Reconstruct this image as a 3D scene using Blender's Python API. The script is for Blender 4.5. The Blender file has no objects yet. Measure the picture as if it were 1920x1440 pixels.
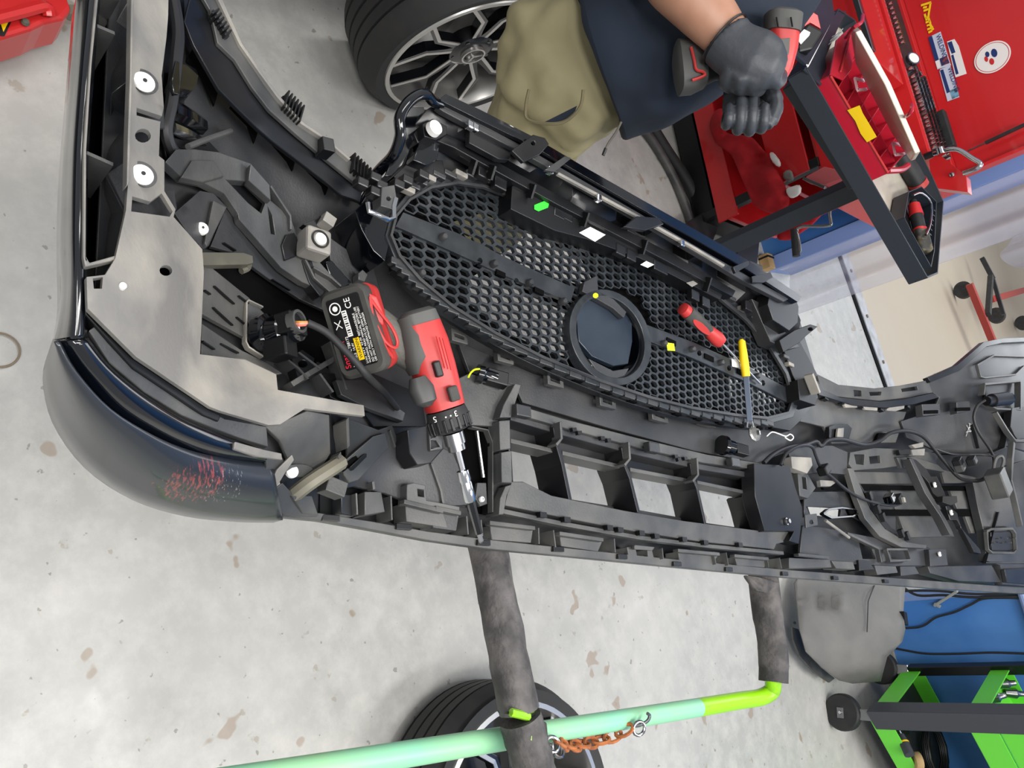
import bpy, bmesh, math, random
import numpy as np
from mathutils import Vector, Matrix, geometry
random.seed(7)
SC = bpy.context.scene
COL = SC.collection

# ---------------------------------------------------------------- camera
FPX = 1441.0; CAMH = 1.65
PITCH = math.radians(43.0)
CP, SP = math.cos(PITCH), math.sin(PITCH)
UX, UY = 0.929, -0.369
VR = Vector((1, 0, 0)); VU = Vector((0, SP, CP)); VF = Vector((0, CP, -SP))
CAM = Vector((0, 0, CAMH))
img_r = (VR * -UY + VU * UX).normalized()
img_u = -(VR * UX + VU * UY).normalized()
cd = bpy.data.cameras.new('camera'); cam = bpy.data.objects.new('camera', cd); COL.objects.link(cam)
cd.sensor_fit = 'HORIZONTAL'; cd.sensor_width = 36.0; cd.lens = 36.0 * FPX / 1920.0
cd.clip_start = 0.01; cd.clip_end = 100
m3 = Matrix((img_r, img_u, -VF)).transposed()
cam.matrix_world = Matrix.Translation(CAM) @ m3.to_4x4()
SC.camera = cam

# ---------------------------------------------------------------- world, lights, exposure
SC.view_settings.view_transform = 'Standard'; SC.view_settings.look = 'None'
SC.view_settings.gamma = 1.0; SC.view_settings.use_curve_mapping = False
SC.view_settings.exposure = 0.44
w = bpy.data.worlds.new('world'); SC.world = w; w.use_nodes = True
bgn = w.node_tree.nodes['Background']
bgn.inputs[0].default_value = (0.95, 0.97, 1.0, 1); bgn.inputs[1].default_value = 0.34

def area(name, loc, size, power, color=(1, 1, 1), target=None, rot=None):
    ld = bpy.data.lights.new(name, 'AREA'); ld.shape = 'RECTANGLE'; ld.size, ld.size_y = size
    ld.energy = power; ld.color = color
    o = bpy.data.objects.new(name, ld); COL.objects.link(o); o.location = loc
    if target is not None:
        d = Vector(target) - Vector(loc); o.rotation_euler = d.to_track_quat('-Z', 'Y').to_euler()
    elif rot: o.rotation_euler = rot
    return o
area('ceiling_lamp', (0.9, 0.6, 3.9), (0.5, 2.6), 74, (1, 0.98, 0.95), target=(0.9, 0.6, 0))
area('ceiling_lamp', (-1.5, 1.8, 3.9), (0.5, 2.4), 26, (1, 0.98, 0.95), target=(-1.5, 1.8, 0))
area('ceiling_lamp', (2.4, 1.9, 3.9), (0.5, 2.4), 46, (1, 0.98, 0.95), target=(2.4, 1.9, 0))
area('ceiling_lamp', (0.4, -1.6, 3.7), (2.4, 0.6), 58, (1, 0.99, 0.97), target=(0.2, 0.2, 0.5))
area('door_daylight', (0.6, 7.2, 3.0), (3.5, 3.0), 85, (0.9, 0.95, 1.0), target=(0.5, 3.4, 0.2))

# ---------------------------------------------------------------- helpers
def ray(px, py):
    dx, dy = px - 960.0, py - 720.0
    a = dx * -UY + dy * UX; b = dx * UX + dy * UY
    return VR * a + VU * b + VF * FPX
def P(px, py, z):
    r = ray(px, py); return CAM + r * ((z - CAMH) / r.z)
def D(px, py, d):
    return CAM + ray(px, py) * (d / FPX)
def PY(px, py, y):
    r = ray(px, py); return CAM + r * (y / r.y)

def mat(name, col, rough=0.5, metal=0.0, spec=0.5, noise=None, bump=0.0, bscale=60, coat=0.0, trans=0.0, alpha=1.0, emit=None):
    m = bpy.data.materials.new(name); m.use_nodes = True
    nt = m.node_tree; b = nt.nodes['Principled BSDF']
    c = tuple(((x / 255.0) ** 2.2) for x in col) + (1,)
    b.inputs['Base Color'].default_value = c
    b.inputs['Roughness'].default_value = rough; b.inputs['Metallic'].default_value = metal
    b.inputs['Specular IOR Level'].default_value = spec
    b.inputs['Coat Weight'].default_value = coat; b.inputs['Coat Roughness'].default_value = 0.05
    b.inputs['Transmission Weight'].default_value = trans; b.inputs['Alpha'].default_value = alpha
    if emit:
        b.inputs['Emission Color'].default_value = c; b.inputs['Emission Strength'].default_value = emit
    tc = nt.nodes.new('ShaderNodeTexCoord')
    if noise:
        col2, scale, lo, hi = noise
        n = nt.nodes.new('ShaderNodeTexNoise'); n.inputs['Scale'].default_value = scale; n.inputs['Detail'].default_value = 6
        nt.links.new(tc.outputs['Object'], n.inputs['Vector'])
        r = nt.nodes.new('ShaderNodeValToRGB'); r.color_ramp.elements[0].position = lo; r.color_ramp.elements[1].position = hi
        r.color_ramp.elements[0].color = c
        r.color_ramp.elements[1].color = tuple(((x / 255.0) ** 2.2) for x in col2) + (1,)
        nt.links.new(n.outputs['Fac'], r.inputs['Fac']); nt.links.new(r.outputs['Color'], b.inputs['Base Color'])
        rr = nt.nodes.new('ShaderNodeMapRange'); rr.inputs['To Min'].default_value = max(0, rough - .08); rr.inputs['To Max'].default_value = min(1, rough + .12)
        nt.links.new(n.outputs['Fac'], rr.inputs['Value']); nt.links.new(rr.outputs['Result'], b.inputs['Roughness'])
    if bump:
        n2 = nt.nodes.new('ShaderNodeTexNoise'); n2.inputs['Scale'].default_value = bscale; n2.inputs['Detail'].default_value = 4
        nt.links.new(tc.outputs['Object'], n2.inputs['Vector'])
        bp = nt.nodes.new('ShaderNodeBump'); bp.inputs['Strength'].default_value = bump; bp.inputs['Distance'].default_value = 0.004
        nt.links.new(n2.outputs['Fac'], bp.inputs['Height']); nt.links.new(bp.outputs['Normal'], b.inputs['Normal'])
    return m

def mobj(name, verts, faces, m, parent=None, smooth=False, bevel=0.0, mats=None, fm=None, sub=0, solid=0.0):
    me = bpy.data.meshes.new(name)
    me.from_pydata([tuple(v) for v in verts], [], faces); me.validate()
    bm = bmesh.new(); bm.from_mesh(me)
    bmesh.ops.recalc_face_normals(bm, faces=bm.faces); bm.to_mesh(me); bm.free()
    if mats:
        for x in mats: me.materials.append(x)
        for i, p in enumerate(me.polygons): p.material_index = fm[i]
    else: me.materials.append(m)
    o = bpy.data.objects.new(name, me); COL.objects.link(o)
    if smooth: me.polygons.foreach_set('use_smooth', [True] * len(me.polygons))
    if solid:
        s = o.modifiers.new('s', 'SOLIDIFY'); s.thickness = solid; s.offset = 0
    if sub:
        s = o.modifiers.new('sub', 'SUBSURF'); s.levels = sub; s.render_levels = sub
    if bevel:
        b = o.modifiers.new('b', 'BEVEL'); b.width = bevel; b.segments = 2; b.limit_method = 'ANGLE'; b.angle_limit = 0.6
    if parent: o.parent = parent; o.matrix_parent_inverse = parent.matrix_world.inverted()
    return o

class MB:
    """collects shapes into one mesh"""
    def __init__(s): s.v = []; s.f = []; s.m = []; s.cur = 0; s.log = []
    def add(s, vs, fs):
        o = len(s.v); s.v += [Vector(v) for v in vs]; s.f += [tuple(i + o for i in f) for f in fs]; s.m += [s.cur] * len(fs); s.log.append((len(vs), s.f[-len(fs):])); return s
    def box(s, c, ax, sz):
        c = Vector(c); X, Y, Z = ax
        vs = [c + X * (sz[0] / 2 * i) + Y * (sz[1] / 2 * j) + Z * (sz[2] / 2 * k) for i in (-1, 1) for j in (-1, 1) for k in (-1, 1)]
        return s.add(vs, [(0, 1, 3, 2), (4, 6, 7, 5), (0, 4, 5, 1), (2, 3, 7, 6), (0, 2, 6, 4), (1, 5, 7, 3)])
    def bar(s, a, b, w, h, up=Vector((0, 0, 1))):
        a, b = Vector(a), Vector(b); d = (b - a); L = d.length; d.normalize()
        u = up - d * up.dot(d)
        if u.length < 1e-4: u = Vector((1, 0, 0)) - d * d.x
        u.normalize(); r = d.cross(u)
        return s.box((a + b) / 2, (d, r, u), (L, w, h))
    def prism(s, bottom, off):
        """polygon list of points extruded by vector off"""
        n = len(bottom); off = Vector(off)
        tris = geometry.tessellate_polygon([[Vector(p) for p in bottom]])
        vs = [Vector(p) for p in bottom] + [Vector(p) + off for p in bottom]
        fs = [tuple(t) for t in tris] + [tuple(i + n for i in t) for t in tris]
        fs += [(i, (i + 1) % n, (i + 1) % n + n, i + n) for i in range(n)]
        return s.add(vs, fs)
    def rings(s, rs, cap=True, closed=False):
        n = len(rs[0]); vs = [p for r in rs for p in r]; fs = []
        K = len(rs)
        for i in range(K if closed else K - 1):
            for j in range(n):
                a = i * n + j; b = i * n + (j + 1) % n; c = ((i + 1) % K) * n + (j + 1) % n; d = ((i + 1) % K) * n + j
                fs.append((a, b, c, d))
        if cap and not closed: fs += [tuple(range(n))[::-1], tuple((K - 1) * n + j for j in range(n))]
        return s.add(vs, fs)
    def tube(s, pts, r, n=8, closed=False, smooth=0):
        pts = [Vector(p) for p in pts]
        if smooth: pts = spline(pts, smooth, closed)
        rr = r if isinstance(r, (list, tuple)) else None
        K = len(pts); rs = []; u = None
        for i, p in enumerate(pts):
            if closed: t = pts[(i + 1) % K] - pts[i - 1]
            else: t = pts[min(i + 1, K - 1)] - pts[max(i - 1, 0)]
            t.normalize()
            if u is None: u = t.orthogonal().normalized()
            else:
                u = (u - t * u.dot(t))
                if u.length < 1e-6: u = t.orthogonal()
                u.normalize()
            v = t.cross(u)
            R = (rr[min(int(i * len(rr) / K), len(rr) - 1)] if rr else r)
            rs.append([p + (u * math.cos(2 * math.pi * j / n) + v * math.sin(2 * math.pi * j / n)) * R for j in range(n)])
        return s.rings(rs, closed=closed)
    def lathe(s, c, axis, prof, n=24, cap=True):
        """prof: (dist along axis, radius)"""
        c = Vector(c); t = Vector(axis).normalized(); u = t.orthogonal().normalized(); v = t.cross(u)
        rs = [[c + t * h + (u * math.cos(2 * math.pi * j / n) + v * math.sin(2 * math.pi * j / n)) * r for j in range(n)] for h, r in prof]
        return s.rings(rs, cap=cap)
    def cyl(s, a, b, r, n=20):
        a, b = Vector(a), Vector(b); return s.lathe(a, b - a, [(0, r), ((b - a).length, r)], n)
    def build_each(s, name, m, parent=None, smooth=False, bevel=0.0):
        k = 0; out = []
        for nv, nf in s.log:
            q = MB(); q.add(s.v[k:k + nv], [tuple(i - k for i in f) for f in nf]); k += nv
            out.append(q.build(name, m, parent, smooth, bevel))
        return out
    def build(s, name, m, parent=None, smooth=False, bevel=0.0, sub=0, solid=0.0):
        if isinstance(m, (list, tuple)): o = mobj(name, s.v, s.f, None, parent, smooth, bevel, m, s.m, sub, solid)
        else: o = mobj(name, s.v, s.f, m, parent, smooth, bevel, sub=sub, solid=solid)
        if smooth:
            try: o.data.set_sharp_from_angle(angle=math.radians(40))
            except Exception: pass
        return o

def spline(pts, k=6, closed=False):
    pts = [Vector(p) for p in pts]; n = len(pts); out = []
    rng = n if closed else n - 1
    for i in range(rng):
        p0 = pts[(i - 1) % n] if (closed or i > 0) else pts[0]; p1 = pts[i]; p2 = pts[(i + 1) % n]
        p3 = pts[(i + 2) % n] if (closed or i + 2 < n) else pts[-1]
        for j in range(k):
            t = j / k
            out.append(0.5 * ((2 * p1) + (p2 - p0) * t + (2 * p0 - 5 * p1 + 4 * p2 - p3) * t * t + (3 * p1 - p0 - 3 * p2 + p3) * t ** 3))
    if not closed: out.append(pts[-1])
    return out

def empty(name, loc, label=None, cat=None, group=None):
    o = bpy.data.objects.new(name, None); COL.objects.link(o); o.location = loc; o.empty_display_size = 0.05
    bpy.context.view_layer.update()
    if label: tag(o, label, cat, group)
    return o
def tag(o, label=None, cat=None, group=None, kind=None):
    if label: o['label'] = label
    if cat: o['category'] = cat
    if group: o['group'] = group
    if kind: o['kind'] = kind
    return o

def text_mesh(name, s, m, origin, xdir, ydir, size, parent=None, depth=0.0004, align='LEFT', bold=0.0):
    cu = bpy.data.curves.new(name, 'FONT'); cu.body = s; cu.size = size; cu.extrude = depth; cu.align_x = align; cu.offset = bold
    t = bpy.data.objects.new(name + '_tmp', cu); COL.objects.link(t)
    bpy.context.view_layer.update()
    me = bpy.data.meshes.new_from_object(t.evaluated_get(bpy.context.evaluated_depsgraph_get()))
    bpy.data.objects.remove(t); bpy.data.curves.remove(cu)
    X = Vector(xdir).normalized(); Y = Vector(ydir); Y = (Y - X * Y.dot(X)).normalized(); Z = X.cross(Y)
    M = Matrix((X, Y, Z)).transposed().to_4x4(); M.translation = Vector(origin)
    me.transform(M); me.materials.clear(); me.materials.append(m)
    o = bpy.data.objects.new(name, me); COL.objects.link(o)
    if parent: o.parent = parent; o.matrix_parent_inverse = parent.matrix_world.inverted()
    return o

# height field of the bumper's inside (thin-plate spline over plan control points)
class TPS:
    def __init__(s, pts, reg=0.0):
        p = np.array(pts, float); s.x = p[:, :2] / 500.0; z = p[:, 2]; n = len(p)
        K = s.k(np.linalg.norm(s.x[:, None] - s.x[None], axis=2)) + np.eye(n) * reg
        A = np.zeros((n + 3, n + 3)); A[:n, :n] = K; A[:n, n] = 1; A[:n, n + 1:] = s.x; A[n, :n] = 1; A[n + 1:, :n] = s.x.T
        s.w = np.linalg.solve(A, np.concatenate([z, np.zeros(3)]))
    @staticmethod
    def k(r): return np.where(r > 1e-9, r * r * np.log(r + 1e-12), 0.0)
    def __call__(s, px, py):
        q = np.array([px, py]) / 500.0
        d = s.k(np.linalg.norm(s.x - q, axis=1)); n = len(s.x)
        return float(d @ s.w[:n] + s.w[n] + s.w[n + 1:] @ q)

def inside(poly, x, y):
    c = False; n = len(poly); j = n - 1
    for i in range(n):
        xi, yi = poly[i]; xj, yj = poly[j]
        if (yi > y) != (yj > y) and x < (xj - xi) * (y - yi) / (yj - yi + 1e-12) + xi: c = not c
        j = i
    return c
def tess(outer, holes, gs):
    """plan triangulation with extra inside points every gs pixels, so that sheets follow the curved field"""
    loops = []; 
    for l in [outer] + list(holes):
        q = []
        for i in range(len(l)):
            a, b = l[i], l[(i + 1) % len(l)]; k = max(1, int(math.hypot(b[0] - a[0], b[1] - a[1]) / gs))
            q += [(a[0] + (b[0] - a[0]) * t / k, a[1] + (b[1] - a[1]) * t / k) for t in range(k)]
        loops.append(q)
    vs = []; es = []
    for l in loops:
        o = len(vs); vs += l; es += [(o + i, o + (i + 1) % len(l)) for i in range(len(l))]
    xs = [p[0] for p in outer]; ys = [p[1] for p in outer]
    bd = list(vs); x = min(xs) + gs * .5; r = 0
    while x < max(xs):
        y = min(ys) + gs * (.5 if r % 2 else 0)
        while y < max(ys):
            if inside(outer, x, y) and not any(inside(h, x, y) for h in holes) and all((x - p[0]) ** 2 + (y - p[1]) ** 2 > (gs * .4) ** 2 for p in bd):
                vs.append((x, y))
            y += gs
        x += gs * .9; r += 1
    out = geometry.delaunay_2d_cdt([Vector(v) for v in vs], es, [], 1, 1e-4)
    V = [(v.x, v.y) for v in out[0]]; T = []
    for f in out[2]:
        cx = sum(V[i][0] for i in f) / 3; cy = sum(V[i][1] for i in f) / 3
        if inside(outer, cx, cy) and not any(inside(h, cx, cy) for h in holes): T.append(tuple(f))
    return V, T

def plate(name, outer, m, dz=0.0, th=0.004, parent=None, holes=(), bevel=0.001, zf=None, sub=1, smooth=False, curve=0, gs=None):
    """a moulded sheet: plan outline (with holes) laid on the height field + dz, with thickness th downward.
    dz: number or per-outer-vertex list."""
    zf = zf or ZB
    o0 = outer
    if curve: outer = [(p.x, p.y) for p in spline([Vector((a[0], a[1], 0)) for a in outer], curve, True)]
    V, tris = tess(outer, holes, gs or (60 if sub < 2 else 30))
    if isinstance(dz, (list, tuple)):
        def hz(x, y):
            sw = sz = 0
            for (a, b), q in zip(o0, dz):
                w_ = 1 / ((x - a) ** 2 + (y - b) ** 2 + 1e-3) ** 1.5; sw += w_; sz += w_ * q
            return sz / sw
    else: hz = lambda x, y: dz
    top = [P(x, y, zf(x, y) + hz(x, y)) for x, y in V]
    n = len(top)
    bot = [v - Vector((0, 0, th)) for v in top]
    cnt = {}
    for t in tris:
        for i in range(3):
            e = (t[i], t[(i + 1) % 3]); cnt[e] = cnt.get(e, 0) + 1
    fs = list(tris) + [(a + n, c + n, b + n) for a, b, c in tris]
    for (a, b) in cnt:
        if (b, a) not in cnt: fs.append((a, a + n, b + n, b))
    o = mobj(name, top + bot, fs, m, parent, smooth=True)
    try: o.data.set_sharp_from_angle(angle=math.radians(38 if smooth else 30))
    except Exception: pass
    if bevel:
        bo = o.modifiers.new('b', 'BEVEL'); bo.width = bevel; bo.segments = 2; bo.limit_method = 'ANGLE'; bo.angle_limit = 0.9; bo.harden_normals = False
    return o

def rib(mb, path, dz=0.01, h=0.03, th=0.003, zf=None, curve=0):
    """upright wall following a plan path; top at field+dz, height h"""
    zf = zf or ZB
    if curve: path = [(p.x, p.y) for p in spline([Vector((a[0], a[1], 0)) for a in path], curve)]
    n = len(path)
    d = dz if isinstance(dz, (list, tuple)) else None
    tp = []
    for i, (x, y) in enumerate(path):
        q = (d[min(int(i * len(d) / n), len(d) - 1)] if d else dz); tp.append(P(x, y, zf(x, y) + q))
    L, R = [], []
    for i, p in enumerate(tp):
        t = tp[min(i + 1, n - 1)] - tp[max(i - 1, 0)]; t.z = 0
        if t.length < 1e-6: t = Vector((1, 0, 0))
        t.normalize(); nn = Vector((-t.y, t.x, 0)) * (th / 2)
        L.append(p + nn); R.append(p - nn)
    dn = Vector((0, 0, -h)); rs = []
    for a, b in zip(L, R): rs.append([a, b, b + dn, a + dn])
    mb.rings(rs)
    return mb
def bxp(mb, px, py, dz, sx, sy, sz, ang=0.0, zf=None, z=None):
    """small block standing on the field at a plan point; ang = turn about vertical in degrees from the long axis"""
    zf = zf or ZB
    c = P(px, py, (z if z is not None else zf(px, py)) + dz); a = math.radians(ang)
    X = AX * math.cos(a) + AY * math.sin(a); Y = -AX * math.sin(a) + AY * math.cos(a)
    mb.box(c, (X, Y, Vector((0, 0, 1))), (sx, sy, sz)); return c
AX = Vector((math.sin(math.radians(26)), math.cos(math.radians(26)), 0)); AY = Vector((-AX.y, AX.x, 0)); AZ = Vector((0, 0, 1))
# ---------------------------------------------------------------- materials
M = {}
M['plastic'] = mat('plastic', (42, 43, 45), 0.38, spec=0.6, noise=((64, 64, 65), 10, .35, .75), bump=0.08, bscale=350)
M['plastic_mid'] = mat('plastic_mid', (60, 61, 62), 0.42, spec=0.6, noise=((90, 89, 86), 11, .38, .7), bump=0.08, bscale=300)
M['plastic_dust'] = mat('plastic_dust', (116, 114, 111), 0.5, noise=((152, 147, 138), 11, .40, .64), bump=0.08, bscale=250)
M['plastic_dark'] = mat('plastic_dark', (24, 25, 27), 0.32, noise=((36, 36, 38), 9, .4, .7))
M['plastic_olive'] = mat('plastic_olive', (88, 86, 77), 0.45, noise=((116, 112, 98), 14, .4, .7))
M['black'] = mat('black', (16, 17, 19), 0.45)
M['void'] = mat('void', (8, 8, 9), 0.8, spec=0.1)
M['gloss'] = mat('gloss', (14, 16, 20), 0.12, coat=0.6)
M['grille'] = mat('grille', (40, 43, 46), 0.30, noise=((54, 57, 60), 30, .4, .7))
M['paint'] = mat('paint', (15, 18, 23), 0.16, coat=0.8)
M['steel'] = mat('steel', (150, 150, 152), 0.25, metal=1.0)
M['chrome'] = mat('chrome', (205, 207, 210), 0.14, metal=1.0)
M['white'] = mat('white', (236, 234, 230), 0.5)
M['yellow'] = mat('yellow', (236, 196, 20), 0.4)
M['neon_yellow'] = mat('neon_yellow', (226, 250, 10), 0.5)
M['neon_green'] = mat('neon_green', (60, 225, 60), 0.5)
M['red'] = mat('red', (196, 44, 44), 0.33, coat=0.3)
M['red_cab'] = mat('red_cab', (202, 40, 42), 0.3, coat=0.4, noise=((192, 36, 40), 2, .4, .6))
M['tool_red'] = mat('tool_red', (186, 54, 52), 0.42, noise=((174, 50, 48), 20, .4, .7))
M['rubber'] = mat('rubber', (58, 58, 56), 0.7, noise=((72, 70, 66), 40, .4, .7), bump=0.1)
M['rubber_dark'] = mat('rubber_dark', (36, 36, 38), 0.6, noise=((46, 46, 46), 30, .4, .7))
M['wire'] = mat('wire', (38, 38, 40), 0.45)
M['blue'] = mat('blue', (20, 78, 168), 0.45, noise=((34, 96, 184), 5, .4, .7))
M['green'] = mat('green', (98, 214, 60), 0.38)
M['wood'] = mat('wood', (190, 160, 112), 0.6, noise=((160, 130, 90), 12, .4, .7))

def floor_mat():
    m = bpy.data.materials.new('painted_concrete'); m.use_nodes = True; nt = m.node_tree; L = nt.links
    b = nt.nodes['Principled BSDF']; tc = nt.nodes.new('ShaderNodeTexCoord')
    def noise(sc, det=8, rough=.6):
        n = nt.nodes.new('ShaderNodeTexNoise'); n.inputs['Scale'].default_value = sc; n.inputs['Detail'].default_value = det; n.inputs['Roughness'].default_value = rough
        L.new(tc.outputs['Object'], n.inputs['Vector']); return n
    def ramp(src, a, c0, bpos, c1):
        r = nt.nodes.new('ShaderNodeValToRGB'); e = r.color_ramp.elements
        e[0].position = a; e[0].color = c0 + (1,); e[1].position = bpos; e[1].color = c1 + (1,); L.new(src, r.inputs['Fac']); return r
    def mix(f, a, bb):
        x = nt.nodes.new('ShaderNodeMix'); x.data_type = 'RGBA'
        L.new(f, x.inputs[0]); L.new(a, x.inputs[6])
        if isinstance(bb, tuple): x.inputs[7].default_value = bb + (1,)
        else: L.new(bb, x.inputs[7])
        return x.outputs[2]
    base = ramp(noise(1.6, 5).outputs['Fac'], .35, (.41, .405, .385), .7, (.51, .50, .47)).outputs[0]
    mot = ramp(noise(14, 8, .7).outputs['Fac'], .42, (0, 0, 0), .66, (.7, .7, .7))
    c = mix(mot.outputs[0], base, (.58, .565, .53))
    st = ramp(noise(7.5, 3, .45).outputs['Fac'], .665, (0, 0, 0), .68, (.7, .7, .7))
    c = mix(st.outputs[0], c, (.33, .255, .19))
    st2 = ramp(noise(38, 3, .5).outputs['Fac'], .69, (0, 0, 0), .71, (.6, .6, .6))
    c = mix(st2.outputs[0], c, (.16, .14, .12))
    st3 = ramp(noise(15, 4, .55).outputs['Fac'], .665, (0, 0, 0), .69, (.55, .55, .55)); c = mix(st3.outputs[0], c, (.30, .25, .19))
    sm = ramp(noise(.9, 4).outputs['Fac'], .55, (0, 0, 0), .8, (.35, .35, .35))
    c = mix(sm.outputs[0], c, (.35, .33, .28))
    L.new(c, b.inputs['Base Color'])
    rr = ramp(noise(9, 6).outputs['Fac'], .3, (.28, .28, .28), .7, (.5, .5, .5)); L.new(rr.outputs[0], b.inputs['Roughness'])
    bp = nt.nodes.new('ShaderNodeBump'); bp.inputs['Strength'].default_value = .15; bp.inputs['Distance'].default_value = .003
    L.new(noise(18, 6).outputs['Fac'], bp.inputs['Height']); L.new(bp.outputs[0], b.inputs['Normal'])
    return m
M['floor'] = floor_mat()
M['floor_out'] = mat('outdoor_concrete', (196, 182, 160), 0.45, noise=((188, 172, 150), 1.2, .3, .8))
M['wall_blue'] = mat('wall_blue', (58, 110, 178), 0.42, noise=((76, 126, 190), 3.5, .4, .65), bump=0.2, bscale=8)

# ---------------------------------------------------------------- the setting
def struct(name, mb, m, **k):
    o = mb.build(name, m, **k); o['kind'] = 'structure'; return o
WY = 3.92
def wally(x): return 3.89 - 0.222 * x + 0.0   # plan line of the far wall
a0, a1 = P(1608, 552, 0), P(1668, 722, 0); _d = (a1 - a0) / (a1.x - a0.x); FE0 = a0 + _d * (-6 - a0.x); FE1 = a0 + _d * (6 - a0.x)
XYZ = (Vector((1, 0, 0)), Vector((0, 1, 0)), AZ)
fl = MB(); fl.add([(-6, -3, 0), (6, -3, 0), FE1, FE0], [(0, 1, 2, 3)])
fl.add([(-6, -3, -.1), (6, -3, -.1), FE1 - AZ * .1, FE0 - AZ * .1], [(3, 2, 1, 0)])
struct('floor', fl, M['floor'])
WD = Vector((1, -0.222, 0)).normalized(); WN = Vector((WD.y, -WD.x, 0)) * -1   # along wall, outward (away from camera)
if WN.y < 0: WN = -WN
def wp(x, off=0, z=0): return Vector((x, wally(x), z)) + WN * off
of = MB(); of.add([FE0 - AZ * .005, FE1 - AZ * .005, Vector((6, 14, -.005)), Vector((-6, 14, -.005))], [(0, 1, 2, 3)])
struct('floor_outside', of, M['floor_out'])
JX = -0.10; JR = 1.62
wl = MB()
wl.prism([wp(-6, .0), wp(JX, .0), wp(JX, .25), wp(-6, .25)], (0, 0, 3.2))
wl.prism([wp(JR, .0), wp(6, .0), wp(6, .25), wp(JR, .25)], (0, 0, 3.2))
wl.prism([wp(JX, .0, 2.6), wp(JR, .0, 2.6), wp(JR, .25, 2.6), wp(JX, .25, 2.6)], (0, 0, .6))
struct('wall_back', wl, M['wall_blue'])
# pale blue edging of the door reveal
tr = MB(); tr.prism([wp(JX - .015, -.012), wp(JX + .055, -.012), wp(JX + .055, .262), wp(JX + .0, .262), wp(JX + .0, .0), wp(JX - .015, .0)], (0, 0, 2.6))
struct('trim_1', tr, mat('trim_pale_blue', (128, 156, 216), .4), bevel=.003)
# door sill: galvanised strip and drain gap
ts = MB()
a0, a1 = P(1608, 552, 0), P(1668, 722, 0)
dd = (a1 - a0).normalized(); s0 = a0 - dd * .9; s1 = a1 + dd * 1.2
nn_ = Vector((-dd.y, dd.x, 0))
ts.bar(s0 + Vector((0, 0, .004)), s1 + Vector((0, 0, .004)), .115, .012)
struct('trim_2', ts, mat('galvanised', (196, 196, 200), .35, noise=((160, 158, 156), 14, .4, .7)), bevel=.002)
tg = MB(); g0, g1 = s0 - nn_ * .085 * (1 if nn_.y > 0 else -1), s1 - nn_ * .085 * (1 if nn_.y > 0 else -1)
tg.bar(g0 + Vector((0, 0, .002)), g1 + Vector((0, 0, .002)), .045, .006)
struct('trim_3', tg, M['void'])
sb = MB()
for k in range(9):
    q = s0.lerp(s1, (k + .5) / 9) + Vector((0, 0, .010)); sb.cyl(q, q + Vector((0, 0, .006)), .011, 12)
sb.build_each('bolt', mat('rusty_bolt', (120, 100, 70), .6), bpy.data.objects['trim_2'])
# skirting line at the foot of the blue wall and the ledge conduit on it
sk = MB(); sk.prism([wp(JR, -.02), wp(6, -.02), wp(6, 0), wp(JR, 0)], (0, 0, .06))
struct('baseboard_back', sk, mat('skirting', (150, 146, 134), .6, noise=((120, 116, 104), 8, .4, .7)))
cdm = MB(); cdm.tube([wp(JR, -.02, .66), wp(5, -.02, .66)], .014, 10)
o = cdm.build('conduit_pipe', mat('pipe_paint', (120, 138, 180), .4)); tag(o, 'blue-grey pipe fixed along the blue wall above the black cables', 'pipe')
# ---------------------------------------------------------------- the bumper's height field
ZB = TPS([(150, 0, 1.06), (120, 300, 1.06), (110, 620, 1.05), (300, 780, .99), (520, 860, .92), (530, 960, .86),
          (280, 100, 1.05), (270, 350, 1.04), (340, 520, 1.0), (600, 720, .94), (680, 770, .92), (460, 480, .90), (500, 620, .88),
          (450, 350, .92), (700, 700, .86), (560, 250, .93), (640, 350, .90), (400, 0, .99), (500, 160, .95), (720, 360, .88),
          (740, 430, .87), (1110, 560, .885), (1490, 740, .90), (1480, 560, .92), (900, 300, .90), (1000, 740, .865), (1400, 850, .865),
          (950, 900, .83), (1450, 1000, .85), (920, 1030, .81), (1250, 1055, .82), (1460, 1080, .83), (1650, 1090, .89), (1900, 1110, .99),
          (700, 990, .82), (700, 860, .84), (800, 900, .83), (1540, 700, .90), (1640, 735, .95), (1620, 850, .90), (1700, 900, .91), (1840, 650, 1.10),
          (1930, 640, 1.14), (1930, 900, 1.10), (1800, 800, 1.02), (1750, 1000, .93), (250, 900, .95)], reg=0.002)
bumper = empty('car_bumper', (0.05, 1.0, 0.80), 'large black plastic car bumper lying inside-up across the foam-padded stand', 'car bumper')
def bp(name, outer, m='plastic', dz=0.0, th=.004, **k): return plate(name, outer, M[m], dz, th, parent=bumper, **k)

# fascia skin with the grille opening, lower intake windows and small slots
grille_hole = [(735, 400), (800, 352), (900, 345), (1020, 380), (1150, 425), (1290, 500), (1400, 560), (1450, 620), (1485, 700), (1488, 760), (1420, 775), (1300, 760), (1150, 725), (1000, 670), (860, 600), (760, 520), (728, 450)]
win = [[(958, 830), (1035, 846), (1056, 930), (960, 905)], [(1052, 850), (1165, 876), (1184, 955), (1070, 936)], [(1180, 880), (1290, 900), (1308, 976), (1197, 956)], [(1305, 903), (1412, 925), (1432, 996), (1322, 980)]]
outline = [(205, -20), (392, -20), (440, 75), (490, 140), (545, 215), (600, 262), (650, 305), (700, 345), (720, 330), (850, 250), (1000, 330), (1200, 420), (1400, 520), (1500, 600), (1530, 700), (1572, 721), (1640, 728), (1686, 723), (1739, 714), (1795, 690), (1845, 645), (1930, 636),
           (1960, 640), (1960, 1112), (1900, 1106), (1760, 1092), (1600, 1082), (1460, 1070), (1250, 1048), (1050, 1030), (920, 1020), (800, 1002), (700, 984), (600, 968), (535, 955), (520, 860), (400, 800), (260, 690), (175, 570), (190, 300)]
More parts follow.
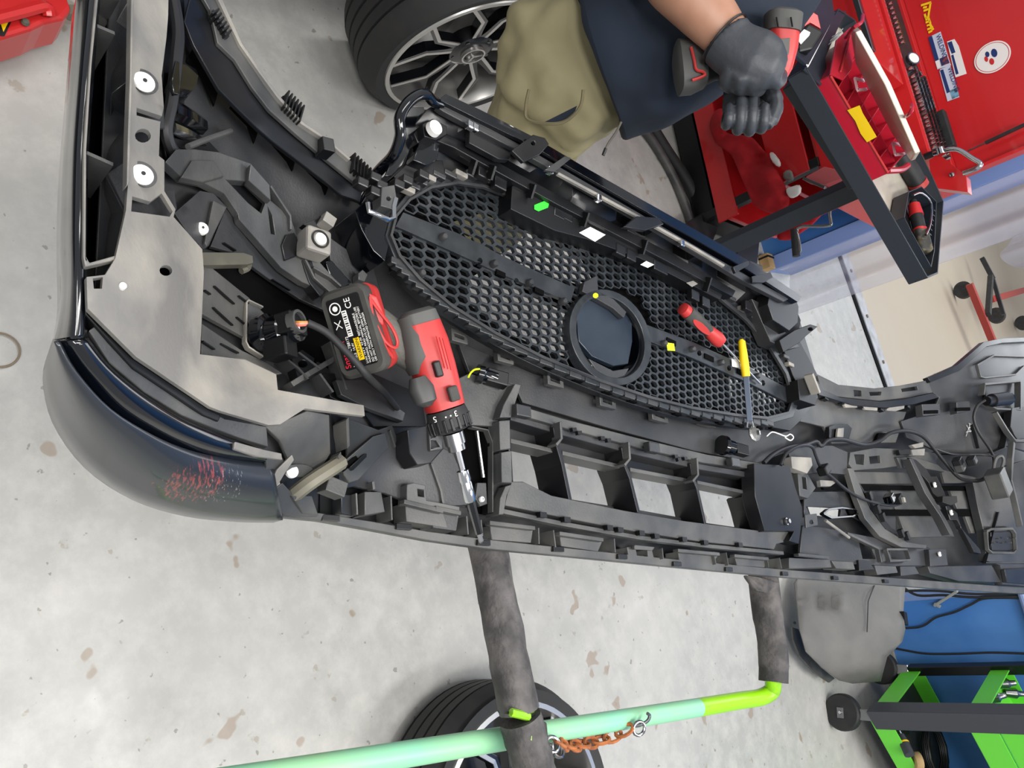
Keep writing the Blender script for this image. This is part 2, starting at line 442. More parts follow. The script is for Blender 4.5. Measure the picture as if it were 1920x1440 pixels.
bp('fascia_skin', outline, 'plastic', -0.034, .004, holes=[grille_hole] + win + [[(1515, 950), (1575, 953), (1573, 972), (1520, 965)], [(1450, 940), (1462, 940), (1462, 950), (1450, 950)]], sub=2, smooth=True)

# --- near end: glossy painted outer skin
def skin_strip(name, outer, inner, m, bulge, zi=0.0, drop=.02, rows=7, under=.10, sub_=4):
    n = len(outer)
    A = spline([Vector((a[0], a[1], 0)) for a in inner], sub_); B = spline([Vector((a[0], a[1], 0)) for a in outer], sub_)
    rs = []
    cen = Vector((0.05, 1.0, 0))
    for k in range(rows + 1):
        s = k / rows; row = []
        for a, b in zip(A, B):
            q = a.lerp(b, s); z0 = ZB(a.x, a.y) + zi
            zz = z0 + bulge * math.sin(min(1, s * 1.25) * math.pi) - drop * s * s
            row.append(P(q.x, q.y, zz))
        rs.append(row)
    last = rs[-1]
    for k in range(1, 6):
        t = k / 5; row = []
        for v in last:
            inw = (cen - v); inw.z = 0; inw.normalize()
            row.append(v + Vector((0, 0, -under * math.sin(t * math.pi / 2))) + inw * (under * .9 * (1 - math.cos(t * math.pi / 2))))
        rs.append(row)
    vs = [p for r in rs for p in r]; w_ = len(rs[0]); fs = []
    for i in range(len(rs) - 1):
        for j in range(w_ - 1): fs.append((i * w_ + j, i * w_ + j + 1, (i + 1) * w_ + j + 1, (i + 1) * w_ + j))
    o = mobj(name, vs, fs, m, bumper, smooth=True)
    s = o.modifiers.new('s', 'SOLIDIFY'); s.thickness = .004; s.offset = 0
    return o
def scuff_paint():
    m = mat('scuffed_paint', (42, 45, 50), 0.30, coat=0.35); nt = m.node_tree; L = nt.links; b = nt.nodes['Principled BSDF']
    tc = nt.nodes.new('ShaderNodeTexCoord')
    def spot(c, r, sc, lo, hi, stretch):
        mp = nt.nodes.new('ShaderNodeMapping'); mp.inputs['Rotation'].default_value = (0, 0, math.radians(stretch)); mp.inputs['Scale'].default_value = (1, 7, 2)
        n = nt.nodes.new('ShaderNodeTexNoise'); n.inputs['Scale'].default_value = sc; n.inputs['Detail'].default_value = 5; n.inputs['Roughness'].default_value = .7
        L.new(tc.outputs['Object'], mp.inputs[0]); L.new(mp.outputs[0], n.inputs['Vector'])
        d = nt.nodes.new('ShaderNodeVectorMath'); d.operation = 'DISTANCE'; d.inputs[1].default_value = c; L.new(tc.outputs['Object'], d.inputs[0])
        mr = nt.nodes.new('ShaderNodeMapRange'); mr.inputs['From Min'].default_value = r * .35; mr.inputs['From Max'].default_value = r; mr.inputs['To Min'].default_value = .05; mr.inputs['To Max'].default_value = -.45
        L.new(d.outputs['Value'], mr.inputs['Value'])
        ad = nt.nodes.new('ShaderNodeMath'); ad.operation = 'ADD'; L.new(n.outputs['Fac'], ad.inputs[0]); L.new(mr.outputs[0], ad.inputs[1])
        rp = nt.nodes.new('ShaderNodeMapRange'); rp.inputs['From Min'].default_value = lo; rp.inputs['From Max'].default_value = hi; L.new(ad.outputs[0], rp.inputs['Value']); return rp.outputs[0]
    c1 = P(365, 915, .93); c2 = P(420, 915, .92); loc = Vector((.05, 1.0, .8))
    def mx(f, src, col):
        x = nt.nodes.new('ShaderNodeMix'); x.data_type = 'RGBA'; L.new(f, x.inputs[0])
        if src is None: x.inputs[6].default_value = b.inputs['Base Color'].default_value
        else: L.new(src, x.inputs[6])
        x.inputs[7].default_value = col; return x.outputs[2]
    a = mx(spot(c1, .075, 60, .56, .64, 20), None, (.20, .045, .045, 1))
    a = mx(spot(c2, .06, 95, .64, .68, -35), a, (.2, .2, .21, 1))
    L.new(a, b.inputs['Base Color']); return m
M['scuff'] = scuff_paint()
rim_o = [(150, -20), (138, 130), (125, 290), (121, 430), (123, 540), (116, 600), (106, 640)]
rim_i = [(185, -20), (173, 120), (161, 280), (158, 420), (157, 520), (158, 590), (158, 632)]
skin_strip('painted_rim', rim_o, rim_i, M['paint'], .010, drop=.03, under=.12)
cor_o = [(104, 636), (92, 690), (110, 775), (170, 862), (260, 925), (360, 958), (460, 970), (530, 972)]
cor_i = [(160, 634), (205, 690), (270, 742), (340, 786), (400, 812), (450, 830), (500, 850), (532, 868)]
cor_m = [(107, 640), (140, 695), (205, 765), (285, 815), (350, 843), (410, 858), (465, 866), (508, 868)]
skin_strip('painted_lip', cor_m, cor_i, M['paint'], .006, drop=.006, under=.012)
skin_strip('corner_skin', cor_o, cor_m, M['scuff'], .004, zi=-.002, drop=.06, rows=10, under=.10)
bp('inner_lip', [(166, 620), (180, 610), (255, 690), (330, 745), (420, 785), (500, 800), (503, 838), (450, 822), (400, 803), (340, 778), (270, 735), (205, 680)], 'plastic_mid', .0, .01)
bp('rim_edge', [(180, -20), (186, -20), (172, 120), (162, 280), (161, 480), (168, 492), (218, 478), (222, 486), (160, 500), (156, 480), (157, 280), (168, 120)], 'plastic_dust', .012, .008)
bp('slot_floor', [(180, -20), (225, -20), (212, 150), (205, 300), (195, 400), (188, 488), (160, 496), (158, 300), (170, 120)], 'void', -.07, .004, bevel=0)
bp('slot_wall', [(222, -20), (252, -20), (246, 146), (240, 300), (236, 395), (217, 482), (186, 488), (196, 400), (206, 250), (212, 100)], 'plastic', [-.05, .004, .004, .004, .004, .004, -.05, -.05, -.05, -.05], .004)
rb = MB(); rib(rb, [(182, 48), (215, 62)], .004, .06); rib(rb, [(160, 285), (212, 308)], .004, .06); rib(rb, [(184, -5), (222, -3)], .0, .06)
rb.build_each('slot_rib', M['plastic_mid'], bumper)
# mounting flange
flange = [(250, -20), (316, -20), (315, 33), (312, 71), (303, 142), (307, 200), (300, 233), (298, 292), (308, 300), (308, 359), (329, 392), (325, 407), (350, 434), (379, 467), (382, 510), (378, 600), (375, 664), (459, 674), (518, 702), (521, 731), (682, 760), (684, 780), (572, 766), (525, 796), (503, 797), (415, 771), (394, 763), (255, 669), (164, 578), (162, 519), (197, 515), (216, 484), (236, 395), (240, 342), (244, 250), (247, 146)]
def circ(x, y, rx, ry=None, n=14): return [(x + rx * math.cos(2 * math.pi * i / n), y + (ry or rx) * math.sin(2 * math.pi * i / n)) for i in range(n)]
bp('mounting_flange', flange, 'plastic_dust', .014, .006, holes=[circ(311, 507, 12, 10), circ(268, 254, 15, 13), [(174, 522), (193, 519), (191, 541), (176, 541)], [(256, 202), (304, 218), (303, 228), (256, 216)], [(248, 368), (282, 378), (303, 362), (324, 396), (318, 406), (246, 396)]], sub=2)
bp('flange_recess', [(244, 190), (308, 200), (308, 240), (244, 240)], 'plastic', -.004, .004)
bp('flange_recess', [(238, 360), (326, 356), (335, 412), (238, 405)], 'plastic', -.006, .004)
bp('flange_recess', circ(268, 254, 18), 'black', -.02, .004)
bp('flange_recess', circ(311, 507, 16), 'black', -.02, .004)
bp('flange_rib', [(246, -20), (252, -20), (248, 146), (246, 250), (243, 342), (238, 348), (240, 250), (244, 140)], 'plastic_dust', .024, .012)
bp('lower_flange_lip', [(158, 570), (166, 580), (256, 676), (392, 768), (414, 778), (410, 790), (380, 778), (250, 690), (160, 590)], 'black', .004, .02)
def washer(px, py, r, dz=.02, m='white', hole=True):
    c = P(px, py, ZB(px, py) + dz); k = r
    w_ = MB(); w_.lathe(c, AZ, [(-.003, k * 1.02), (0, k * 1.02), (.001, k * .97), (.0016, k * .6), (.0022, k * .45), (.002, k * .2)], 24)
    o = w_.build('clip_washer', M[m], bumper, smooth=True); o['label'] = 'white round clip washer'
    if hole:
        h = MB(); h.cyl(c + Vector((0, 0, .001)), c + Vector((0, 0, .0028)), k * .2, 10); ho = h.build('hole', M['black'], o)
    return o
washer(270, 153, .0088, .0185); washer(267, 327, .0088, .0185)
for q_ in ((270, 153), (267, 327)):
    q = MB(); c = P(q_[0], q_[1], ZB(*q_) + .0165); q.lathe(c, AZ, [(0, .0115), (.0008, .0115)], 28); q.build('screw_well', M['plastic'], bumper)
washer(230, 536, .0028, .016, hole=False)
# cable behind the flange
def cable(name, pts, r=.004, m='wire', k=6, parent=None, n=8, label=None):
    pts3 = [P(p[0], p[1], ZB(p[0], p[1]) + p[2]) for p in pts]
    c = MB(); c.tube(pts3, r, n, smooth=k); o = c.build(name, M[m] if isinstance(m, str) else m, parent or bumper, smooth=True)
    if label: o['label'] = label
    return o
cable('cable', [(322, -20, .0), (334, 55, .0), (331, 110, .0), (322, 190, -.002), (312, 245, -.008), (326, 285, -.01), (350, 292, -.015)], .0058)
bp('cable_channel', [(310, -20), (345, -20), (348, 100), (345, 200), (330, 250), (350, 290), (345, 300), (312, 296), (300, 230), (305, 140)], 'black', -.02, .004)
bp('gloss_bracket', [(330, 112), (352, 122), (372, 140), (368, 160), (350, 182), (326, 176), (322, 150)], 'gloss', .008, .02, label=None) if False else bp('gloss_bracket', [(330, 112), (352, 122), (372, 140), (368, 160), (350, 182), (326, 176), (322, 150)], 'gloss', .008, .02)
cable('gloss_pipe', [(318, 205, -.01), (345, 218, -.005), (372, 235, -.012)], .010, 'gloss')
cable('gloss_pipe', [(318, 238, -.01), (345, 250, -.01), (375, 268, -.02)], .007, 'chrome')
bp('inner_block', [(318, 255), (345, 262), (390, 262), (412, 285), (390, 292), (330, 275)], 'plastic_dark', -.01, .02)
cable('cable', [(352, 275, .004), (385, 262, .008), (425, 248, .004), (432, 245, -.02)], .003, 'plastic_mid')
# headlamp-side band
bp('lamp_band', [(360, -20), (395, -20), (410, 80), (440, 110), (472, 162), (505, 205), (555, 250), (605, 292), (680, 355), (675, 378), (640, 366), (617, 346), (554, 298), (509, 264), (485, 243), (445, 203), (410, 167), (364, 86), (345, 40)], 'plastic_dark', .004, .006, sub=2)
bp('lamp_edge', [(372, -20), (405, -20), (450, 80), (485, 132), (520, 180), (565, 230), (612, 262), (655, 299), (708, 332), (700, 352), (682, 356), (605, 293), (555, 251), (505, 206), (472, 163), (440, 111), (408, 80), (395, 20)], 'plastic_mid', .012, .006, sub=2, holes=[[(395, 20), (402, 16), (428, 62), (424, 74)]])
bp('edge_lip', [(400, -20), (408, -20), (452, 78), (488, 131), (523, 178), (568, 228), (614, 259), (658, 297), (655, 300), (612, 263), (565, 232), (520, 182), (485, 134), (449, 82)], 'plastic_dust', .018, .01)
for poly in [[(364, 86), (410, 167), (402, 197), (390, 168), (370, 124), (350, 112)], [(432, 199), (445, 203), (485, 243), (477, 267), (465, 233)], [(509, 265), (554, 298), (549, 319), (540, 301)], [(575, 316), (617, 346), (611, 364), (605, 346)]]:
    bp('band_slot', poly, 'void', -.024, .004, bevel=0)
def comb(a, b, wid, n, dz=.01, h=.02, m='black'):
    mb = MB(); A = P(a[0], a[1], ZB(*a) + dz); B = P(b[0], b[1], ZB(*b) + dz); d = B - A; L = d.length; d.normalize(); s = d.cross(AZ).normalized()
    mb.box((A + B) / 2 - Vector((0, 0, h * .35)), (d, s, AZ), (L, wid * .9, h * .5))
    for i in range(n):
        c = A + d * (L * (i + .5) / n); mb.box(c, (d, s, AZ), (L / n * .45, wid, h))
    return mb.build('ribbed_pad', M[m], bumper, bevel=.0006)
comb((528, 190), (562, 222), .026, 6); comb((655, 306), (690, 338), .026, 6); comb((398, 22), (426, 70), .012, 6, .016, .012)
fb = MB(); bxp(fb, 608, 278, .016, .016, .018, .022, 10); fb.build('locating_fin', M['plastic_dark'], bumper, bevel=.001)
# diagonal bracket
bp('diagonal_bracket', [(310, 303), (330, 280), (362, 279), (410, 285), (470, 306), (506, 347), (508, 376), (545, 407), (552, 428), (566, 470), (600, 492), (640, 536), (626, 552), (567, 529), (527, 502), (448, 411), (446, 400), (420, 362), (380, 341), (340, 332)], 'plastic_mid', .006, .012, sub=2, holes=[[(424, 337), (466, 340), (500, 374), (490, 400), (465, 380)], [(502, 388), (510, 402), (516, 440), (508, 438)]])
bp('bracket_side_shade', [(414, 330), (470, 335), (508, 372), (496, 410), (458, 388)], 'black', -.012, .004)  # shade of the bracket's side face, painted as a black plate
bp('bracket_ridge', [(470, 306), (506, 347), (508, 376), (466, 338)], 'plastic_mid', .016, .012)
bp('bracket_ridge', [(340, 332), (380, 341), (420, 330), (400, 300), (360, 300)], 'plastic_mid', .012, .010)
rb = MB(); rib(rb, [(508, 348), (545, 404), (546, 430)], .012, .03); rib(rb, [(566, 470), (590, 520), (626, 552)], .012, .03); rib(rb, [(588, 500), (622, 520), (640, 536)], .014, .03)
rb.build_each('bracket_rib', M['plastic_mid'], bumper, bevel=.0006)
# cavity in the corner
bp('corner_cavity', [(376, 480), (430, 480), (520, 520), (600, 552), (650, 600), (680, 700), (640, 720), (560, 690), (500, 640), (420, 610), (378, 560)], 'void', -.030, .003, bevel=0)
bp('duct_panel', [(378, 500), (398, 502), (465, 556), (500, 592), (520, 640), (495, 652), (378, 588)], 'plastic_mid', -.010, .008, sub=2)
bp('duct_panel', [(378, 606), (452, 656), (500, 680), (530, 700), (518, 702), (459, 674), (377, 664)], 'plastic_mid', -.012, .008)
bp('duct_panel', [(425, 385), (470, 430), (530, 505), (580, 545), (620, 570), (625, 590), (560, 560), (500, 520), (440, 475), (395, 462)], 'plastic', -.012, .006, sub=2)
sl = MB()
for a, b in [((400, 537), (437, 570)), ((398, 577), (434, 610)), ((446, 555), (464, 569)), ((442, 595), (462, 612)), ((382, 545), (392, 552)), ((418, 456), (440, 470)), ((510, 524), (543, 544)), ((378, 640), (400, 655)), ((412, 645), (445, 662)), ((462, 600), (480, 640))]:
    z = -.008; A = P(a[0], a[1], ZB(*a) + z); B = P(b[0], b[1], ZB(*b) + z); sl.bar(A, B, .0014, .004)
sl.build_each('vent_line', M['black'], bumper)
rb = MB(); rib(rb, [(463, 566), (467, 562), (494, 575)], -.002, .01, .002); rib(rb, [(463, 566), (462, 640), (467, 650), (495, 668)], -.002, .01, .002)
rb.build_each('raised_frame', M['plastic_dust'], bumper, bevel=.0006)
bp('screw_bracket', [(327, 399), (375, 357), (400, 362), (425, 388), (405, 430), (392, 460), (381, 467), (350, 434)], 'plastic', .0, .010, sub=2)
bp('bracket_ridge', [(400, 375), (425, 388), (400, 440), (388, 462), (384, 455)], 'plastic_mid', .010, .012)
washer(379, 428, .0062, .004)
bp('hook_arm', [(380, 472), (457, 473), (474, 479), (475, 493), (464, 496), (380, 497)], 'plastic_olive', .0, .012)
hk = MB(); hc = [P(466, 494, ZB(466, 494) - .006), P(463, 503, ZB(463, 500) - .012), P(452, 508, ZB(452, 508) - .018)]; hk.tube(hc, .004, 8, smooth=4); hk.build('hook_tip', M['plastic_olive'], bumper, smooth=True)
# square sensor holder
sn = MB(); c = bxp(sn, 588, 458, .024, .033, .033, .03, 0); sblk = sn.build('sensor_holder', M['plastic_dust'], bumper, bevel=.004)
sr = MB(); ct = c + Vector((0, 0, .0152)); sr.lathe(ct, AZ, [(0, .0115), (.002, .0115), (.002, .0095), (0, .0095)], 28, cap=False); sr.build('ring', M['black'], sblk, smooth=True)
sr = MB(); sr.lathe(ct, AZ, [(0, .008), (.003, .0075), (.004, .004), (.003, .001)], 24); o = sr.build('clip_washer', M['white'], sblk, smooth=True)
sn = MB(); bxp(sn, 612, 416, .012, .016, .015, .018, -20); sn.build('clip_block', M['plastic_dust'], bumper, bevel=.001)
bp('clip_tail', [(568, 420), (596, 408), (602, 402), (604, 430), (592, 436)], 'black', .006, .012)
bp('clip_post', [(536, 440), (552, 436), (560, 452), (555, 480), (534, 488), (528, 460)], 'plastic_dark', .010, .02)
bp('holder_foot', [(566, 488), (585, 488), (592, 520), (612, 545), (600, 556), (580, 530)], 'plastic_dark', .008, .02)
bp('sweep_trim', [(610, 490), (622, 488), (650, 520), (660, 530), (640, 540), (618, 515)], 'gloss', .006, .006)
bp('side_panel', [(612, 440), (640, 460), (700, 500), (712, 540), (720, 600), (690, 590), (660, 540), (620, 490)], 'plastic', -.006, .006)
bp('peg', [(672, 512), (680, 505), (690, 515), (684, 528), (672, 524)], 'plastic_mid', .01, .015)
# connector with its pigtail
sx = MB(); a = P(492, 632, .90); b = P(540, 618, .93); sx.lathe(a, b - a, [(0, .024), (.012, .024), (.014, .019), (.03, .019), (.032, .016), (.046, .016)], 24); con = sx.build('parking_sensor', M['gloss'], bumper, smooth=True)
sx = MB(); d = (b - a).normalized(); s_ = d.cross(AZ).normalized(); u_ = s_.cross(d)
sx.box(P(545, 610, .935), (d, s_, u_), (.022, .024, .03)); sx.box(P(525, 655, .925), (d, s_, u_), (.03, .022, .022)); sx.build('connector_shell', M['black'], con, bevel=.002)
sx = MB(); q = P(548, 606, .942); sx.lathe(q, d, [(0, .013), (.01, .013), (.01, .010), (.001, .010)], 20); sx.build('collar', M['plastic_mid'], con, smooth=True)
sx = MB(); sx.box(P(556, 619, .945), (d, s_, u_), (.006, .008, .004)); sx.build('tab', M['white'], con)
for i, (mc, off) in enumerate([((214, 150, 60), 0), ((236, 150, 130), .003), ((226, 120, 100), -.003)]):
    wv = MB(); wv.tube([P(548, 604 + i * 3, .945), P(562, 604 + i * 3, .956 + off), P(580, 604 + i * 2, .955)], .0014, 6, smooth=5); wv.build('lead', mat('lead_%d' % i, mc, .4), con, smooth=True)
wv = MB(); wv.tube([P(576, 605, .955), P(610, 622, .957), P(640, 650, .960), P(668, 680, .962), P(690, 706, .955), P(720, 735, .90), P(745, 765, .87)], .0042, 10, smooth=8); wv.build('cable', M['rubber_dark'], con, smooth=True)
# clutter of ribs right of the connector
rb = MB(); rib(rb, [(535, 670), (560, 690), (578, 710)], .0, .03); rib(rb, [(560, 660), (600, 690)], .0, .03); rib(rb, [(548, 720), (580, 700), (640, 665)], -.002, .025, .006); rib(rb, [(600, 700), (625, 735)], 0, .03); rib(rb, [(620, 640), (640, 700), (650, 730)], 0, .03)
rb.build_each('cavity_rib', M['plastic_mid'], bumper, bevel=.0006)
bp('cavity_bracket', [(545, 668), (566, 655), (590, 672), (585, 700), (560, 712)], 'plastic_dark', -.004, .018, holes=[circ(568, 682, 9, 7)])
bp('cavity_floor', [(600, 700), (700, 700), (790, 740), (800, 800), (700, 800), (684, 775), (620, 745)], 'black', -.02, .004, sub=1)
bp('under_tray', [(630, 712), (680, 712), (760, 775), (756, 790), (690, 765), (640, 740)], 'plastic', .0, .01)
# lower corner
bp('corner_guard', [(497, 800), (530, 790), (575, 770), (618, 778), (620, 850), (600, 882), (545, 872), (525, 827)], 'plastic_mid', -.012, .006, sub=2)
bp('guard_gap', [(618, 775), (650, 782), (652, 850), (636, 884), (600, 884), (620, 850)], 'black', -.022, .004)
bp('oval_boss', circ(560, 882, 28, 12), 'plastic_mid', -.006, .006)
washer(548, 884, .007, -.004, hole=False)
cable('olive_rod', [(548, 930, .0), (580, 905, .008), (615, 882, .012), (640, 866, .01)], .009, 'plastic_olive')
# torn joint of the corner
random.seed(3)
for poly, m, dz in [([(498, 850), (530, 858), (536, 870), (520, 880), (505, 905), (500, 930), (512, 950), (500, 958), (486, 940), (485, 905), (500, 875)], 'plastic_mid', .008), ([(520, 880), (548, 852), (552, 862), (536, 885), (515, 920), (505, 912)], 'plastic_dust', .014),
                    ([(505, 925), (530, 905), (548, 925), (560, 940), (590, 950), (597, 968), (560, 968), (520, 960)], 'plastic_mid', .006), ([(548, 930), (585, 930), (597, 966), (570, 962)], 'plastic_mid', .012), ([(440, 828), (490, 842), (528, 850), (530, 862), (480, 856), (438, 842)], 'plastic_dust', .012)]:
    bp('torn_edge', poly, m, dz, .006)
bp('lower_duct', [(650, 784), (710, 806), (735, 797), (762, 860), (780, 870), (810, 865), (832, 840), (850, 850), (870, 900), (882, 947), (840, 950), (760, 940), (722, 925), (665, 912), (600, 925), (600, 905), (640, 880), (652, 850)], 'plastic', -.004, .006, sub=2)
rb = MB(); rib(rb, [(652, 784), (654, 838)], .008, .03, .005); rib(rb, [(637, 850), (640, 868)], .012, .02, .006); rib(rb, [(732, 806), (742, 838)], .002, .008, .003); rib(rb, [(700, 902), (702, 918)], .012, .014, .004)
rib(rb, [(762, 806), (764, 850), (780, 870)], .014, .03, .0025); rib(rb, [(810, 868), (828, 920), (832, 945)], .0, .006, .004)
rb.build_each('duct_rib', M['plastic_mid'], bumper, bevel=.0008)
bp('channel_wall', [(642, 868), (700, 818), (722, 812), (730, 838), (672, 900), (655, 905), (645, 890)], 'plastic_mid', .006, .012)
bp('channel_slot', [(640, 876), (660, 858), (668, 854), (672, 862), (645, 884)], 'void', .008, .003, bevel=0)
bp('channel_slot', [(626, 892), (636, 890), (636, 898), (626, 900)], 'void', .012, .003, bevel=0)
fb = MB(); bxp(fb, 623, 915, .012, .026, .018, .022, -15); fb.build('stop_block', M['plastic_mid'], bumper, bevel=.0012)
bp('latch_bar', [(656, 876), (682, 852), (688, 850), (688, 856), (662, 882)], 'black', .014, .006)
bp('duct_box', [(764, 806), (800, 798), (828, 802), (831, 842), (808, 868), (782, 872), (768, 850)], 'plastic_dark', .026, .03)
bp('duct_box_end', [(804, 800), (829, 804), (830, 842), (807, 846)], 'plastic_mid', .030, .006, holes=[[(808, 806), (826, 810), (816, 820), (808, 820)], [(808, 826), (818, 826), (826, 838), (808, 838)]])
# ledge pockets along the foot
bp('pocket_floor', [(600, 925), (665, 912), (722, 925), (760, 940), (840, 950), (940, 955), (1080, 985), (1250, 1010), (1470, 1035), (1560, 1060), (1560, 1078), (1460, 1070), (1250, 1046), (1050, 1028), (920, 1018), (760, 992), (600, 965)], 'black', -.030, .003, bevel=0, sub=2)
def pocket(poly, m='plastic', dz=.0, th=.03): return bp('ledge_pocket', poly, m, dz, th)
pocket([(640, 928), (664, 928), (664, 968), (640, 964)], 'plastic', -.006)
pocket([(684, 922), (715, 922), (722, 960), (684, 966)], 'plastic_mid', .004)
pocket([(760, 942), (830, 955), (840, 990), (762, 978)], 'plastic_mid')
pocket([(800, 955), (862, 960), (856, 996), (812, 990)], 'plastic')
pocket([(919, 985), (1000, 992), (996, 1018), (922, 1012)], 'plastic_mid'); pocket([(1050, 1003), (1131, 1012), (1122, 1034), (1052, 1024)], 'plastic_mid')
pocket([(1272, 1034), (1348, 1040), (1338, 1056), (1274, 1052)], 'plastic_mid'); pocket([(1378, 1044), (1440, 1048), (1434, 1064), (1382, 1060)], 'plastic_mid')
pocket([(1176, 1026), (1192, 1024), (1196, 1050), (1180, 1050)], 'plastic_mid'); pocket([(1214, 1030), (1222, 1028), (1228, 1052), (1216, 1052)], 'plastic_mid'); pocket([(1190, 1022), (1228, 1026), (1224, 1032), (1190, 1030)], 'plastic_mid', .01, .006)
bp('ledge_step', [(775, 905), (798, 910), (800, 938), (862, 950), (862, 962), (762, 945), (763, 908)], 'plastic_mid', .010, .02, holes=[[(783, 917), (795, 919), (796, 932), (784, 930)]])
for i, (a, b) in enumerate([((758, 940), (832, 958)), ((818, 952), (865, 962)), ((919, 980), (1004, 990)), ((1050, 1000), (1132, 1012)), ((1272, 1032), (1350, 1039)), ((1378, 1042), (1442, 1048)), ((1498, 1040), (1555, 1046))]):
    rb = MB(); rib(rb, [a, b], .014, .012, .006); rb.build('ledge_fin', M['plastic_mid'], bumper, bevel=.001)
rb = MB()
for a, b in [((875, 968), (878, 1002)), ((902, 975), (905, 1005)), ((1010, 990), (1011, 1020)), ((1038, 994), (1042, 1026)), ((1152, 1010), (1154, 1036)), ((1242, 1028), (1244, 1048)), ((1338, 1034), (1343, 1058)), ((1362, 1036), (1366, 1060)), ((1438, 1044), (1442, 1064)), ((1462, 1046), (1466, 1066)), ((733, 930), (735, 975)), ((668, 925), (670, 965))]:
    rib(rb, [a, b], .006, .045, .0022)
rb.build_each('ledge_rib', M['plastic_mid'], bumper)
bp('foot_lip', [(528, 956), (600, 962), (700, 978), (800, 996), (920, 1012), (1050, 1026), (1250, 1047), (1460, 1067), (1600, 1078), (1760, 1090), (1930, 1103), (1930, 1114), (1760, 1104), (1600, 1092), (1460, 1082), (1250, 1062), (1050, 1042), (920, 1030), (800, 1013), (700, 994), (600, 976), (530, 969)], 'plastic_mid', .0, .012, sub=2)
for q in [(618, 972), (755, 988), (905, 1018), (1045, 1030), (1165, 1044), (1268, 1058), (1365, 1068), (1470, 1076), (1565, 1084), (1660, 1090)]:
    fb = MB(); bxp(fb, q[0], q[1], .001, .024, .008, .008, 0); fb.build('foot_clip', M['plastic_dark'], bumper, bevel=.001)
# black duct column beside the drill bit
bp('duct_column', [(872, 792), (930, 800), (940, 850), (945, 960), (930, 968), (884, 960), (876, 900), (862, 860)], 'void', -.024, .004)
bp('column_wall', [(916, 800), (934, 800), (946, 905), (944, 965), (920, 962), (922, 880)], 'black', .002, .02)
rb = MB(); rib(rb, [(885, 800), (915, 806), (924, 830), (924, 960)], .006, .01, .002); rb.build('column_rib', M['plastic_mid'], bumper)
wv = MB(); wv.tube([P(894, 808, ZB(894, 808)), P(906, 895, ZB(906, 895) + .004)], .003, 8); wv.build('steel_rod', M['steel'], bumper, smooth=True)
bp('screw_plate', [(895, 905), (912, 905), (914, 945), (900, 950), (892, 935)], 'plastic', .002, .006); washer(904, 936, .004, .006)
bp('upper_duct_panel', [(858, 710), (880, 700), (966, 722), (936, 782), (932, 800), (870, 796), (862, 760)], 'plastic_mid', .006, .008)
for i in range(4):
    pass
for poly in [[(966, 719), (977, 721), (958, 783), (937, 783), (944, 760)], [(936, 789), (956, 787), (957, 842), (938, 844)], [(940, 848), (959, 845), (960, 906), (941, 905)]]:
    bp('step_edge', poly, 'plastic_mid', .020, .03)
bp('step_edge', [(948, 912), (960, 908), (950, 930), (944, 965), (936, 965), (938, 935)], 'plastic_mid', .016, .03)
# smooth centre band above the intake and the intake itself
bp('centre_band', [(858, 640), (1000, 700), (1150, 745), (1300, 775), (1480, 800), (1470, 850), (1420, 868), (1300, 845), (1150, 805), (980, 755), (966, 722), (880, 698)], 'plastic', -.006, .006, sub=2, smooth=True)
bp('beam_top', [(956, 755), (1060, 786), (1200, 822), (1330, 853), (1445, 872), (1448, 884), (1320, 868), (1200, 840), (1060, 803), (958, 773)], 'plastic_mid', .010, .02)
bp('beam_step', [(958, 777), (1060, 806), (1200, 843), (1320, 871), (1420, 888), (1418, 898), (1310, 880), (1180, 850), (1050, 815), (958, 788)], 'plastic', .004, .03)
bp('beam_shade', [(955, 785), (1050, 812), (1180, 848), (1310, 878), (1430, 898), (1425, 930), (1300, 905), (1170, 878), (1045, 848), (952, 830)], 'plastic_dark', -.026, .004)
for a, b in [((958, 826), (1042, 846)), ((1055, 849), (1170, 876)), ((1182, 880), (1296, 902)), ((1308, 904), (1412, 926))]:
    rb = MB(); rib(rb, [a, b], .0, .035, .007); rb.build('window_header', M['plastic_mid'], bumper, bevel=.001)
for p in [[(1040, 800), (1046, 835), (1056, 870), (1070, 938)], [(1168, 838), (1172, 870), (1182, 895), (1198, 960)], [(1296, 868), (1300, 895), (1308, 915), (1323, 982)]]:
    rb = MB(); rib(rb, p, .010, .060, .008); rb.build('intake_divider', M['plastic_dark'], bumper, bevel=.001)
    fb = MB(); rib(fb, [(p[0][0] + 12, p[0][1] - 10), (p[0][0] + 14, p[0][1] + 22), (p[0][0] + 4, p[0][1] + 34)], .022, .02, .005); fb.build('divider_lug', M['plastic_mid'], bumper, bevel=.001)
rb = MB(); rib(rb, [(1412, 926), (1420, 950), (1433, 1000)], .006, .06, .01); rib(rb, [(956, 830), (960, 905)], .004, .06, .006); rb.build_each('intake_wall', M['plastic_dark'], bumper, bevel=.001)
bp('lower_bar', [(960, 903), (981, 903), (1034, 929), (1169, 957), (1284, 977), (1431, 996), (1490, 996), (1478, 1015), (1456, 1020), (1452, 1030), (1315, 1016), (1197, 998), (1056, 971), (947, 948), (952, 925)], 'plastic_mid', .012, .03, sub=2)
rb = MB(); rib(rb, [(943, 958), (1056, 982), (1200, 1008), (1330, 1024), (1470, 1037)], .014, .014, .007); rb.build('bar_fin', M['plastic_mid'], bumper, bevel=.001)
for q in [(1015, 966), (1060, 975), (1140, 990), (1160, 994), (1200, 1000), (1228, 1006), (1280, 1012), (1320, 1018), (1385, 1022)]:
    fb = MB(); bxp(fb, q[0], q[1], .016, .014, .008, .010, 0); fb.build('bar_notch', M['black'], bumper)
for q in [(977, 772), (1222, 840), (1375, 868)]:
    fb = MB(); bxp(fb, q[0], q[1], .022, .030, .018, .014, 0); fb.build('beam_clip', M['plastic'], bumper, bevel=.002)
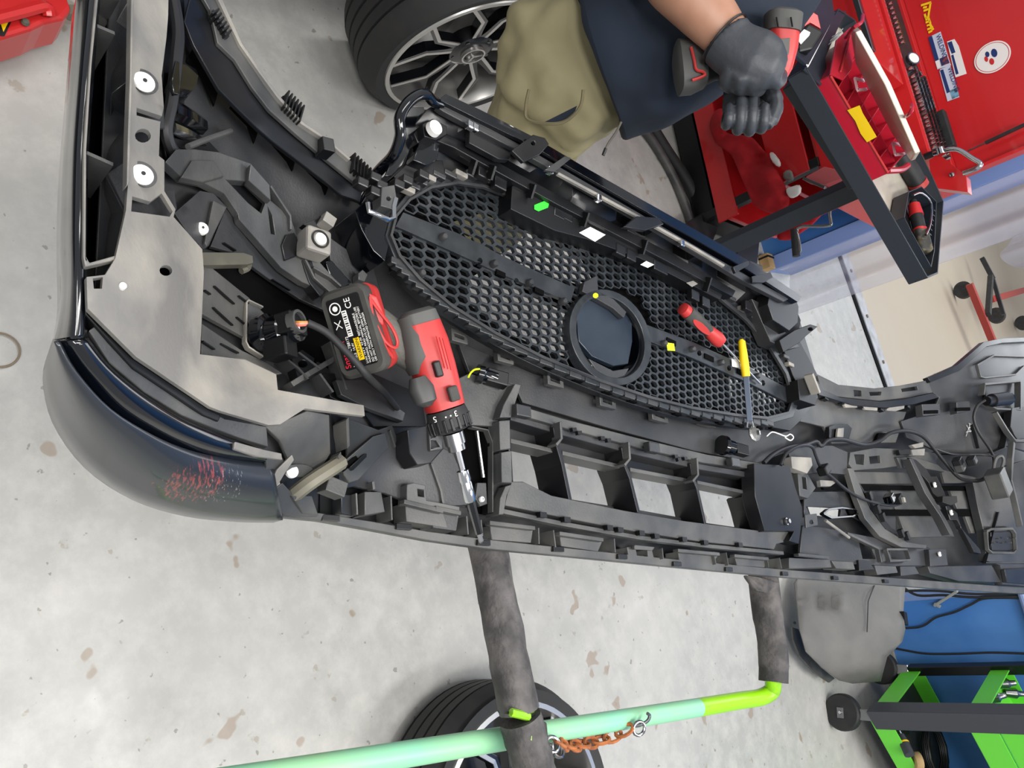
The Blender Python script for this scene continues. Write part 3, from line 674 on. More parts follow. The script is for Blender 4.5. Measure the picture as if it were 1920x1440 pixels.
for q in [(1075, 806), (1085, 812), (1128, 822), (1140, 826), (1266, 856), (1284, 860), (1272, 862)]:
    fb = MB(); bxp(fb, q[0], q[1], .014, .010, .006, .006, 12); fb.build('beam_notch', M['black'], bumper)
# slotted tabs beneath the grille
for q in [(862, 630), (948, 668), (1042, 712), (1140, 752), (1238, 778), (1327, 786)]:
    z = ZB(*q)
    bp('slotted_tab', [(q[0] - 16, q[1] - 16), (q[0] + 14, q[1] - 6), (q[0] + 16, q[1] + 16), (q[0] - 14, q[1] + 8)], 'plastic_mid', .012, .010, holes=[[(q[0] - 10, q[1] - 6), (q[0] + 9, q[1] + 1), (q[0] + 9, q[1] + 8), (q[0] - 9, q[1] + 1)]])
# right black box and far wing
bp('duct_cover', [(1414, 869), (1481, 873), (1492, 915), (1504, 950), (1502, 990), (1498, 1020), (1480, 1014), (1490, 996), (1434, 996), (1416, 930)], 'plastic_dark', .024, .03, sub=1)
b_ = MB(); q = P(1473, 978, ZB(1473, 978) + .024); b_.lathe(q, AZ, [(0, .008), (.004, .008), (.004, .005), (.010, .005)], 6); b_.build('bolt', M['steel'], bumper)
# ---------------------------------------------------------------- bumper, far wing
bp('arch_flange', [(1533, 704), (1572, 721), (1640, 728), (1686, 723), (1739, 713), (1749, 736), (1700, 746), (1650, 752), (1572, 744), (1540, 730)], 'plastic_mid', .006, .008, sub=2, holes=[[(1601, 731), (1616, 732), (1616, 743), (1602, 743)], [(1630, 735), (1654, 734), (1652, 741), (1632, 742)], [(1690, 729), (1720, 724), (1722, 731), (1692, 735)]])
bp('arch_beam', [(1532, 712), (1545, 732), (1575, 745), (1650, 753), (1700, 748), (1748, 737), (1762, 745), (1715, 758), (1660, 765), (1600, 760), (1560, 748), (1536, 740)], 'plastic_dark', .012, .014, sub=2)
for poly in [[(1578, 750), (1608, 756), (1608, 764), (1586, 764)], [(1616, 756), (1646, 760), (1646, 770), (1622, 768)], [(1664, 766), (1676, 760), (1697, 757), (1696, 766), (1680, 771), (1664, 770)]]:
    bp('arch_tab', poly, 'plastic_dust', .010, .006)
for q in [(1546, 746), (1578, 755), (1612, 760), (1650, 767), (1700, 762)]:
    fb = MB(); bxp(fb, q[0], q[1], .006, .018, .012, .012, -10); fb.build('arch_notch', M['black'], bumper, bevel=.001)
bp('wing_panel', [(1755, 700), (1795, 688), (1845, 645), (1935, 634), (1935, 850), (1885, 835), (1870, 850), (1762, 848), (1700, 820), (1690, 790), (1750, 770), (1762, 745), (1749, 736), (1739, 713)], 'plastic', .0, .006, sub=2, smooth=True)
bp('wing_edge', [(1740, 708), (1795, 684), (1845, 641), (1880, 634), (1935, 632), (1935, 640), (1880, 643), (1850, 650), (1800, 695), (1745, 717)], 'plastic_dark', .010, .014, sub=2)
def outline_rib(name, path, dz=.006, h=.008, th=.0045, m='plastic_mid', closed=False):
    if closed: path = path + [path[0]]
    rb = MB(); rib(rb, path, dz, h, th); return rb.build(name, M[m], bumper, bevel=.001)
outline_rib('raised_frame', [(1930, 668), (1920, 668), (1865, 666), (1834, 684), (1840, 706), (1848, 708), (1906, 702), (1922, 686)])
bp('sensor_pocket', [(1846, 722), (1912, 716), (1913, 766), (1870, 764), (1850, 752)], 'plastic_dark', .004, .006)
outline_rib('pocket_frame', [(1846, 740), (1848, 720), (1914, 714), (1915, 768), (1870, 766), (1848, 754)], .014, .016, .006)
sx = MB(); a = P(1850, 752, ZB(1850, 752) + .02); b = P(1890, 747, ZB(1890, 747) + .024); sx.lathe(a, b - a, [(0, .013), (.02, .013), (.022, .018), ((b - a).length, .018)], 20); o = sx.build('parking_sensor', M['plastic_dark'], bumper, smooth=True)
sx = MB(); sx.lathe(b, (b - a), [(0, .018), (.004, .018), (.006, .014)], 20); sx.build('lens', M['gloss'], o, smooth=True)
for poly in [[(1729, 758), (1762, 757), (1764, 777), (1731, 780)], [(1794, 754), (1818, 752), (1820, 770), (1795, 775)]]:
    bp('clip_housing', poly, 'plastic', .014, .018); cx = sum(p[0] for p in poly) / 4; cy = sum(p[1] for p in poly) / 4
    bp('housing_slot', [(cx - 13, cy + 2), (cx + 13, cy + 1), (cx + 13, cy + 7), (cx - 13, cy + 8)], 'void', .015, .004, bevel=0)
# chalk marks
ck = mat('chalk', (200, 200, 200), .8)
for i, st in enumerate([[(1812, 818), (1818, 800)], [(1812, 810), (1822, 808)], [(1816, 803), (1822, 800)], [(1813, 797), (1820, 810), (1818, 796), (1826, 804)], [(1817, 794), (1829, 799)]]):
    rb = MB(); rib(rb, st, .0015, .001, .0016); o = rb.build('chalk_mark', ck, bumper)
outline_rib('panel_seam', [(1755, 848), (1860, 851), (1885, 840), (1893, 800)], .006, .02, .005, 'plastic_dark')
outline_rib('panel_seam', [(1826, 795), (1838, 840)], .004, .01, .003, 'plastic_dark')
bp('shield_panel', [(1500, 790), (1530, 745), (1570, 752), (1610, 768), (1700, 772), (1690, 800), (1680, 830), (1560, 832), (1545, 800)], 'plastic_mid', -.004, .006, sub=2, smooth=True, holes=[[(1518, 812), (1534, 812), (1534, 826), (1520, 826)]])
bp('clip_window', [(1555, 800), (1565, 796), (1590, 795), (1598, 803), (1592, 826), (1556, 828)], 'plastic_dark', .004, .01, holes=[[(1566, 805), (1570, 805), (1568, 820), (1564, 820)]])
bp('clip_tongue', [(1572, 803), (1583, 802), (1582, 820), (1570, 821)], 'plastic_dust', .010, .006)
bp('cutout', [(1648, 812), (1664, 812), (1652, 830), (1642, 830)], 'void', .003, .006, bevel=0)
bp('shiny_duct', [(1480, 850), (1500, 836), (1560, 835), (1590, 848), (1588, 890), (1540, 886), (1500, 890), (1484, 872)], 'plastic', .006, .01, sub=2, smooth=True)
bp('reflector_box', [(1484, 856), (1522, 858), (1524, 872), (1514, 888), (1486, 878)], 'plastic_dust', .020, .02); bp('reflector_box', [(1496, 888), (1515, 889), (1530, 915), (1515, 935), (1500, 930)], 'plastic_mid', .010, .02, holes=[[(1504, 894), (1512, 895), (1514, 918), (1506, 916)]])
bp('grey_wedge', [(1538, 900), (1572, 902), (1558, 912), (1540, 912)], 'plastic_dust', .012, .01)
# long shiny slats
for i, poly in enumerate([[(1594, 884), (1722, 886), (1730, 908), (1600, 907)], [(1670, 917), (1748, 917), (1765, 955), (1680, 958)], [(1685, 968), (1770, 966), (1790, 1006), (1700, 1008)], [(1765, 880), (1840, 898), (1845, 906), (1772, 906)], [(1780, 915), (1828, 914), (1832, 955), (1795, 954)], [(1810, 968), (1838, 968), (1842, 1000), (1822, 1000)]]):
    bp('louvre_slat', poly, 'plastic_mid', -.004, .008, sub=2)
for poly in [[(1540, 908), (1845, 912), (1845, 920), (1545, 918)], [(1590, 955), (1840, 956), (1840, 968), (1595, 966)]]:
    bp('louvre_gap', poly, 'void', -.002, .006, bevel=0)
bp('louvre_sheet', [(1508, 922), (1680, 920), (1680, 1000), (1660, 1000), (1600, 970), (1508, 970)], 'plastic', -.008, .004, holes=[[(1512, 950), (1545, 951), (1578, 956), (1574, 974), (1520, 968)]])
ol = [(1545, 963), (1555, 955), (1580, 952), (1605, 955), (1612, 962), (1600, 968), (1560, 971)]
outline_rib('oval_frame', ol, .004, .01, .004, 'gloss', True)
# cross bracket with two screws
bp('cross_bracket', [(1705, 858), (1718, 862), (1738, 880), (1746, 893), (1757, 893), (1772, 925), (1780, 950), (1795, 962), (1802, 990), (1838, 1030), (1840, 1038), (1828, 1036), (1795, 975), (1782, 975), (1772, 945), (1750, 925), (1742, 905), (1728, 890)], 'plastic_dark', .018, .012)
bp('cross_bracket_rail', [(1706, 860), (1712, 860), (1745, 925), (1775, 975), (1788, 1000), (1782, 1003), (1765, 970), (1735, 925)], 'plastic', .028, .02)
washer(1754, 909, .007, .022); washer(1785, 961, .007, .022); washer(1763, 1039, .006, .012)
bp('bracket_knob', [(1768, 930), (1795, 930), (1796, 942), (1784, 948), (1768, 942)], 'black', .034, .02)
# curved beam
bp('curved_beam', [(1590, 878), (1600, 878), (1614, 912), (1632, 955), (1660, 992), (1700, 1016), (1738, 1022), (1737, 1028), (1690, 1026), (1650, 1006), (1622, 972), (1604, 925)], 'plastic_mid', .012, .014, sub=2)
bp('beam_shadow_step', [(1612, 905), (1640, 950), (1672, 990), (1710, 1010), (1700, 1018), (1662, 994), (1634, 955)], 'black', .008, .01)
for q in [(1630, 930), (1645, 955), (1655, 970), (1690, 1000), (1700, 1005)]:
    fb = MB(); bxp(fb, q[0], q[1], .018, .014, .02, .012, 20); fb.build('beam_clip', M['plastic_dark'], bumper, bevel=.001)
bp('upper_frame', [(1595, 848), (1640, 840), (1700, 842), (1760, 850), (1756, 870), (1700, 872), (1655, 878), (1600, 882), (1592, 870)], 'plastic_mid', .008, .008, holes=[[(1602, 852), (1622, 852), (1620, 872), (1606, 870)], [(1630, 856), (1650, 854), (1652, 868), (1632, 870)]])
for poly, m, d in [([(1710, 834), (1732, 829), (1732, 838), (1716, 841)], 'plastic_dust', .018), ([(1710, 843), (1735, 841), (1734, 854), (1712, 854)], 'plastic_dust', .022), ([(1686, 844), (1710, 842), (1710, 852), (1688, 853)], 'black', .020), ([(1682, 858), (1712, 856), (1760, 872), (1772, 885), (1720, 876), (1690, 878)], 'plastic_mid', .014)]:
    bp('clip_piece', poly, m, d, .01)
# lower far part
bp('foot_panel', [(1505, 985), (1550, 990), (1600, 1000), (1650, 1010), (1740, 1026), (1760, 1040), (1760, 1060), (1680, 1062), (1560, 1056), (1500, 1040)], 'plastic', .0, .006, sub=2, holes=[[(1668, 1032), (1700, 1032), (1704, 1048), (1672, 1048)], [(1610, 1012), (1636, 1030), (1642, 1048), (1618, 1048)]])
outline_rib('hole_frame', [(1664, 1030), (1702, 1030), (1708, 1050), (1670, 1052)], .010, .01, .005, 'plastic_mid', True)
outline_rib('hole_frame', [(1590, 1000), (1648, 1028), (1654, 1054)], .010, .01, .006, 'plastic_mid')
wv = MB(); wv.tube([P(1548, 976, ZB(1548, 976) + .012), P(1592, 1008, ZB(1592, 1008) + .01)], .0035, 8); wv.build('stay_rod', M['plastic_dust'], bumper, smooth=True)
bp('bolt_tab', [(1510, 965), (1532, 963), (1534, 985), (1512, 990)], 'plastic_mid', .014, .004, holes=[circ(1522, 979, 4, 4)])
bp('bolt_tab', [(1742, 1030), (1774, 1030), (1778, 1060), (1745, 1062)], 'plastic', .008, .02)
for poly, m in [([(1560, 1052), (1600, 1054), (1604, 1068), (1568, 1066)], 'plastic_mid'), ([(1610, 1050), (1630, 1052), (1640, 1068), (1612, 1070)], 'plastic_dark'), ([(1640, 1060), (1680, 1062), (1684, 1074), (1646, 1078)], 'plastic_mid'), ([(1688, 1062), (1716, 1062), (1724, 1076), (1690, 1080)], 'plastic'), ([(1740, 1062), (1860, 1060), (1878, 1092), (1800, 1090), (1745, 1075)], 'plastic'), ([(1480, 1046), (1556, 1050), (1560, 1064), (1480, 1066)], 'plastic_mid')]:
    bp('foot_pocket', poly, m, .004, .03)
bp('end_panel', [(1824, 905), (1850, 900), (1870, 880), (1900, 870), (1935, 860), (1935, 1100), (1880, 1096), (1876, 1060), (1850, 1052), (1846, 1000), (1836, 960)], 'plastic', .006, .02, sub=2, smooth=True)
outline_rib('square_frame', [(1852, 996), (1860, 992), (1900, 991), (1906, 1000), (1908, 1030), (1902, 1037), (1862, 1036), (1855, 1030)], .012, .01, .006, 'plastic_mid', True)
bp('pin_tray', [(1858, 998), (1902, 996), (1904, 1032), (1860, 1032)], 'plastic_dark', .008, .004)
for i in range(6):
    fb = MB(); bxp(fb, 1862 + 8 * i, 1018 - (i % 2) * 8, .012, .003, .003, .008, 0); fb.build('pin', M['plastic_mid'], bumper)
outline_rib('panel_seam', [(1874, 960), (1850, 1055), (1934, 1056)], .008, .01, .005, 'plastic_dark')
bp('foot_recess', [(1884, 1068), (1935, 1066), (1935, 1096), (1888, 1092)], 'plastic_dark', .012, .01)
outline_rib('end_bar', [(1903, 830), (1900, 860), (1898, 900), (1908, 940), (1918, 985)], .030, .014, .012, 'plastic_mid')
bp('end_block', [(1898, 765), (1935, 760), (1935, 820), (1908, 824), (1895, 800)], 'plastic_dark', .014, .02)
outline_rib('block_frame', [(1870, 772), (1892, 808), (1906, 826), (1934, 826)], .022, .014, .008, 'plastic_mid')
sx = MB(); bxp(sx, 1872, 906, .040, .06, .065, .04, 24); sx.build('control_box', M['plastic_mid'], bumper, bevel=.003)
# harness
cable('harness', [(1432, 868, .02), (1450, 852, .02), (1480, 838, .012), (1510, 834, .012), (1530, 828, .01), (1540, 836, .012), (1552, 826, .012), (1580, 824, .014), (1620, 834, .014), (1650, 826, .018), (1670, 812, .02), (1700, 808, .02), (1730, 818, .018), (1752, 842, .018), (1775, 870, .018), (1800, 896, .018), (1830, 902, .02), (1850, 895, .024), (1862, 880, .026)], .0048, n=10)
cable('harness', [(1464, 872, .03), (1475, 850, .03), (1500, 836, .03), (1522, 838, .028), (1530, 855, .024), (1540, 878, .018), (1560, 895, .016), (1590, 920, .016), (1625, 938, .018), (1668, 948, .02), (1690, 944, .02)], .0036, n=8)
cable('harness', [(1848, 750, .024), (1832, 762, .018), (1826, 785, .014), (1836, 812, .014), (1856, 842, .018), (1864, 862, .022), (1862, 884, .026)], .0036, n=8)
cable('harness', [(1752, 840, .018), (1790, 852, .02), (1840, 852, .02), (1872, 858, .022)], .003, n=8)
for q, mm in [((1545, 881), 'black'), ((1668, 935), 'gloss'), ((1683, 936), 'black'), ((1796, 866), 'plastic_dark'), ((1800, 876), 'plastic_mid'), ((1822, 864), 'plastic_dark')]:
    fb = MB(); bxp(fb, q[0], q[1], .024, .028, .02, .022, 30); fb.build('plug', M[mm], bumper, bevel=.003)
fb = MB(); bxp(fb, 1691, 938, .030, .012, .012, .014, 0); fb.build('plug_tab', M['plastic_dust'], bumper)
lp = MB(); lp.tube([P(x, y, ZB(x, y) + .03) for x, y in [(1862, 884), (1868, 860), (1878, 855), (1882, 865), (1876, 884)]], .004, 8, smooth=5); lp.build('cable_loop', M['plastic_mid'], bumper, smooth=True)
# sensor right of the centre band, sensor behind the drill
def park(px, py, r, lead=True):
    z = ZB(px, py); a = P(px - 14, py - 2, z + .008); b = P(px + 22, py + 8, z + .018); d = (b - a).normalized()
    s = MB(); s.lathe(a, d, [(0, r), (.008, r * 1.05), (.012, r * .8), (.03, r * .75)], 20); o = s.build('parking_sensor', M['gloss'], bumper, smooth=True)
    s2 = MB(); sd = d.cross(AZ).normalized(); s2.box(b, (d, sd, sd.cross(d)), (.034, .022, .018)); s2.build('plug', M['black'], o, bevel=.002)
    s3 = MB(); s3.box(b + d * .012 + sd.cross(d) * -.008, (d, sd, sd.cross(d)), (.006, .012, .006)); s3.build('tab', M['plastic_dust'], o)
park(1366, 836, .019); park(908, 702, .014)
wv = MB(); wv.tube([P(x, y, ZB(x, y) + .02) for x, y in [(900, 692), (890, 693), (882, 700), (878, 708)]], .0014, 6, smooth=4); wv.build('lead', M['neon_yellow'], bumper, smooth=True)
# moulded socket and rim round the lower right of the grille
bp('grille_seat', [(1470, 735), (1492, 745), (1500, 760), (1530, 720), (1534, 745), (1500, 790), (1482, 808), (1440, 800), (1400, 792), (1420, 778), (1470, 770)], 'plastic_dark', .010, .02, sub=2)

# ---------------------------------------------------------------- grille
def plane_z(p0, p1, p2):
    n = (p1 - p0).cross(p2 - p0)
    def z(px, py):
        r = ray(px, py); t = n.dot(p0 - CAM) / n.dot(r); return CAMH + r.z * t
    return z, n.normalized()
G0, G1, G2 = P(740, 430, .900), P(1490, 740, .925), P(900, 345, .915)
ZG, GN = plane_z(G0, G1, G2)
if GN.z < 0: GN = -GN
grille = empty('radiator_grille', P(1110, 560, .90), 'black honeycomb radiator grille seated in the middle of the bumper, with a round badge plate', 'grille')
def gp(name, outer, m='grille', dz=0.0, th=.004, **k): return plate(name, outer, M[m], dz, th, parent=grille, zf=ZG, **k)
inner = [(736, 440), (745, 405), (770, 375), (810, 352), (860, 343), (910, 350), (1000, 385), (1100, 425), (1180, 455), (1260, 500), (1340, 550), (1400, 600), (1445, 650), (1475, 700), (1489, 745), (1480, 772), (1440, 782), (1380, 776), (1300, 763), (1220, 743), (1130, 713), (1020, 668), (930, 622), (850, 572), (790, 522), (752, 478)]
cxg, cyg = 1110, 565
def grow(poly, k):
    n = len(poly); out = []
    for i in range(n):
        a, b = poly[i - 1], poly[(i + 1) % n]; tx, ty = b[0] - a[0], b[1] - a[1]; l = math.hypot(tx, ty); out.append((poly[i][0] + ty / l * k, poly[i][1] - tx / l * k))
    return out
gp('frame', grow(inner, 13), 'grille', .008, .020, holes=[inner], sub=1)
gp('frame_bead', grow(inner, 4), 'plastic', .013, .006, holes=[grow(inner, -1)], sub=1)
def GPt(x, y, dz=0): return P(x, y, ZG(x, y) + dz)
O = GPt(1110, 560); E1 = (GPt(1490, 745) - GPt(740, 420)); E1 = (E1 - GN * E1.dot(GN)).normalized(); E2 = GN.cross(E1).normalized()
def topix(v):
    r = v - CAM; a = r.dot(VR); b = r.dot(VU); d = r.dot(VF); a *= FPX / d; b *= FPX / d
    return (960 + a * -UY + b * UX, 720 + a * UX + b * UY)
bc = (1143, 633)
def banddist(x, y):
    p = [(770, 415), (860, 455), (960, 505), (1060, 552)] if x < 1143 else [(1215, 622), (1300, 655), (1400, 700), (1475, 745)]
    m_ = 1e9
    for (ax, ay), (bx_, by_) in zip(p, p[1:]):
        t = max(0, min(1, ((x - ax) * (bx_ - ax) + (y - ay) * (by_ - ay)) / ((bx_ - ax) ** 2 + (by_ - ay) ** 2)))
        m_ = min(m_, math.hypot(x - ax - t * (bx_ - ax), y - ay - t * (by_ - ay)))
    return m_
hx = MB(); cc, dd_, hh = .0128, .0074, .0068; sx_ = cc + dd_
verts = []; faces = []
for i in range(-45, 46):
    for j in range(-32, 33):
        c = O + E1 * (i * sx_) + E2 * ((j * 2 + (i % 2)) * hh)
        x, y = topix(c)
        if not inside(inner, x, y): continue
        if ((x - bc[0]) / 84) ** 2 + ((y - bc[1]) / 100) ** 2 < 1: continue
        if banddist(x, y) < 15: continue
        O6 = [(cc, 0), (dd_, hh), (-dd_, hh), (-cc, 0), (-dd_, -hh), (dd_, -hh)]
        base = len(verts)
        for k, (a, b) in enumerate(O6): verts.append(c + E1 * a + E2 * b)
        s = .74
        for a, b in O6: verts.append(c + E1 * a * s * 1.03 + E2 * b * s)
        for a, b in O6: verts.append(c + E1 * a * s * .94 + E2 * b * s * .9 - GN * .006)
        for k in range(6):
            k2 = (k + 1) % 6
            faces.append((base + k, base + k2, base + 6 + k2, base + 6 + k)); faces.append((base + 6 + k, base + 6 + k2, base + 12 + k2, base + 12 + k))
me = bpy.data.meshes.new('honeycomb'); me.from_pydata([tuple(v) for v in verts], [], faces); me.validate(); me.materials.append(M['grille'])
hc = bpy.data.objects.new('honeycomb', me); COL.objects.link(hc); hc.parent = grille; hc.matrix_parent_inverse = grille.matrix_world.inverted()
sm = hc.modifiers.new('s', 'SOLIDIFY'); sm.thickness = .0012; sm.offset = -1
# black backing plate added behind the mesh to darken it, open in three fields
gp('mesh_backing', grow(inner, 2), 'void', -.022, .003, bevel=0, holes=[[(850, 415), (905, 398), (1000, 440), (1090, 482), (1112, 522), (1085, 534), (1000, 506), (890, 466)], [(872, 528), (900, 510), (1010, 560), (1075, 590), (1082, 672), (1030, 662), (950, 622), (885, 575)], [(1368, 668), (1400, 680), (1446, 705), (1460, 756), (1378, 764), (1365, 720)]])
band1 = [(756, 398), (860, 438), (960, 488), (1078, 540), (1070, 566), (955, 520), (850, 472), (742, 424)]
gp('cross_bar', band1, 'grille', .004, .008, holes=[circ(900, 489, 5, 6), circ(968, 527, 5, 6)])
gp('cross_bar', [(1212, 608), (1300, 641), (1400, 686), (1482, 730), (1480, 756), (1395, 714), (1295, 670), (1208, 636)], 'grille', .004, .008, holes=[circ(1312, 662, 4, 5), circ(1368, 690, 4, 5), circ(1431, 718, 4, 5)])
def peg(x, y, r=.006, h=.012, m='plastic'):
    q = MB(); c = GPt(x, y, .002); q.lathe(c, GN, [(0, r), (h * .8, r * .95), (h, r * .6)], 14); q.build('peg', M[m], grille, smooth=True)
for x, y in [(826, 447), (921, 497), (988, 532), (1051, 567), (1240, 645), (1293, 656), (1347, 681), (1415, 706), (785, 515)]: peg(x, y)
for x, y in [(940, 512), (1012, 545), (1260, 640), (1331, 670), (1392, 698)]:
    gp('bar_window', [(x - 9, y - 8), (x + 8, y), (x + 8, y + 9), (x - 9, y + 1)], 'void', .006, .004, bevel=0)
gp('sticker', [(1250, 642), (1264, 644), (1266, 658), (1252, 657)], 'neon_yellow', .012, .0006)['label'] = 'neon yellow sticker'
gp('sticker', [(1372, 673), (1384, 676), (1387, 690), (1373, 687)], 'white', .007, .0006)['label'] = 'white sticker'
# badge ring and radar plate
def ell(cx, cy, rx, ry, rot, n=40):
    c_, s_ = math.cos(rot), math.sin(rot)
    return [(cx + rx * math.cos(2 * math.pi * i / n) * c_ - ry * math.sin(2 * math.pi * i / n) * s_, cy + rx * math.cos(2 * math.pi * i / n) * s_ + ry * math.sin(2 * math.pi * i / n) * c_) for i in range(n)]
gp('badge_ring', ell(1145, 632, 72, 94, -.45), 'grille', .012, .018, holes=[ell(1145, 632, 60, 80, -.45)], sub=1)
gp('badge_bowl', ell(1145, 632, 61, 81, -.45), 'gloss', -.020, .004, sub=1)
gp('badge_wall', ell(1148, 634, 66, 86, -.45), 'gloss', .006, .024, holes=[ell(1139, 630, 55, 77, -.45)], sub=1)
M['radar'] = mat('radar_plate', (30, 38, 48), .28, noise=((46, 54, 64), 8, .35, .7))
gp('radar_plate', [(1094, 548), (1125, 556), (1160, 575), (1185, 602), (1186, 640), (1178, 682), (1150, 686), (1110, 668), (1086, 640), (1082, 600), (1086, 565)], 'radar', .002, .01, sub=1)
gp('ring_arm', [(1092, 546), (1096, 528), (1120, 516), (1122, 545), (1150, 560), (1175, 585), (1170, 596), (1150, 578), (1122, 562)], 'plastic', .012, .01)
gp('ring_arm', [(1104, 672), (1120, 680), (1150, 695), (1180, 690), (1172, 704), (1150, 712), (1118, 694)], 'plastic', .010, .01)
gp('ring_highlight', [(1106, 684), (1120, 684), (1132, 690), (1124, 696)], 'white', .008, .003)  # white sliver painted as a highlight on the badge ring
gp('sticker', circ(1117, 554, 5), 'neon_yellow', .024, .0006)['label'] = 'round yellow sticker'
# upper carrier
gp('carrier_panel', [(742, 338), (760, 300), (778, 232), (800, 205), (826, 188), (900, 228), (1000, 290), (1100, 342), (1200, 395), (1300, 450), (1400, 510), (1486, 562), (1502, 600), (1494, 650), (1486, 700), (1460, 650), (1410, 595), (1345, 543), (1262, 492), (1180, 446), (1000, 374), (905, 338), (860, 332), (806, 342), (762, 365), (735, 400)], 'plastic_dark', [.0, .01, .03, .04, .05, .05, .045, .045, .045, .045, .045, .04, .02, .01, 0, 0, 0, 0, 0, 0, 0, 0, 0, 0, 0, 0], .006, sub=2)
gp('top_rail', [(822, 186), (836, 176), (900, 205), (1000, 256), (1100, 315), (1200, 372), (1300, 428), (1400, 486), (1504, 556), (1496, 566), (1396, 502), (1298, 445), (1200, 390), (1100, 332), (1000, 274), (898, 224)], 'gloss', .062, .016)
gp('rail_ledge', [(820, 200), (836, 196), (1000, 284), (1200, 400), (1400, 516), (1480, 560), (1470, 566), (1396, 528), (1200, 412), (1000, 298), (830, 208)], 'plastic', .056, .010)
gp('chrome_bead', [(1048, 322), (1200, 404), (1300, 460), (1360, 496), (1358, 500), (1298, 464), (1198, 408), (1046, 326)], 'plastic_dust', .062, .006)
for x, y in [(1121, 372), (1277, 457), (890, 240), (880, 235), (1030, 320)]:
    q = MB(); c = P(x, y, ZG(x, y) + .062); q.box(c, (E1, E2, GN), (.010, .012, .010)); q.build('chrome_clip', M['chrome'], grille, bevel=.002)
gp('inner_ledge', [(776, 250), (800, 230), (860, 262), (960, 318), (1060, 372), (1150, 418), (1250, 470), (1380, 545), (1374, 556), (1240, 484), (1140, 432), (1050, 386), (950, 332), (850, 276), (800, 256), (784, 268)], 'plastic_dark', .034, .02)
gp('sticker_strip', [(960, 348), (1005, 350), (1090, 392), (1200, 443), (1362, 540), (1350, 562), (1200, 484), (1100, 448), (1040, 432), (958, 392)], 'black', .026, .03)
for poly, m, l in [([(1002, 384), (1022, 376), (1030, 380), (1028, 389), (1010, 396), (1002, 392)], 'neon_green', 'bright green sticker'), ([(1086, 436), (1107, 425), (1136, 440), (1116, 453)], 'white', 'large white sticker'), ([(1201, 496), (1212, 489), (1227, 496), (1215, 502)], 'white', 'small white sticker'), ([(1287, 530), (1300, 526), (1309, 532), (1298, 538)], 'plastic_dust', 'small grey sticker')]:
    gp('sticker', poly, m, .0275, .0008)['label'] = l
for x, y in [(870, 290), (935, 345), (1045, 400), (1180, 430), (1160, 470), (1240, 505), (1180, 480), (1300, 555), (1320, 568), (1400, 575), (1230, 500), (1060, 405), (905, 325)]:
    q = MB(); c = GPt(x, y, .022); q.box(c, (E1, E2, GN), (.024, .020, .012)); q.build('carrier_block', M['plastic_dark'], grille, bevel=.002)
for x, y in [(890, 300), (1000, 345), (925, 310), (1100, 398), (1210, 450), (1330, 520)]:
    q = MB(); a = GPt(x, y, .040); b = GPt(x - 8, y + 26, .030); q.bar(a, b, .004, .012); q.build('carrier_rib', M['black'], grille)
# tabs on the rail
gp('rail_tab', [(960, 282), (1000, 252), (1022, 258), (1030, 270), (1012, 290), (982, 304)], 'plastic_dark', .074, .006, holes=[circ(1000, 268, 4)])
gp('rail_tab', [(1022, 318), (1060, 292), (1072, 296), (1040, 322)], 'plastic', .074, .006)
gp('rail_tab', [(1170, 425), (1195, 405), (1235, 408), (1245, 420), (1210, 432)], 'plastic_dark', .074, .008)
gp('rail_tab', [(1375, 500), (1405, 488), (1404, 497), (1380, 512)], 'plastic_dark', .074, .006)
gp('rail_tab', [(1410, 518), (1445, 510), (1450, 520), (1432, 530), (1412, 530)], 'plastic_dark', .070, .006)
gp('clip_cage', [(880, 236), (905, 248), (960, 280), (955, 300), (935, 298), (880, 268)], 'plastic_dark', .050, .01)
# left end: glossy loop, white grommet
lp = MB(); lp.tube([P(x, y, z) for x, y, z in [(668, 380, .87), (690, 345, .89), (715, 315, .92), (738, 290, .95), (750, 255, .97), (749, 222, .98), (762, 196, .985), (782, 180, .985), (800, 178, .985), (812, 190, .98), (826, 196, .975)]], .0075, 10, smooth=6); lp.build('glossy_loop', M['gloss'], grille, smooth=True)
gp('loop_web', [(752, 258), (757, 215), (770, 200), (795, 200), (800, 225), (780, 250), (765, 290), (735, 330), (722, 330)], 'gloss', .030, .004)
q = MB(); c = GPt(811, 243, .052); q.lathe(c, GN, [(0, .011), (.008, .010), (.008, .007), (.001, .006)], 24); o = q.build('grommet', M['white'], grille, smooth=True); o['label'] = 'white plastic grommet'
gp('grommet_plate', [(792, 232), (812, 222), (838, 236), (838, 252), (818, 262), (796, 256)], 'black', .046, .02)
gp('grommet_foot', [(790, 255), (826, 262), (820, 300), (800, 310), (775, 300)], 'gloss', .030, .02)
gp('corner_socket', [(738, 330), (770, 300), (830, 300), (836, 330), (800, 340), (760, 350)], 'black', .016, .02)
gp('left_wall', [(665, 395), (690, 372), (738, 395), (732, 450), (722, 490), (700, 470), (678, 430)], 'gloss', .006, .05)
q = MB(); 
lk = [GPt(x, y, .040) for x, y in [(690, 380), (692, 396), (728, 412), (738, 408), (738, 388), (742, 372)]]; q.tube(lk, .0035, 8); q.build('bright_latch', M['chrome'], grille, smooth=True)
gp('latch_block', [(716, 350), (740, 346), (744, 372), (736, 392), (714, 386)], 'plastic_mid', .040, .02, holes=[circ(729, 372, 4)])
for x, y in [(676, 345), (700, 335), (712, 350), (744, 348), (760, 340), (790, 330), (700, 362)]:
    q = MB(); c = GPt(x, y, .03); q.box(c, (E1, E2, GN), (.016, .012, .016)); q.build('latch_clip', M['plastic_dark'], grille, bevel=.002)
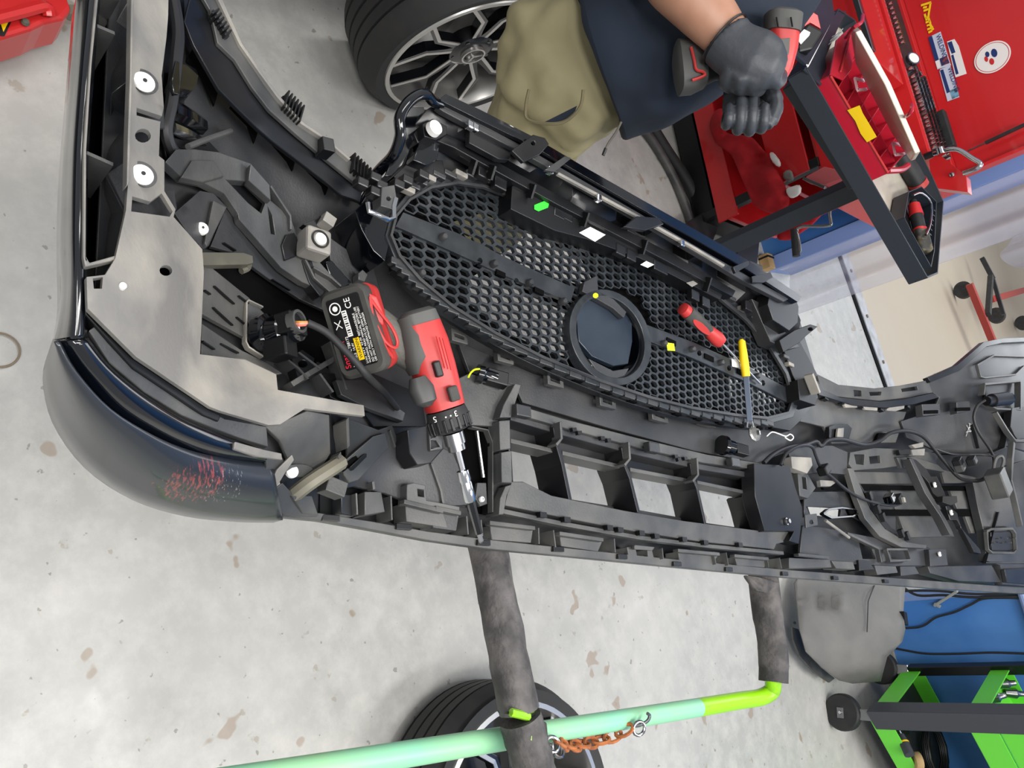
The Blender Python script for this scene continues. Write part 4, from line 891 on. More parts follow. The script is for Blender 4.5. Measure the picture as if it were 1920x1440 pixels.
# lower rim: rows of clip blocks
low = [(745, 500), (790, 545), (850, 590), (930, 640), (1020, 686), (1130, 732), (1220, 762), (1300, 782), (1380, 795), (1440, 800)]
lowp = [(p.x, p.y) for p in spline([Vector((a[0], a[1], 0)) for a in low], 4)]
gp('lower_rim', [(p[0] - 4, p[1] - 16) for p in lowp] + [(p[0] - 6, p[1] + 5) for p in reversed(lowp)], 'plastic_dark', -.004, .014)
for i, p in enumerate(lowp):
    q = MB(); c = GPt(p[0], p[1] - 6, .004); q.box(c, (E1, E2, GN), (.026, .010, .012)); q.build('rim_clip', M['grille' if i % 2 else 'plastic'], grille, bevel=.0015)
    if i % 2 == 0:
        q = MB(); c = GPt(p[0] + 8, p[1] + 4, .0); q.box(c, (E1, E2, GN), (.018, .004, .008)); q.build('rim_slot', M['void'], grille)
up = [(760, 352), (800, 330), (860, 324), (920, 334), (1000, 366), (1080, 398), (1160, 432), (1240, 472), (1320, 520), (1390, 575), (1440, 625), (1478, 680)]
for i, p in enumerate([(p.x, p.y) for p in spline([Vector((a[0], a[1], 0)) for a in up], 3)]):
    q = MB(); c = GPt(p[0] + 2, p[1] + 4, .012); q.box(c, (E1, E2, GN), (.022, .008, .012)); q.build('rim_clip', M['plastic' if i % 3 else 'plastic_dust'], grille, bevel=.0015)
# right end brackets
gp('end_bracket', [(1445, 545), (1492, 560), (1498, 575), (1496, 605), (1480, 620), (1450, 600), (1440, 570)], 'plastic_dark', .050, .03, sub=2)
gp('end_bracket', [(1410, 560), (1440, 575), (1470, 620), (1500, 650), (1480, 655), (1445, 640)], 'plastic', .030, .03)
gp('end_tongue', [(1462, 638), (1492, 618), (1520, 608), (1534, 612), (1512, 630), (1500, 642), (1470, 660)], 'black', .040, .012, holes=[circ(1520, 617, 5, 3)])
gp('end_skirt', [(1470, 655), (1500, 640), (1532, 700), (1528, 720), (1500, 735), (1486, 700)], 'black', .014, .03)
gp('end_skirt', [(1496, 712), (1528, 704), (1534, 730), (1530, 760), (1500, 750)], 'black', .030, .04)
q = MB(); q.bar(GPt(1516, 702, .04), GPt(1530, 738, .04), .008, .02); q.build('bright_latch', M['plastic_dust'], grille, bevel=.001)
gp('end_post', [(1406, 488), (1430, 498), (1432, 540), (1408, 528)], 'plastic_dark', .03, .02)
# ---------------------------------------------------------------- stand
ZS = .70
stand = empty('bumper_stand', P(1000, 1370, 0), 'green pipe bumper stand with grey foam-wrapped arms and a rusty chain', 'stand')
M['mint'] = mat('mint_paint', (136, 206, 170), .35, noise=((150, 200, 150), 6, .4, .7))
M['lime'] = mat('lime_paint', (148, 214, 30), .3, noise=((120, 160, 60), 9, .5, .62))
M['foam'] = mat('grey_foam', (62, 60, 60), .75, noise=((100, 96, 95), 22, .40, .66), bump=1.0, bscale=70)
r0 = P(500, 1456, ZS); r1 = P(1440, 1306, ZS); rm = r0.lerp(r1, .77)
# near end goes on past the frame to an upright
dirr = (r1 - r0).normalized(); rn = r0 - dirr * .15
q = MB(); q.tube([rn, rm], .0175, 16); o = q.build('long_rail', M['mint'], stand, smooth=True); o['label'] = 'pale mint painted rail'
a2 = P(1450, 1275, ZS + .03); arm_end2 = P(1432, 1090, ZS + .045)
q = MB(); q.tube([rm, P(1385, 1314, ZS), P(1425, 1308, ZS + .002), P(1446, 1297, ZS + .012), P(1450, 1284, ZS + .022), a2.lerp(arm_end2, .06)], .0175, 16, smooth=4); q.build('elbow', M['lime'], stand, smooth=True)
arm1o = P(1010, 1470, ZS + .045); arm1i = P(925, 1050, ZS + .04)
def foam_arm(name, a, b, r, bend=0.0, seed=1, n=26):
    random.seed(seed); a, b = Vector(a), Vector(b); q = MB(); pts = [a.lerp(b, i / n) + Vector((0, 0, bend * math.sin(i / n * math.pi))) for i in range(n + 1)]
    rs = []; u = (b - a).normalized().orthogonal(); v = (b - a).normalized().cross(u); u = u.normalized()
    for i, p in enumerate(pts):
        k = r * (1 + random.uniform(-.035, .035)); rs.append([p + (u * math.cos(t * math.tau / 22) + v * math.sin(t * math.tau / 22)) * k * (1 + .02 * math.sin(t * 2 + i)) for t in range(22)])
    q.rings(rs); return q.build(name, M['foam'], stand, smooth=True)
inb1 = arm1i + (arm1i - arm1o).normalized() * .45
split = P(975, 1345, ZS + .045)
foam_arm('foam_sleeve', inb1, arm1i.lerp(split, .96), .030, seed=2, n=40); foam_arm('foam_sleeve', split, arm1o, .0315, seed=5, n=14)
q = MB(); q.tube([arm1o, inb1], .0165, 12); q.build('arm_pipe', M['lime'], stand, smooth=True)
inb2 = arm_end2 + (arm_end2 - a2).normalized() * .45
q = MB(); pts = spline([a2 - (arm_end2 - a2) * .02 + Vector((0, 0, 0)), a2.lerp(arm_end2, .4) + Vector((.02, 0, 0)), arm_end2, inb2], 8)
random.seed(4); q.tube(pts, [.031, .032, .031, .033, .030, .031], 22); q.build('foam_sleeve', M['foam'], stand, smooth=True)
# slit in the foam with lime pipe showing
q = MB(); q.tube([P(958, 1336, ZS + .076), P(975, 1340, ZS + .078), P(990, 1344, ZS + .074)], .006, 8); q.build('slit_pipe', M['lime'], stand, smooth=True)
q = MB(); q.tube([P(988, 1360, ZS + .074), P(992, 1380, ZS + .077), P(990, 1398, ZS + .075)], [.002, .006, .002], 8, smooth=3); q.build('slit_pipe', M['lime'], stand, smooth=True)
q = MB(); q.prism([P(935, 1332, ZS + .072), P(1004, 1340, ZS + .07), P(1004, 1346, ZS + .07), P(938, 1337, ZS + .072)], (0, 0, -.004)); q.build('foam_slit', M['black'], stand)
q = MB(); q.prism([P(1002, 1350, ZS + .070), P(1026, 1354, ZS + .060), P(1030, 1395, ZS + .055), P(1020, 1440, ZS + .055), P(1002, 1440, ZS + .07), P(1008, 1400, ZS + .074)], (0, 0, -.012)); q.build('foam_flap', M['foam'], stand, bevel=.003)
q = MB(); q.prism([P(1398, 1078, .76), P(1425, 1082, .78), P(1465, 1092, .78), P(1440, 1112, .775), P(1420, 1108, .77)], (0, 0, -.01)); q.build('foam_flap', M['foam'], stand, bevel=.003)
# post and base under the outer end of the first arm
pb_ = P(1075, 1760, ZS + .03)
q = MB(); q.tube([arm1o, pb_, Vector((pb_.x + .03, pb_.y, ZS - .05)), Vector((pb_.x + .05, pb_.y, .03))], .0175, 12, smooth=4); q.build('upright', M['lime'], stand, smooth=True)
q = MB(); q.tube([Vector((pb_.x + .05, pb_.y - .5, .02)), Vector((pb_.x + .05, pb_.y + .5, .02))], .0175, 12); q.build('foot', M['lime'], stand, smooth=True)
# chain
chain = empty('chain', P(1100, 1380, ZS)); chain.parent = stand; chain.matrix_parent_inverse = stand.matrix_world.inverted(); chain['label'] = 'rusty orange chain with a steel hook'
M['rust'] = mat('rust', (172, 100, 56), .7, noise=((120, 70, 44), 60, .4, .7))
cp = spline([P(1046, 1392, ZS + .03), P(1070, 1398, ZS + .0), P(1110, 1392, ZS - .012), P(1150, 1380, ZS + .0), P(1185, 1362, ZS + .024)], 12)
acc = 0; links = []; pos = [cp[0]]; 
for a, b in zip(cp, cp[1:]):
    acc += (b - a).length
    if acc > .021: pos.append(b); acc = 0
for i in range(len(pos) - 1):
    c = (pos[i] + pos[i + 1]) / 2; t = (pos[i + 1] - pos[i]).normalized(); s = t.cross(AZ).normalized(); w_ = (s if i % 2 else s.cross(t))
    w_ = (w_ + (s.cross(t) if i % 2 else s) * .5).normalized(); q = MB()
    ring = [c + t * (.0165 * math.cos(k / 14 * math.tau)) + w_ * (.0095 * math.sin(k / 14 * math.tau)) for k in range(14)]
    q.tube(ring, .0034, 6, closed=True); q.build('link', M['rust'], chain, smooth=True)
q = MB(); q.tube([P(1185, 1362, ZS + .024), P(1200, 1360, ZS + .03), P(1214, 1352, ZS + .036), P(1218, 1342, ZS + .036), P(1214, 1338, ZS + .036)], .003, 8, smooth=4); q.build('hook', M['steel'], chain, smooth=True)
for k, (x, y) in enumerate([(1198, 1366), (1036, 1396), (1046, 1405), (1030, 1410)]):
    q = MB(); c = P(x, y, ZS + .03); q.tube([c + Vector((.011 * math.cos(i / 16 * math.tau), .011 * math.sin(i / 16 * math.tau), .004 * math.sin(i / 16 * math.tau + k))) for i in range(16)], .003, 8, closed=True); q.build('shackle', M['steel'], chain, smooth=True)

# ---------------------------------------------------------------- drill lying on the bumper
drill = empty('cordless_drill', P(760, 680, .86), 'red and grey cordless drill with a long black bit lying on the bumper', 'drill')
# battery base plate plane (faces the camera), pixel corners with depth
def blockx(name, quad, off, m, parent, bevel=.002):
    q = MB(); q.prism(quad, off); return q.build(name, M[m] if isinstance(m, str) else m, parent, bevel=bevel)
def roundpoly(c, X, Y, hx_, hy, r, n=6):
    out = []
    for sx, sy, a0 in [(1, 1, 0), (-1, 1, 90), (-1, -1, 180), (1, -1, 270)]:
        for i in range(n + 1):
            a = math.radians(a0 + 90 * i / n); out.append(c + X * (sx * (hx_ - r) + r * math.cos(a)) + Y * (sy * (hy - r) + r * math.sin(a)))
    return out
cB = D(660, 622, .87)
pa, pb = D(686, 700, .87), D(640, 545, .865)     # along the long side of the battery face
XB = (pb - pa).normalized()
hvec = (D(806, 668, .925) - cB).normalized(); tocam = (CAM - cB).normalized(); hmix = hvec * .62 - tocam * .78; NB = -(hmix - XB * hmix.dot(XB)).normalized()
YB = NB.cross(XB).normalized()
if YB.dot(D(700, 610, .87) - cB) < 0: YB = -YB
LB = (D(638, 540, .865) - D(690, 704, .87)).length; WB = .058
hxB, hyB = LB / 2, WB / 2
hd = P(790, 690, .935) - cB; GD = (hd - XB * 0).normalized()     # handle direction: from battery to body
q = MB(); rs = []
for k, (t, s) in enumerate([(0, .93), (.004, 1.0), (.020, 1.0), (.022, .97)]):
    c = cB - NB * t; rs.append(roundpoly(c, XB, YB, hxB * s, hyB * s, .012 * s))
q.rings(rs); bat = q.build('battery', M['rubber'], drill, smooth=True)
q = MB(); rs = []
for t, s in [(.018, .99), (.032, .96), (.038, .85)]:
    c = cB - NB * t + YB * .004; rs.append(roundpoly(c, XB, YB, hxB * s, hyB * s, .012 * s))
q.rings(rs); q.build('battery_shell', M['tool_red'], drill, smooth=True)
M['label_black'] = mat('label_black', (18, 18, 20), .35)
cl = cB + NB * .0004
q = MB(); q.prism(roundpoly(cl, XB, YB, hxB * .80, hyB * .72, .003, 3), NB * .0006); lab = q.build('label_plate', M['label_black'], bat)
lt = cl + NB * .0009
tw = M['white']; up_t = YB * -1
def lt_at(u, v): return lt + XB * (u * hxB) + YB * (v * hyB)
# text runs along the long side, read from the lower end upward
def btext(s, u, v, size, m, name='lettering'): return text_mesh(name, s, m, lt_at(u, v), XB, up_t if XB.cross(up_t).dot(NB) > 0 else -up_t, size, lab, .0002)
YT = (up_t if XB.cross(up_t).dot(NB) > 0 else -up_t)
btext('Snap-on', -.76, -.44, .0098, mat('logo_red', (226, 40, 60), .4), 'logo')
btext('MODEL  CTB8172', -.76, -.22, .0046, tw); btext('MODELE  14.4V', -.76, -.06, .0040, tw)
btext('Li-Ion 14.4 V  4.0 Ah  RECHARGEABLE', -.76, .32, .0036, tw); btext('WARNING: READ MANUAL BEFORE USE', -.76, .45, .0036, tw); btext('DO NOT INCINERATE OR OPEN BATTERY', -.76, .58, .0034, tw); btext('USE ONLY WITH APPROVED CHARGER', -.76, .70, .0032, tw)
btext('CE', .50, .30, .0105, tw)
q = MB(); cY = lt_at(-.40, .10); q.prism([cY - XB * .013 - YB * .0035, cY + XB * .013 - YB * .0035, cY + XB * .013 + YB * .0035, cY - XB * .013 + YB * .0035], NB * .0004); wy = q.build('warning_strip', M['yellow'], lab)
text_mesh('lettering', 'WARNING', M['label_black'], lt_at(-.40, .10) + NB * .0006 - XB * .011 - YT * .0022, XB, YT, .0055, lab, .0001)
q = MB(); cY = lt_at(.20, -.08); q.prism([cY - XB * .015 - YB * .003, cY + XB * .015 - YB * .003, cY + XB * .015 + YB * .003, cY - XB * .015 + YB * .003], NB * .0004); q.build('serial_label', M['white'], lab)
for i in range(11):
    q = MB(); cY = lt_at(.20, -.08) + XB * (-.013 + i * .0026) + NB * .0005; q.box(cY, (XB, YB, NB), (.0005 + .0006 * (i % 3), .004, .0002)); q.build('serial_bar', M['label_black'], lab)
q = MB(); cR = lt_at(.58, -.40); q.lathe(cR, NB, [(0, .0072), (.0003, .0072), (.0003, .0060), (0, .0060)], 24, cap=False); q.build('recycling_ring', M['white'], lab)
q = MB(); q.lathe(cR, NB, [(0, .0032), (.0003, .0032)], 16); q.build('recycling_dot', M['white'], lab)
for s_ in (-1, 1):
    q = MB(); cY = lt_at(.22, -.46); q.bar(cY - XB * .0045 - YB * .004 * s_, cY + XB * .0045 + YB * .004 * s_, .0009, .0004, NB); q.build('bin_mark', M['white'], lab)
# handle loft
def loft(name, rows, m, parent, n=20, sub=0, cap=True):
    """rows: (centre, X, Y, rx, ry, squareness)"""
    q = MB(); rs = []
    for c, X, Y, rx, ry, sqr in rows:
        r = []
        for i in range(n):
            a = i * math.tau / n; ca, sa = math.cos(a), math.sin(a); e = 2.0 / sqr
            r.append(Vector(c) + X * (rx * math.copysign(abs(ca) ** e, ca)) + Y * (ry * math.copysign(abs(sa) ** e, sa)))
        rs.append(r)
    q.rings(rs, cap=cap); return q.build(name, M[m] if isinstance(m, str) else m, parent, smooth=True, sub=sub)
h0 = cB - NB * .030 + YB * .004; h1 = D(806, 668, .925)
hD = (h1 - h0).normalized(); hX = (XB - hD * XB.dot(hD)).normalized(); hY = hD.cross(hX)
rows = []
for t, rx, ry in [(0, .036, .024), (.10, .031, .022), (.35, .026, .020), (.6, .025, .020), (.85, .028, .022), (1.0, .030, .024)]:
    rows.append((h0.lerp(h1, t), hX, hY, rx, ry, 2.6))
loft('grip', rows, mat('grip_grey', (92, 91, 86), .6, noise=((80, 79, 72), 20, .4, .7), bump=.3, bscale=200), drill)
# motor body from rear cap to the collar
b0 = D(782, 590, .915); b1 = D(836, 770, .925); bD = (b1 - b0).normalized(); bX = (hD - bD * hD.dot(bD)).normalized(); bY = bD.cross(bX); LBd = (b1 - b0).length
def brow(t, rx, ry, sq=3.0, off=0): return (b0.lerp(b1, t) + bX * off, bX, bY, rx, ry, sq)
loft('rear_cap', [brow(-.05, .016, .016), brow(-.01, .022, .022), brow(.12, .024, .024), brow(.30, .024, .024)], mat('cap_grey', (84, 84, 82), .5), drill)
loft('body', [brow(.10, .0235, .025), brow(.3, .026, .027), brow(.55, .026, .0265), brow(.8, .0245, .025), brow(.97, .023, .024)], 'tool_red', drill)
loft('rear_grip', [brow(.0, .020, .020, 2.6, -.008), brow(.2, .022, .025, 2.6, -.010), brow(.42, .018, .0265, 2.6, -.016), brow(.56, .010, .018, 2.4, -.02)], mat('grip_dark', (70, 70, 68), .6), drill)
# vents, switch, trigger
for i in range(3):
    q = MB(); a = b0.lerp(b1, .42) + bX * (.004 + .007 * i) + NB * .0; 
q = MB(); sc_ = D(820, 692, .893); q.box(sc_, (bD, bX, bY), (.019, .009, .012)); q.build('direction_switch', M['black'], drill, bevel=.002)
tr0 = D(792, 728, .90)
loft('trigger', [(tr0 - bD * .014, bX, bY, .012, .009, 2.4), (tr0, bX, bY, .017, .012, 2.4), (tr0 + bD * .016, bX, bY, .014, .012, 2.4), (tr0 + bD * .022, bX, bY, .006, .006, 2)], mat('trigger_grey', (62, 62, 62), .45), drill)
q = MB(); q.box(D(850, 738, .896), (bD, bX, bY), (.018, .012, .01)); q.build('collar_window', M['rubber'], drill, bevel=.002)
q = MB(); lc = b0.lerp(b1, .16); 
# red chevron trim on the battery neck
for pts in [[(694, 560), (712, 585), (735, 615), (745, 640), (740, 652), (722, 640), (706, 610)], [(694, 556), (700, 600), (722, 650), (738, 672)]]:
    q = MB(); q.tube([D(x, y, .868 + .0004 * (x - 700)) for x, y in pts], .0020, 6, smooth=4, closed=False); q.build('red_trim', M['tool_red'], drill, smooth=True)
q = MB(); q.prism([D(684, 546, .868), D(706, 556, .872), D(720, 590, .876), D(718, 612, .878), D(702, 600, .874)], VF * .01); q.build('red_shoulder', M['tool_red'], drill, bevel=.002)
for i in range(3):
    q = MB(); q.bar(D(818 + 6 * i, 630 + 2 * i, .889), D(834 + 6 * i, 690 + 2 * i, .893), .0012, .001); q.build('vent_line', mat('red_shade', (190, 44, 44), .5) if i == 0 else bpy.data.materials['red_shade'], drill)
# collar with ribs and numbers
q = MB(); q.lathe(b1 - bD * .002, bD, [(0, .024), (.010, .026), (.022, .0255), (.028, .019)], 28); tc_ = q.build('torque_collar', M['rubber_dark'], drill, smooth=True)
for i in range(18):
    a = i * math.tau / 18; dv = bX * math.cos(a) + bY * math.sin(a); q = MB(); q.box(b1 + bD * .016 + dv * .0256, (bD, dv, bD.cross(dv)), (.016, .003, .004)); q.build('collar_rib', M['black'], tc_, bevel=.001)
CU = (CAM - b1); CU = (CU - bD * CU.dot(bD)).normalized(); CR = bD.cross(CU)
for s, a in [('3', -28), ('5', 30)]:
    dv = CU * math.cos(math.radians(a)) + CR * math.sin(math.radians(a)); tdir = bD.cross(dv)
    text_mesh('numeral', s, M['white'], b1 + dv * .0262 + bD * .001 , -tdir if False else tdir, -bD if tdir.cross(-bD).dot(dv) > 0 else bD, .010, tc_, .0003)
for a in (-8, 5):
    dv = CU * math.cos(math.radians(a)) + CR * math.sin(math.radians(a)); q = MB(); q.cyl(b1 + dv * .0255 + bD * .005, b1 + dv * .0265 + bD * .005, .001, 8); q.build('dot', M['white'], tc_)
# chuck, hex shank, coupling and black bit
e0 = b1 + bD * .028; tipP = D(903, 1018, .945)
tD = (tipP - e0).normalized(); TL = (tipP - e0).length
q = MB(); q.lathe(e0, tD, [(0, .013), (.014, .013), (.014, .011), (.022, .011)], 24); q.build('chuck', M['steel'], drill, smooth=True)
q = MB(); q.lathe(e0 + tD * .02, tD, [(0, .004), (TL * .30, .0035)], 6); q.build('hex_shank', M['steel'], drill)
q = MB(); q.lathe(e0 + tD * TL * .34, tD, [(0, .0075), (.012, .0078), (.014, .007), (.016, .0075), (.038, .0075), (.040, .006)], 12); q.build('bit_holder', M['chrome'], drill, smooth=True)
q = MB(); q.lathe(e0 + tD * TL * .34 + tD * .038, tD, [(0, .0055), (TL * .66 - .05, .0046)], 6); q.build('long_bit', M['gloss'], drill)
q = MB(); q.lathe(tipP - tD * .014, tD, [(0, .003), (.012, .003), (.014, .002)], 6); q.build('bit_tip', M['steel'], drill)

# ---------------------------------------------------------------- screwdriver
sd = empty('screwdriver', GPt(1320, 620, .01), 'screwdriver with a red and grey handle lying on the right half of the grille', 'screwdriver')
A = GPt(1279, 577, .022); B = GPt(1350, 640, .020); T = GPt(1424, 718, .008); sD = (B - A).normalized(); sX = sD.orthogonal().normalized(); sY = sD.cross(sX); LL = (B - A).length
def srow(t, r, sq=2.2): return (A + sD * (LL * t), sX, sY, r, r, sq)
loft('handle', [srow(0, .006), srow(.02, .0115), (A + sD * LL * .14, sX, sY, .0125, .0125, 2.2)], 'tool_red', sd)
loft('handle_grip', [srow(.12, .0128, 3), srow(.3, .0145, 3), srow(.5, .0125, 3), srow(.68, .0105, 3)], 'rubber', sd)
q = MB(); cv = (CAM - A); cv = (cv - sD * cv.dot(sD)).normalized(); 
lens = []; sdv = sD.cross(cv)
for i in range(20):
    a = i * math.tau / 20; lens.append(A + sD * (LL * .44 + LL * .22 * math.cos(a)) + cv * .0125 + sdv * (.0062 * math.sin(a) + .003))
q.prism(lens, cv * .0022); q.build('red_inlay', M['tool_red'], sd, bevel=.0006)
loft('ferrule', [srow(.66, .0108), srow(.78, .013, 2.6), srow(.92, .0145, 2.6), srow(1.0, .0125, 2.6)], 'tool_red', sd)
q = MB(); q.tube([B, T], .0022, 10); q.build('shaft', M['chrome'], sd, smooth=True)
# yellow tool with flat bar and trim clip
yt = empty('trim_removal_tool', GPt(1400, 700, .01), 'yellow-handled flat trim tool gripping a silver clip at the grille edge', 'hand tool')
A = GPt(1390, 636, .020); B = GPt(1399, 706, .018); sD = (B - A).normalized(); sX = sD.orthogonal().normalized(); sY = sD.cross(sX); LL = (B - A).length
loft('handle', [(A, sX, sY, .003, .003, 2), (A + sD * .005, sX, sY, .0072, .0065, 2.3), (A + sD * LL * .4, sX, sY, .0082, .0070, 2.3), (A + sD * LL * .7, sX, sY, .0088, .0070, 2.3), (B, sX, sY, .0080, .0065, 2.6)], 'yellow', yt)
C_ = GPt(1406, 790, .016)
q = MB(); cv = (CAM - B).normalized(); q.bar(B - sD * .004, C_, .011, .0035, cv); q.build('flat_bar', mat('tool_steel', (118, 128, 144), .3, metal=.9), yt, bevel=.001)
for k in (-1, 1):
    q = MB(); sd_ = (C_ - B).normalized().cross(cv); q.bar(C_ + sd_ * .004 * k, C_ + (C_ - B).normalized() * .012 + sd_ * .006 * k, .003, .003, cv); q.build('prong', M['chrome'], yt, bevel=.0006)
rc = empty('spring_clip', GPt(1416, 815, 0), 'round silver push-on fastener with a thin wire loop below the yellow tool', 'clip')
bp_ = MB(); c = P(1414, 812, ZB(1414, 812) + .03); n_ = (AZ * .8 - VF * .3).normalized(); bp_.lathe(c, n_, [(0, .017), (.003, .017), (.005, .013), (.005, 0.003)], 10)
bp_.build('disc', mat('dull_zinc', (150, 150, 148), .4, metal=.6, noise=((110, 110, 108), 60, .4, .6)), rc)
q = MB(); q.box(c + n_ * .008 + AX * .006, (AX, AY, n_), (.006, .010, .006)); q.build('claw', M['steel'], rc, bevel=.001)
q = MB(); q.tube([P(x, y, ZB(x, y) + .024) for x, y in [(1438, 818), (1448, 810), (1462, 814), (1474, 818), (1482, 814), (1488, 820), (1482, 826), (1472, 820)]], .0014, 6, smooth=3); q.build('wire_loop', M['white'], rc, smooth=True)
# ---------------------------------------------------------------- person
M['trouser'] = mat('khaki_cloth', (134, 126, 96), .85, noise=((150, 142, 110), 6, .35, .7), bump=.25, bscale=30)
M['navy'] = mat('navy_cloth', (26, 34, 46), .85, noise=((32, 42, 56), 7, .35, .7), bump=.3, bscale=18)
M['skin'] = mat('brown_skin', (150, 108, 86), .45, noise=((168, 124, 102), 18, .35, .7))
M['glove'] = mat('black_nitrile', (58, 61, 66), .5, bump=.25, bscale=60)
person = empty('person', (-.62, 1.30, 0), 'person in a navy t-shirt, khaki trousers and black gloves working with a cordless tool', 'person')
def remesh(o, vox=.008, it=4):
    r = o.modifiers.new('r', 'REMESH'); r.mode = 'VOXEL'; r.voxel_size = vox; r.use_smooth_shade = True
    s = o.modifiers.new('c', 'SMOOTH'); s.factor = .5; s.iterations = it
def ringz(q, rows, n=24):
    rs = []
    for i, (c, rx, ry) in enumerate(rows):
        a = rows[max(i - 1, 0)][0]; b = rows[min(i + 1, len(rows) - 1)][0]; t = (b - a).normalized()
        X = VF.cross(t).normalized(); Y = t.cross(X)
        rs.append([c + X * (rx * math.cos(k / n * math.tau)) + Y * (ry * math.sin(k / n * math.tau)) for k in range(n)])
    q.rings(rs)
q = MB()
hip = D(1135, 75, 1.42)
ringz(q, [(D(1210, 20, 1.40), .150, .115), (hip, .150, .120), (D(1072, 130, 1.45), .138, .12), (D(1030, 190, 1.5), .118, .11)])
kneeN = D(930, 380, 1.66); kneeF = D(950, 330, 1.80)
ringz(q, [(D(1070, 150, 1.46), .10, .10), (D(1010, 240, 1.54), .098, .095), (kneeN, .085, .085), (Vector((kneeN.x - .02, kneeN.y + .01, .25)), .065, .07), (Vector((kneeN.x - .03, kneeN.y + .02, .07)), .065, .07)])
ringz(q, [(D(1060, 90, 1.5), .10, .10), (D(1010, 170, 1.62), .092, .09), (kneeF, .085, .085), (Vector((kneeF.x - .02, kneeF.y + .03, .25)), .065, .07), (Vector((kneeF.x - .03, kneeF.y + .03, .07)), .065, .07)])
trou = q.build('trousers', M['trouser'], person, smooth=True); remesh(trou, .008, 5)
def crumple(o, size, strength, seed=0):
    tx = bpy.data.textures.new('folds', 'MUSGRAVE'); tx.noise_scale = size; tx.octaves = 2
    d = o.modifiers.new('d', 'DISPLACE'); d.texture = tx; d.strength = strength; d.mid_level = .5; d.texture_coords = 'GLOBAL'
crumple(trou, .09, .014)
# pocket opening, seams, drawstring
q = MB(); pk = spline([D(992, 168, 1.335), D(986, 200, 1.335), D(990, 224, 1.335), D(1030, 232, 1.32), D(1062, 226, 1.31), D(1088, 200, 1.29), D(1094, 168, 1.28)], 6); q.tube(pk, .003, 6); q.build('pocket_seam', mat('seam', (104, 96, 72), .9), trou, smooth=True)
q = MB(); q.prism([D(1020, 229, 1.325), D(1050, 214, 1.315), D(1082, 198, 1.30), D(1076, 214, 1.31), D(1058, 226, 1.32), D(1035, 233, 1.327)], VF * .004); q.build('pocket_lining', M['navy'], trou)
q = MB(); q.tube([D(1165, 228, 1.33), D(1155, 248, 1.335), D(1140, 270, 1.34), D(1131, 290, 1.34)], .0022, 6, smooth=4); q.build('drawstring', mat('cord', (96, 92, 84), .9), trou, smooth=True)
q = MB(); q.cyl(D(1136, 278, 1.34), D(1131, 291, 1.34), .003, 8); q.build('aglet', M['black'], trou)
# shoes
for k in (kneeN, kneeF):
    q = MB(); c = Vector((k.x, k.y, 0)); ringz(q, [(c + Vector((-.09, .02, .045)), .035, .035), (c + Vector((-.02, .02, .06)), .05, .048), (c + Vector((.09, 0, .045)), .046, .034), (c + Vector((.17, -.01, .04)), .02, .02)], 16); q.build('shoe', M['black'], person, smooth=True)
# shirt
q = MB()
ringz(q, [(D(1112, 98, 1.40), .158, .130), (D(1118, 95, 1.40), .164, .136), (D(1180, 72, 1.38), .160, .135), (D(1285, 30, 1.36), .162, .14), (D(1365, -50, 1.35), .165, .14), (D(1410, -150, 1.36), .17, .12), (D(1440, -230, 1.38), .14, .10), (D(1455, -270, 1.4), .08, .07)], 36)
shirt = q.build('t_shirt', M['navy'], person, smooth=True); shirt.modifiers.new('sub', 'SUBSURF').render_levels = 3; crumple(shirt, .12, .012)
q = MB(); ringz(q, [(D(1330, -250, 1.28), .085, .085), (D(1220, -190, 1.22), .075, .075), (D(1195, -120, 1.18), .068, .068)], 20); q.build('sleeve', M['navy'], shirt, smooth=True)
# head, arms as the body
q = MB(); hc_ = D(1720, -250, 1.36)
ringz(q, [(D(1450, -250, 1.40), .06, .06), (D(1490, -285, 1.39), .058, .058), (D(1515, -300, 1.38), .075, .08), (D(1560, -325, 1.36), .088, .10), (D(1610, -342, 1.35), .085, .10), (D(1650, -355, 1.35), .05, .06)], 24)
sh = D(1420, -230, 1.34); el = D(1195, -100, 1.16); wr = D(1376, 84, 1.17)
ringz(q, [(sh, .06, .06), (D(1330, -220, 1.25), .052, .052), (el, .046, .046), (D(1270, -40, 1.16), .052, .048), (D(1330, 30, 1.165), .043, .038), (wr, .034, .028), (D(1392, 100, 1.17), .034, .028)], 20)
sh2 = D(1420, -160, 1.45); el2 = D(1330, -60, 1.48); wr2 = D(1398, 140, 1.30)
ringz(q, [(sh2, .05, .05), (D(1390, -120, 1.47), .046, .046), (el2, .044, .044), (D(1370, 50, 1.42), .040, .036), (wr2, .030, .027)], 20)
body = q.build('body', M['skin'], person, smooth=True); remesh(body, .007, 3)
hz = MB(); ringz(hz, [(D(1585, -340, 1.38), .096, .104), (D(1630, -355, 1.37), .09, .10), (D(1665, -365, 1.36), .04, .05)], 20); hz.build('hair', M['black'], person, smooth=True)
for k in (-1, 1):
    e = MB(); ec = D(1565, -330, 1.27) + VR * .03 * k; e.lathe(ec - VF * -.01, -VF, [(0, .012), (.006, .008), (.008, .001)], 14); e.build('eye', M['white'], body, smooth=True)
def fing(q, pts, r): q.tube([D(*p) for p in pts], r, 10, smooth=5)
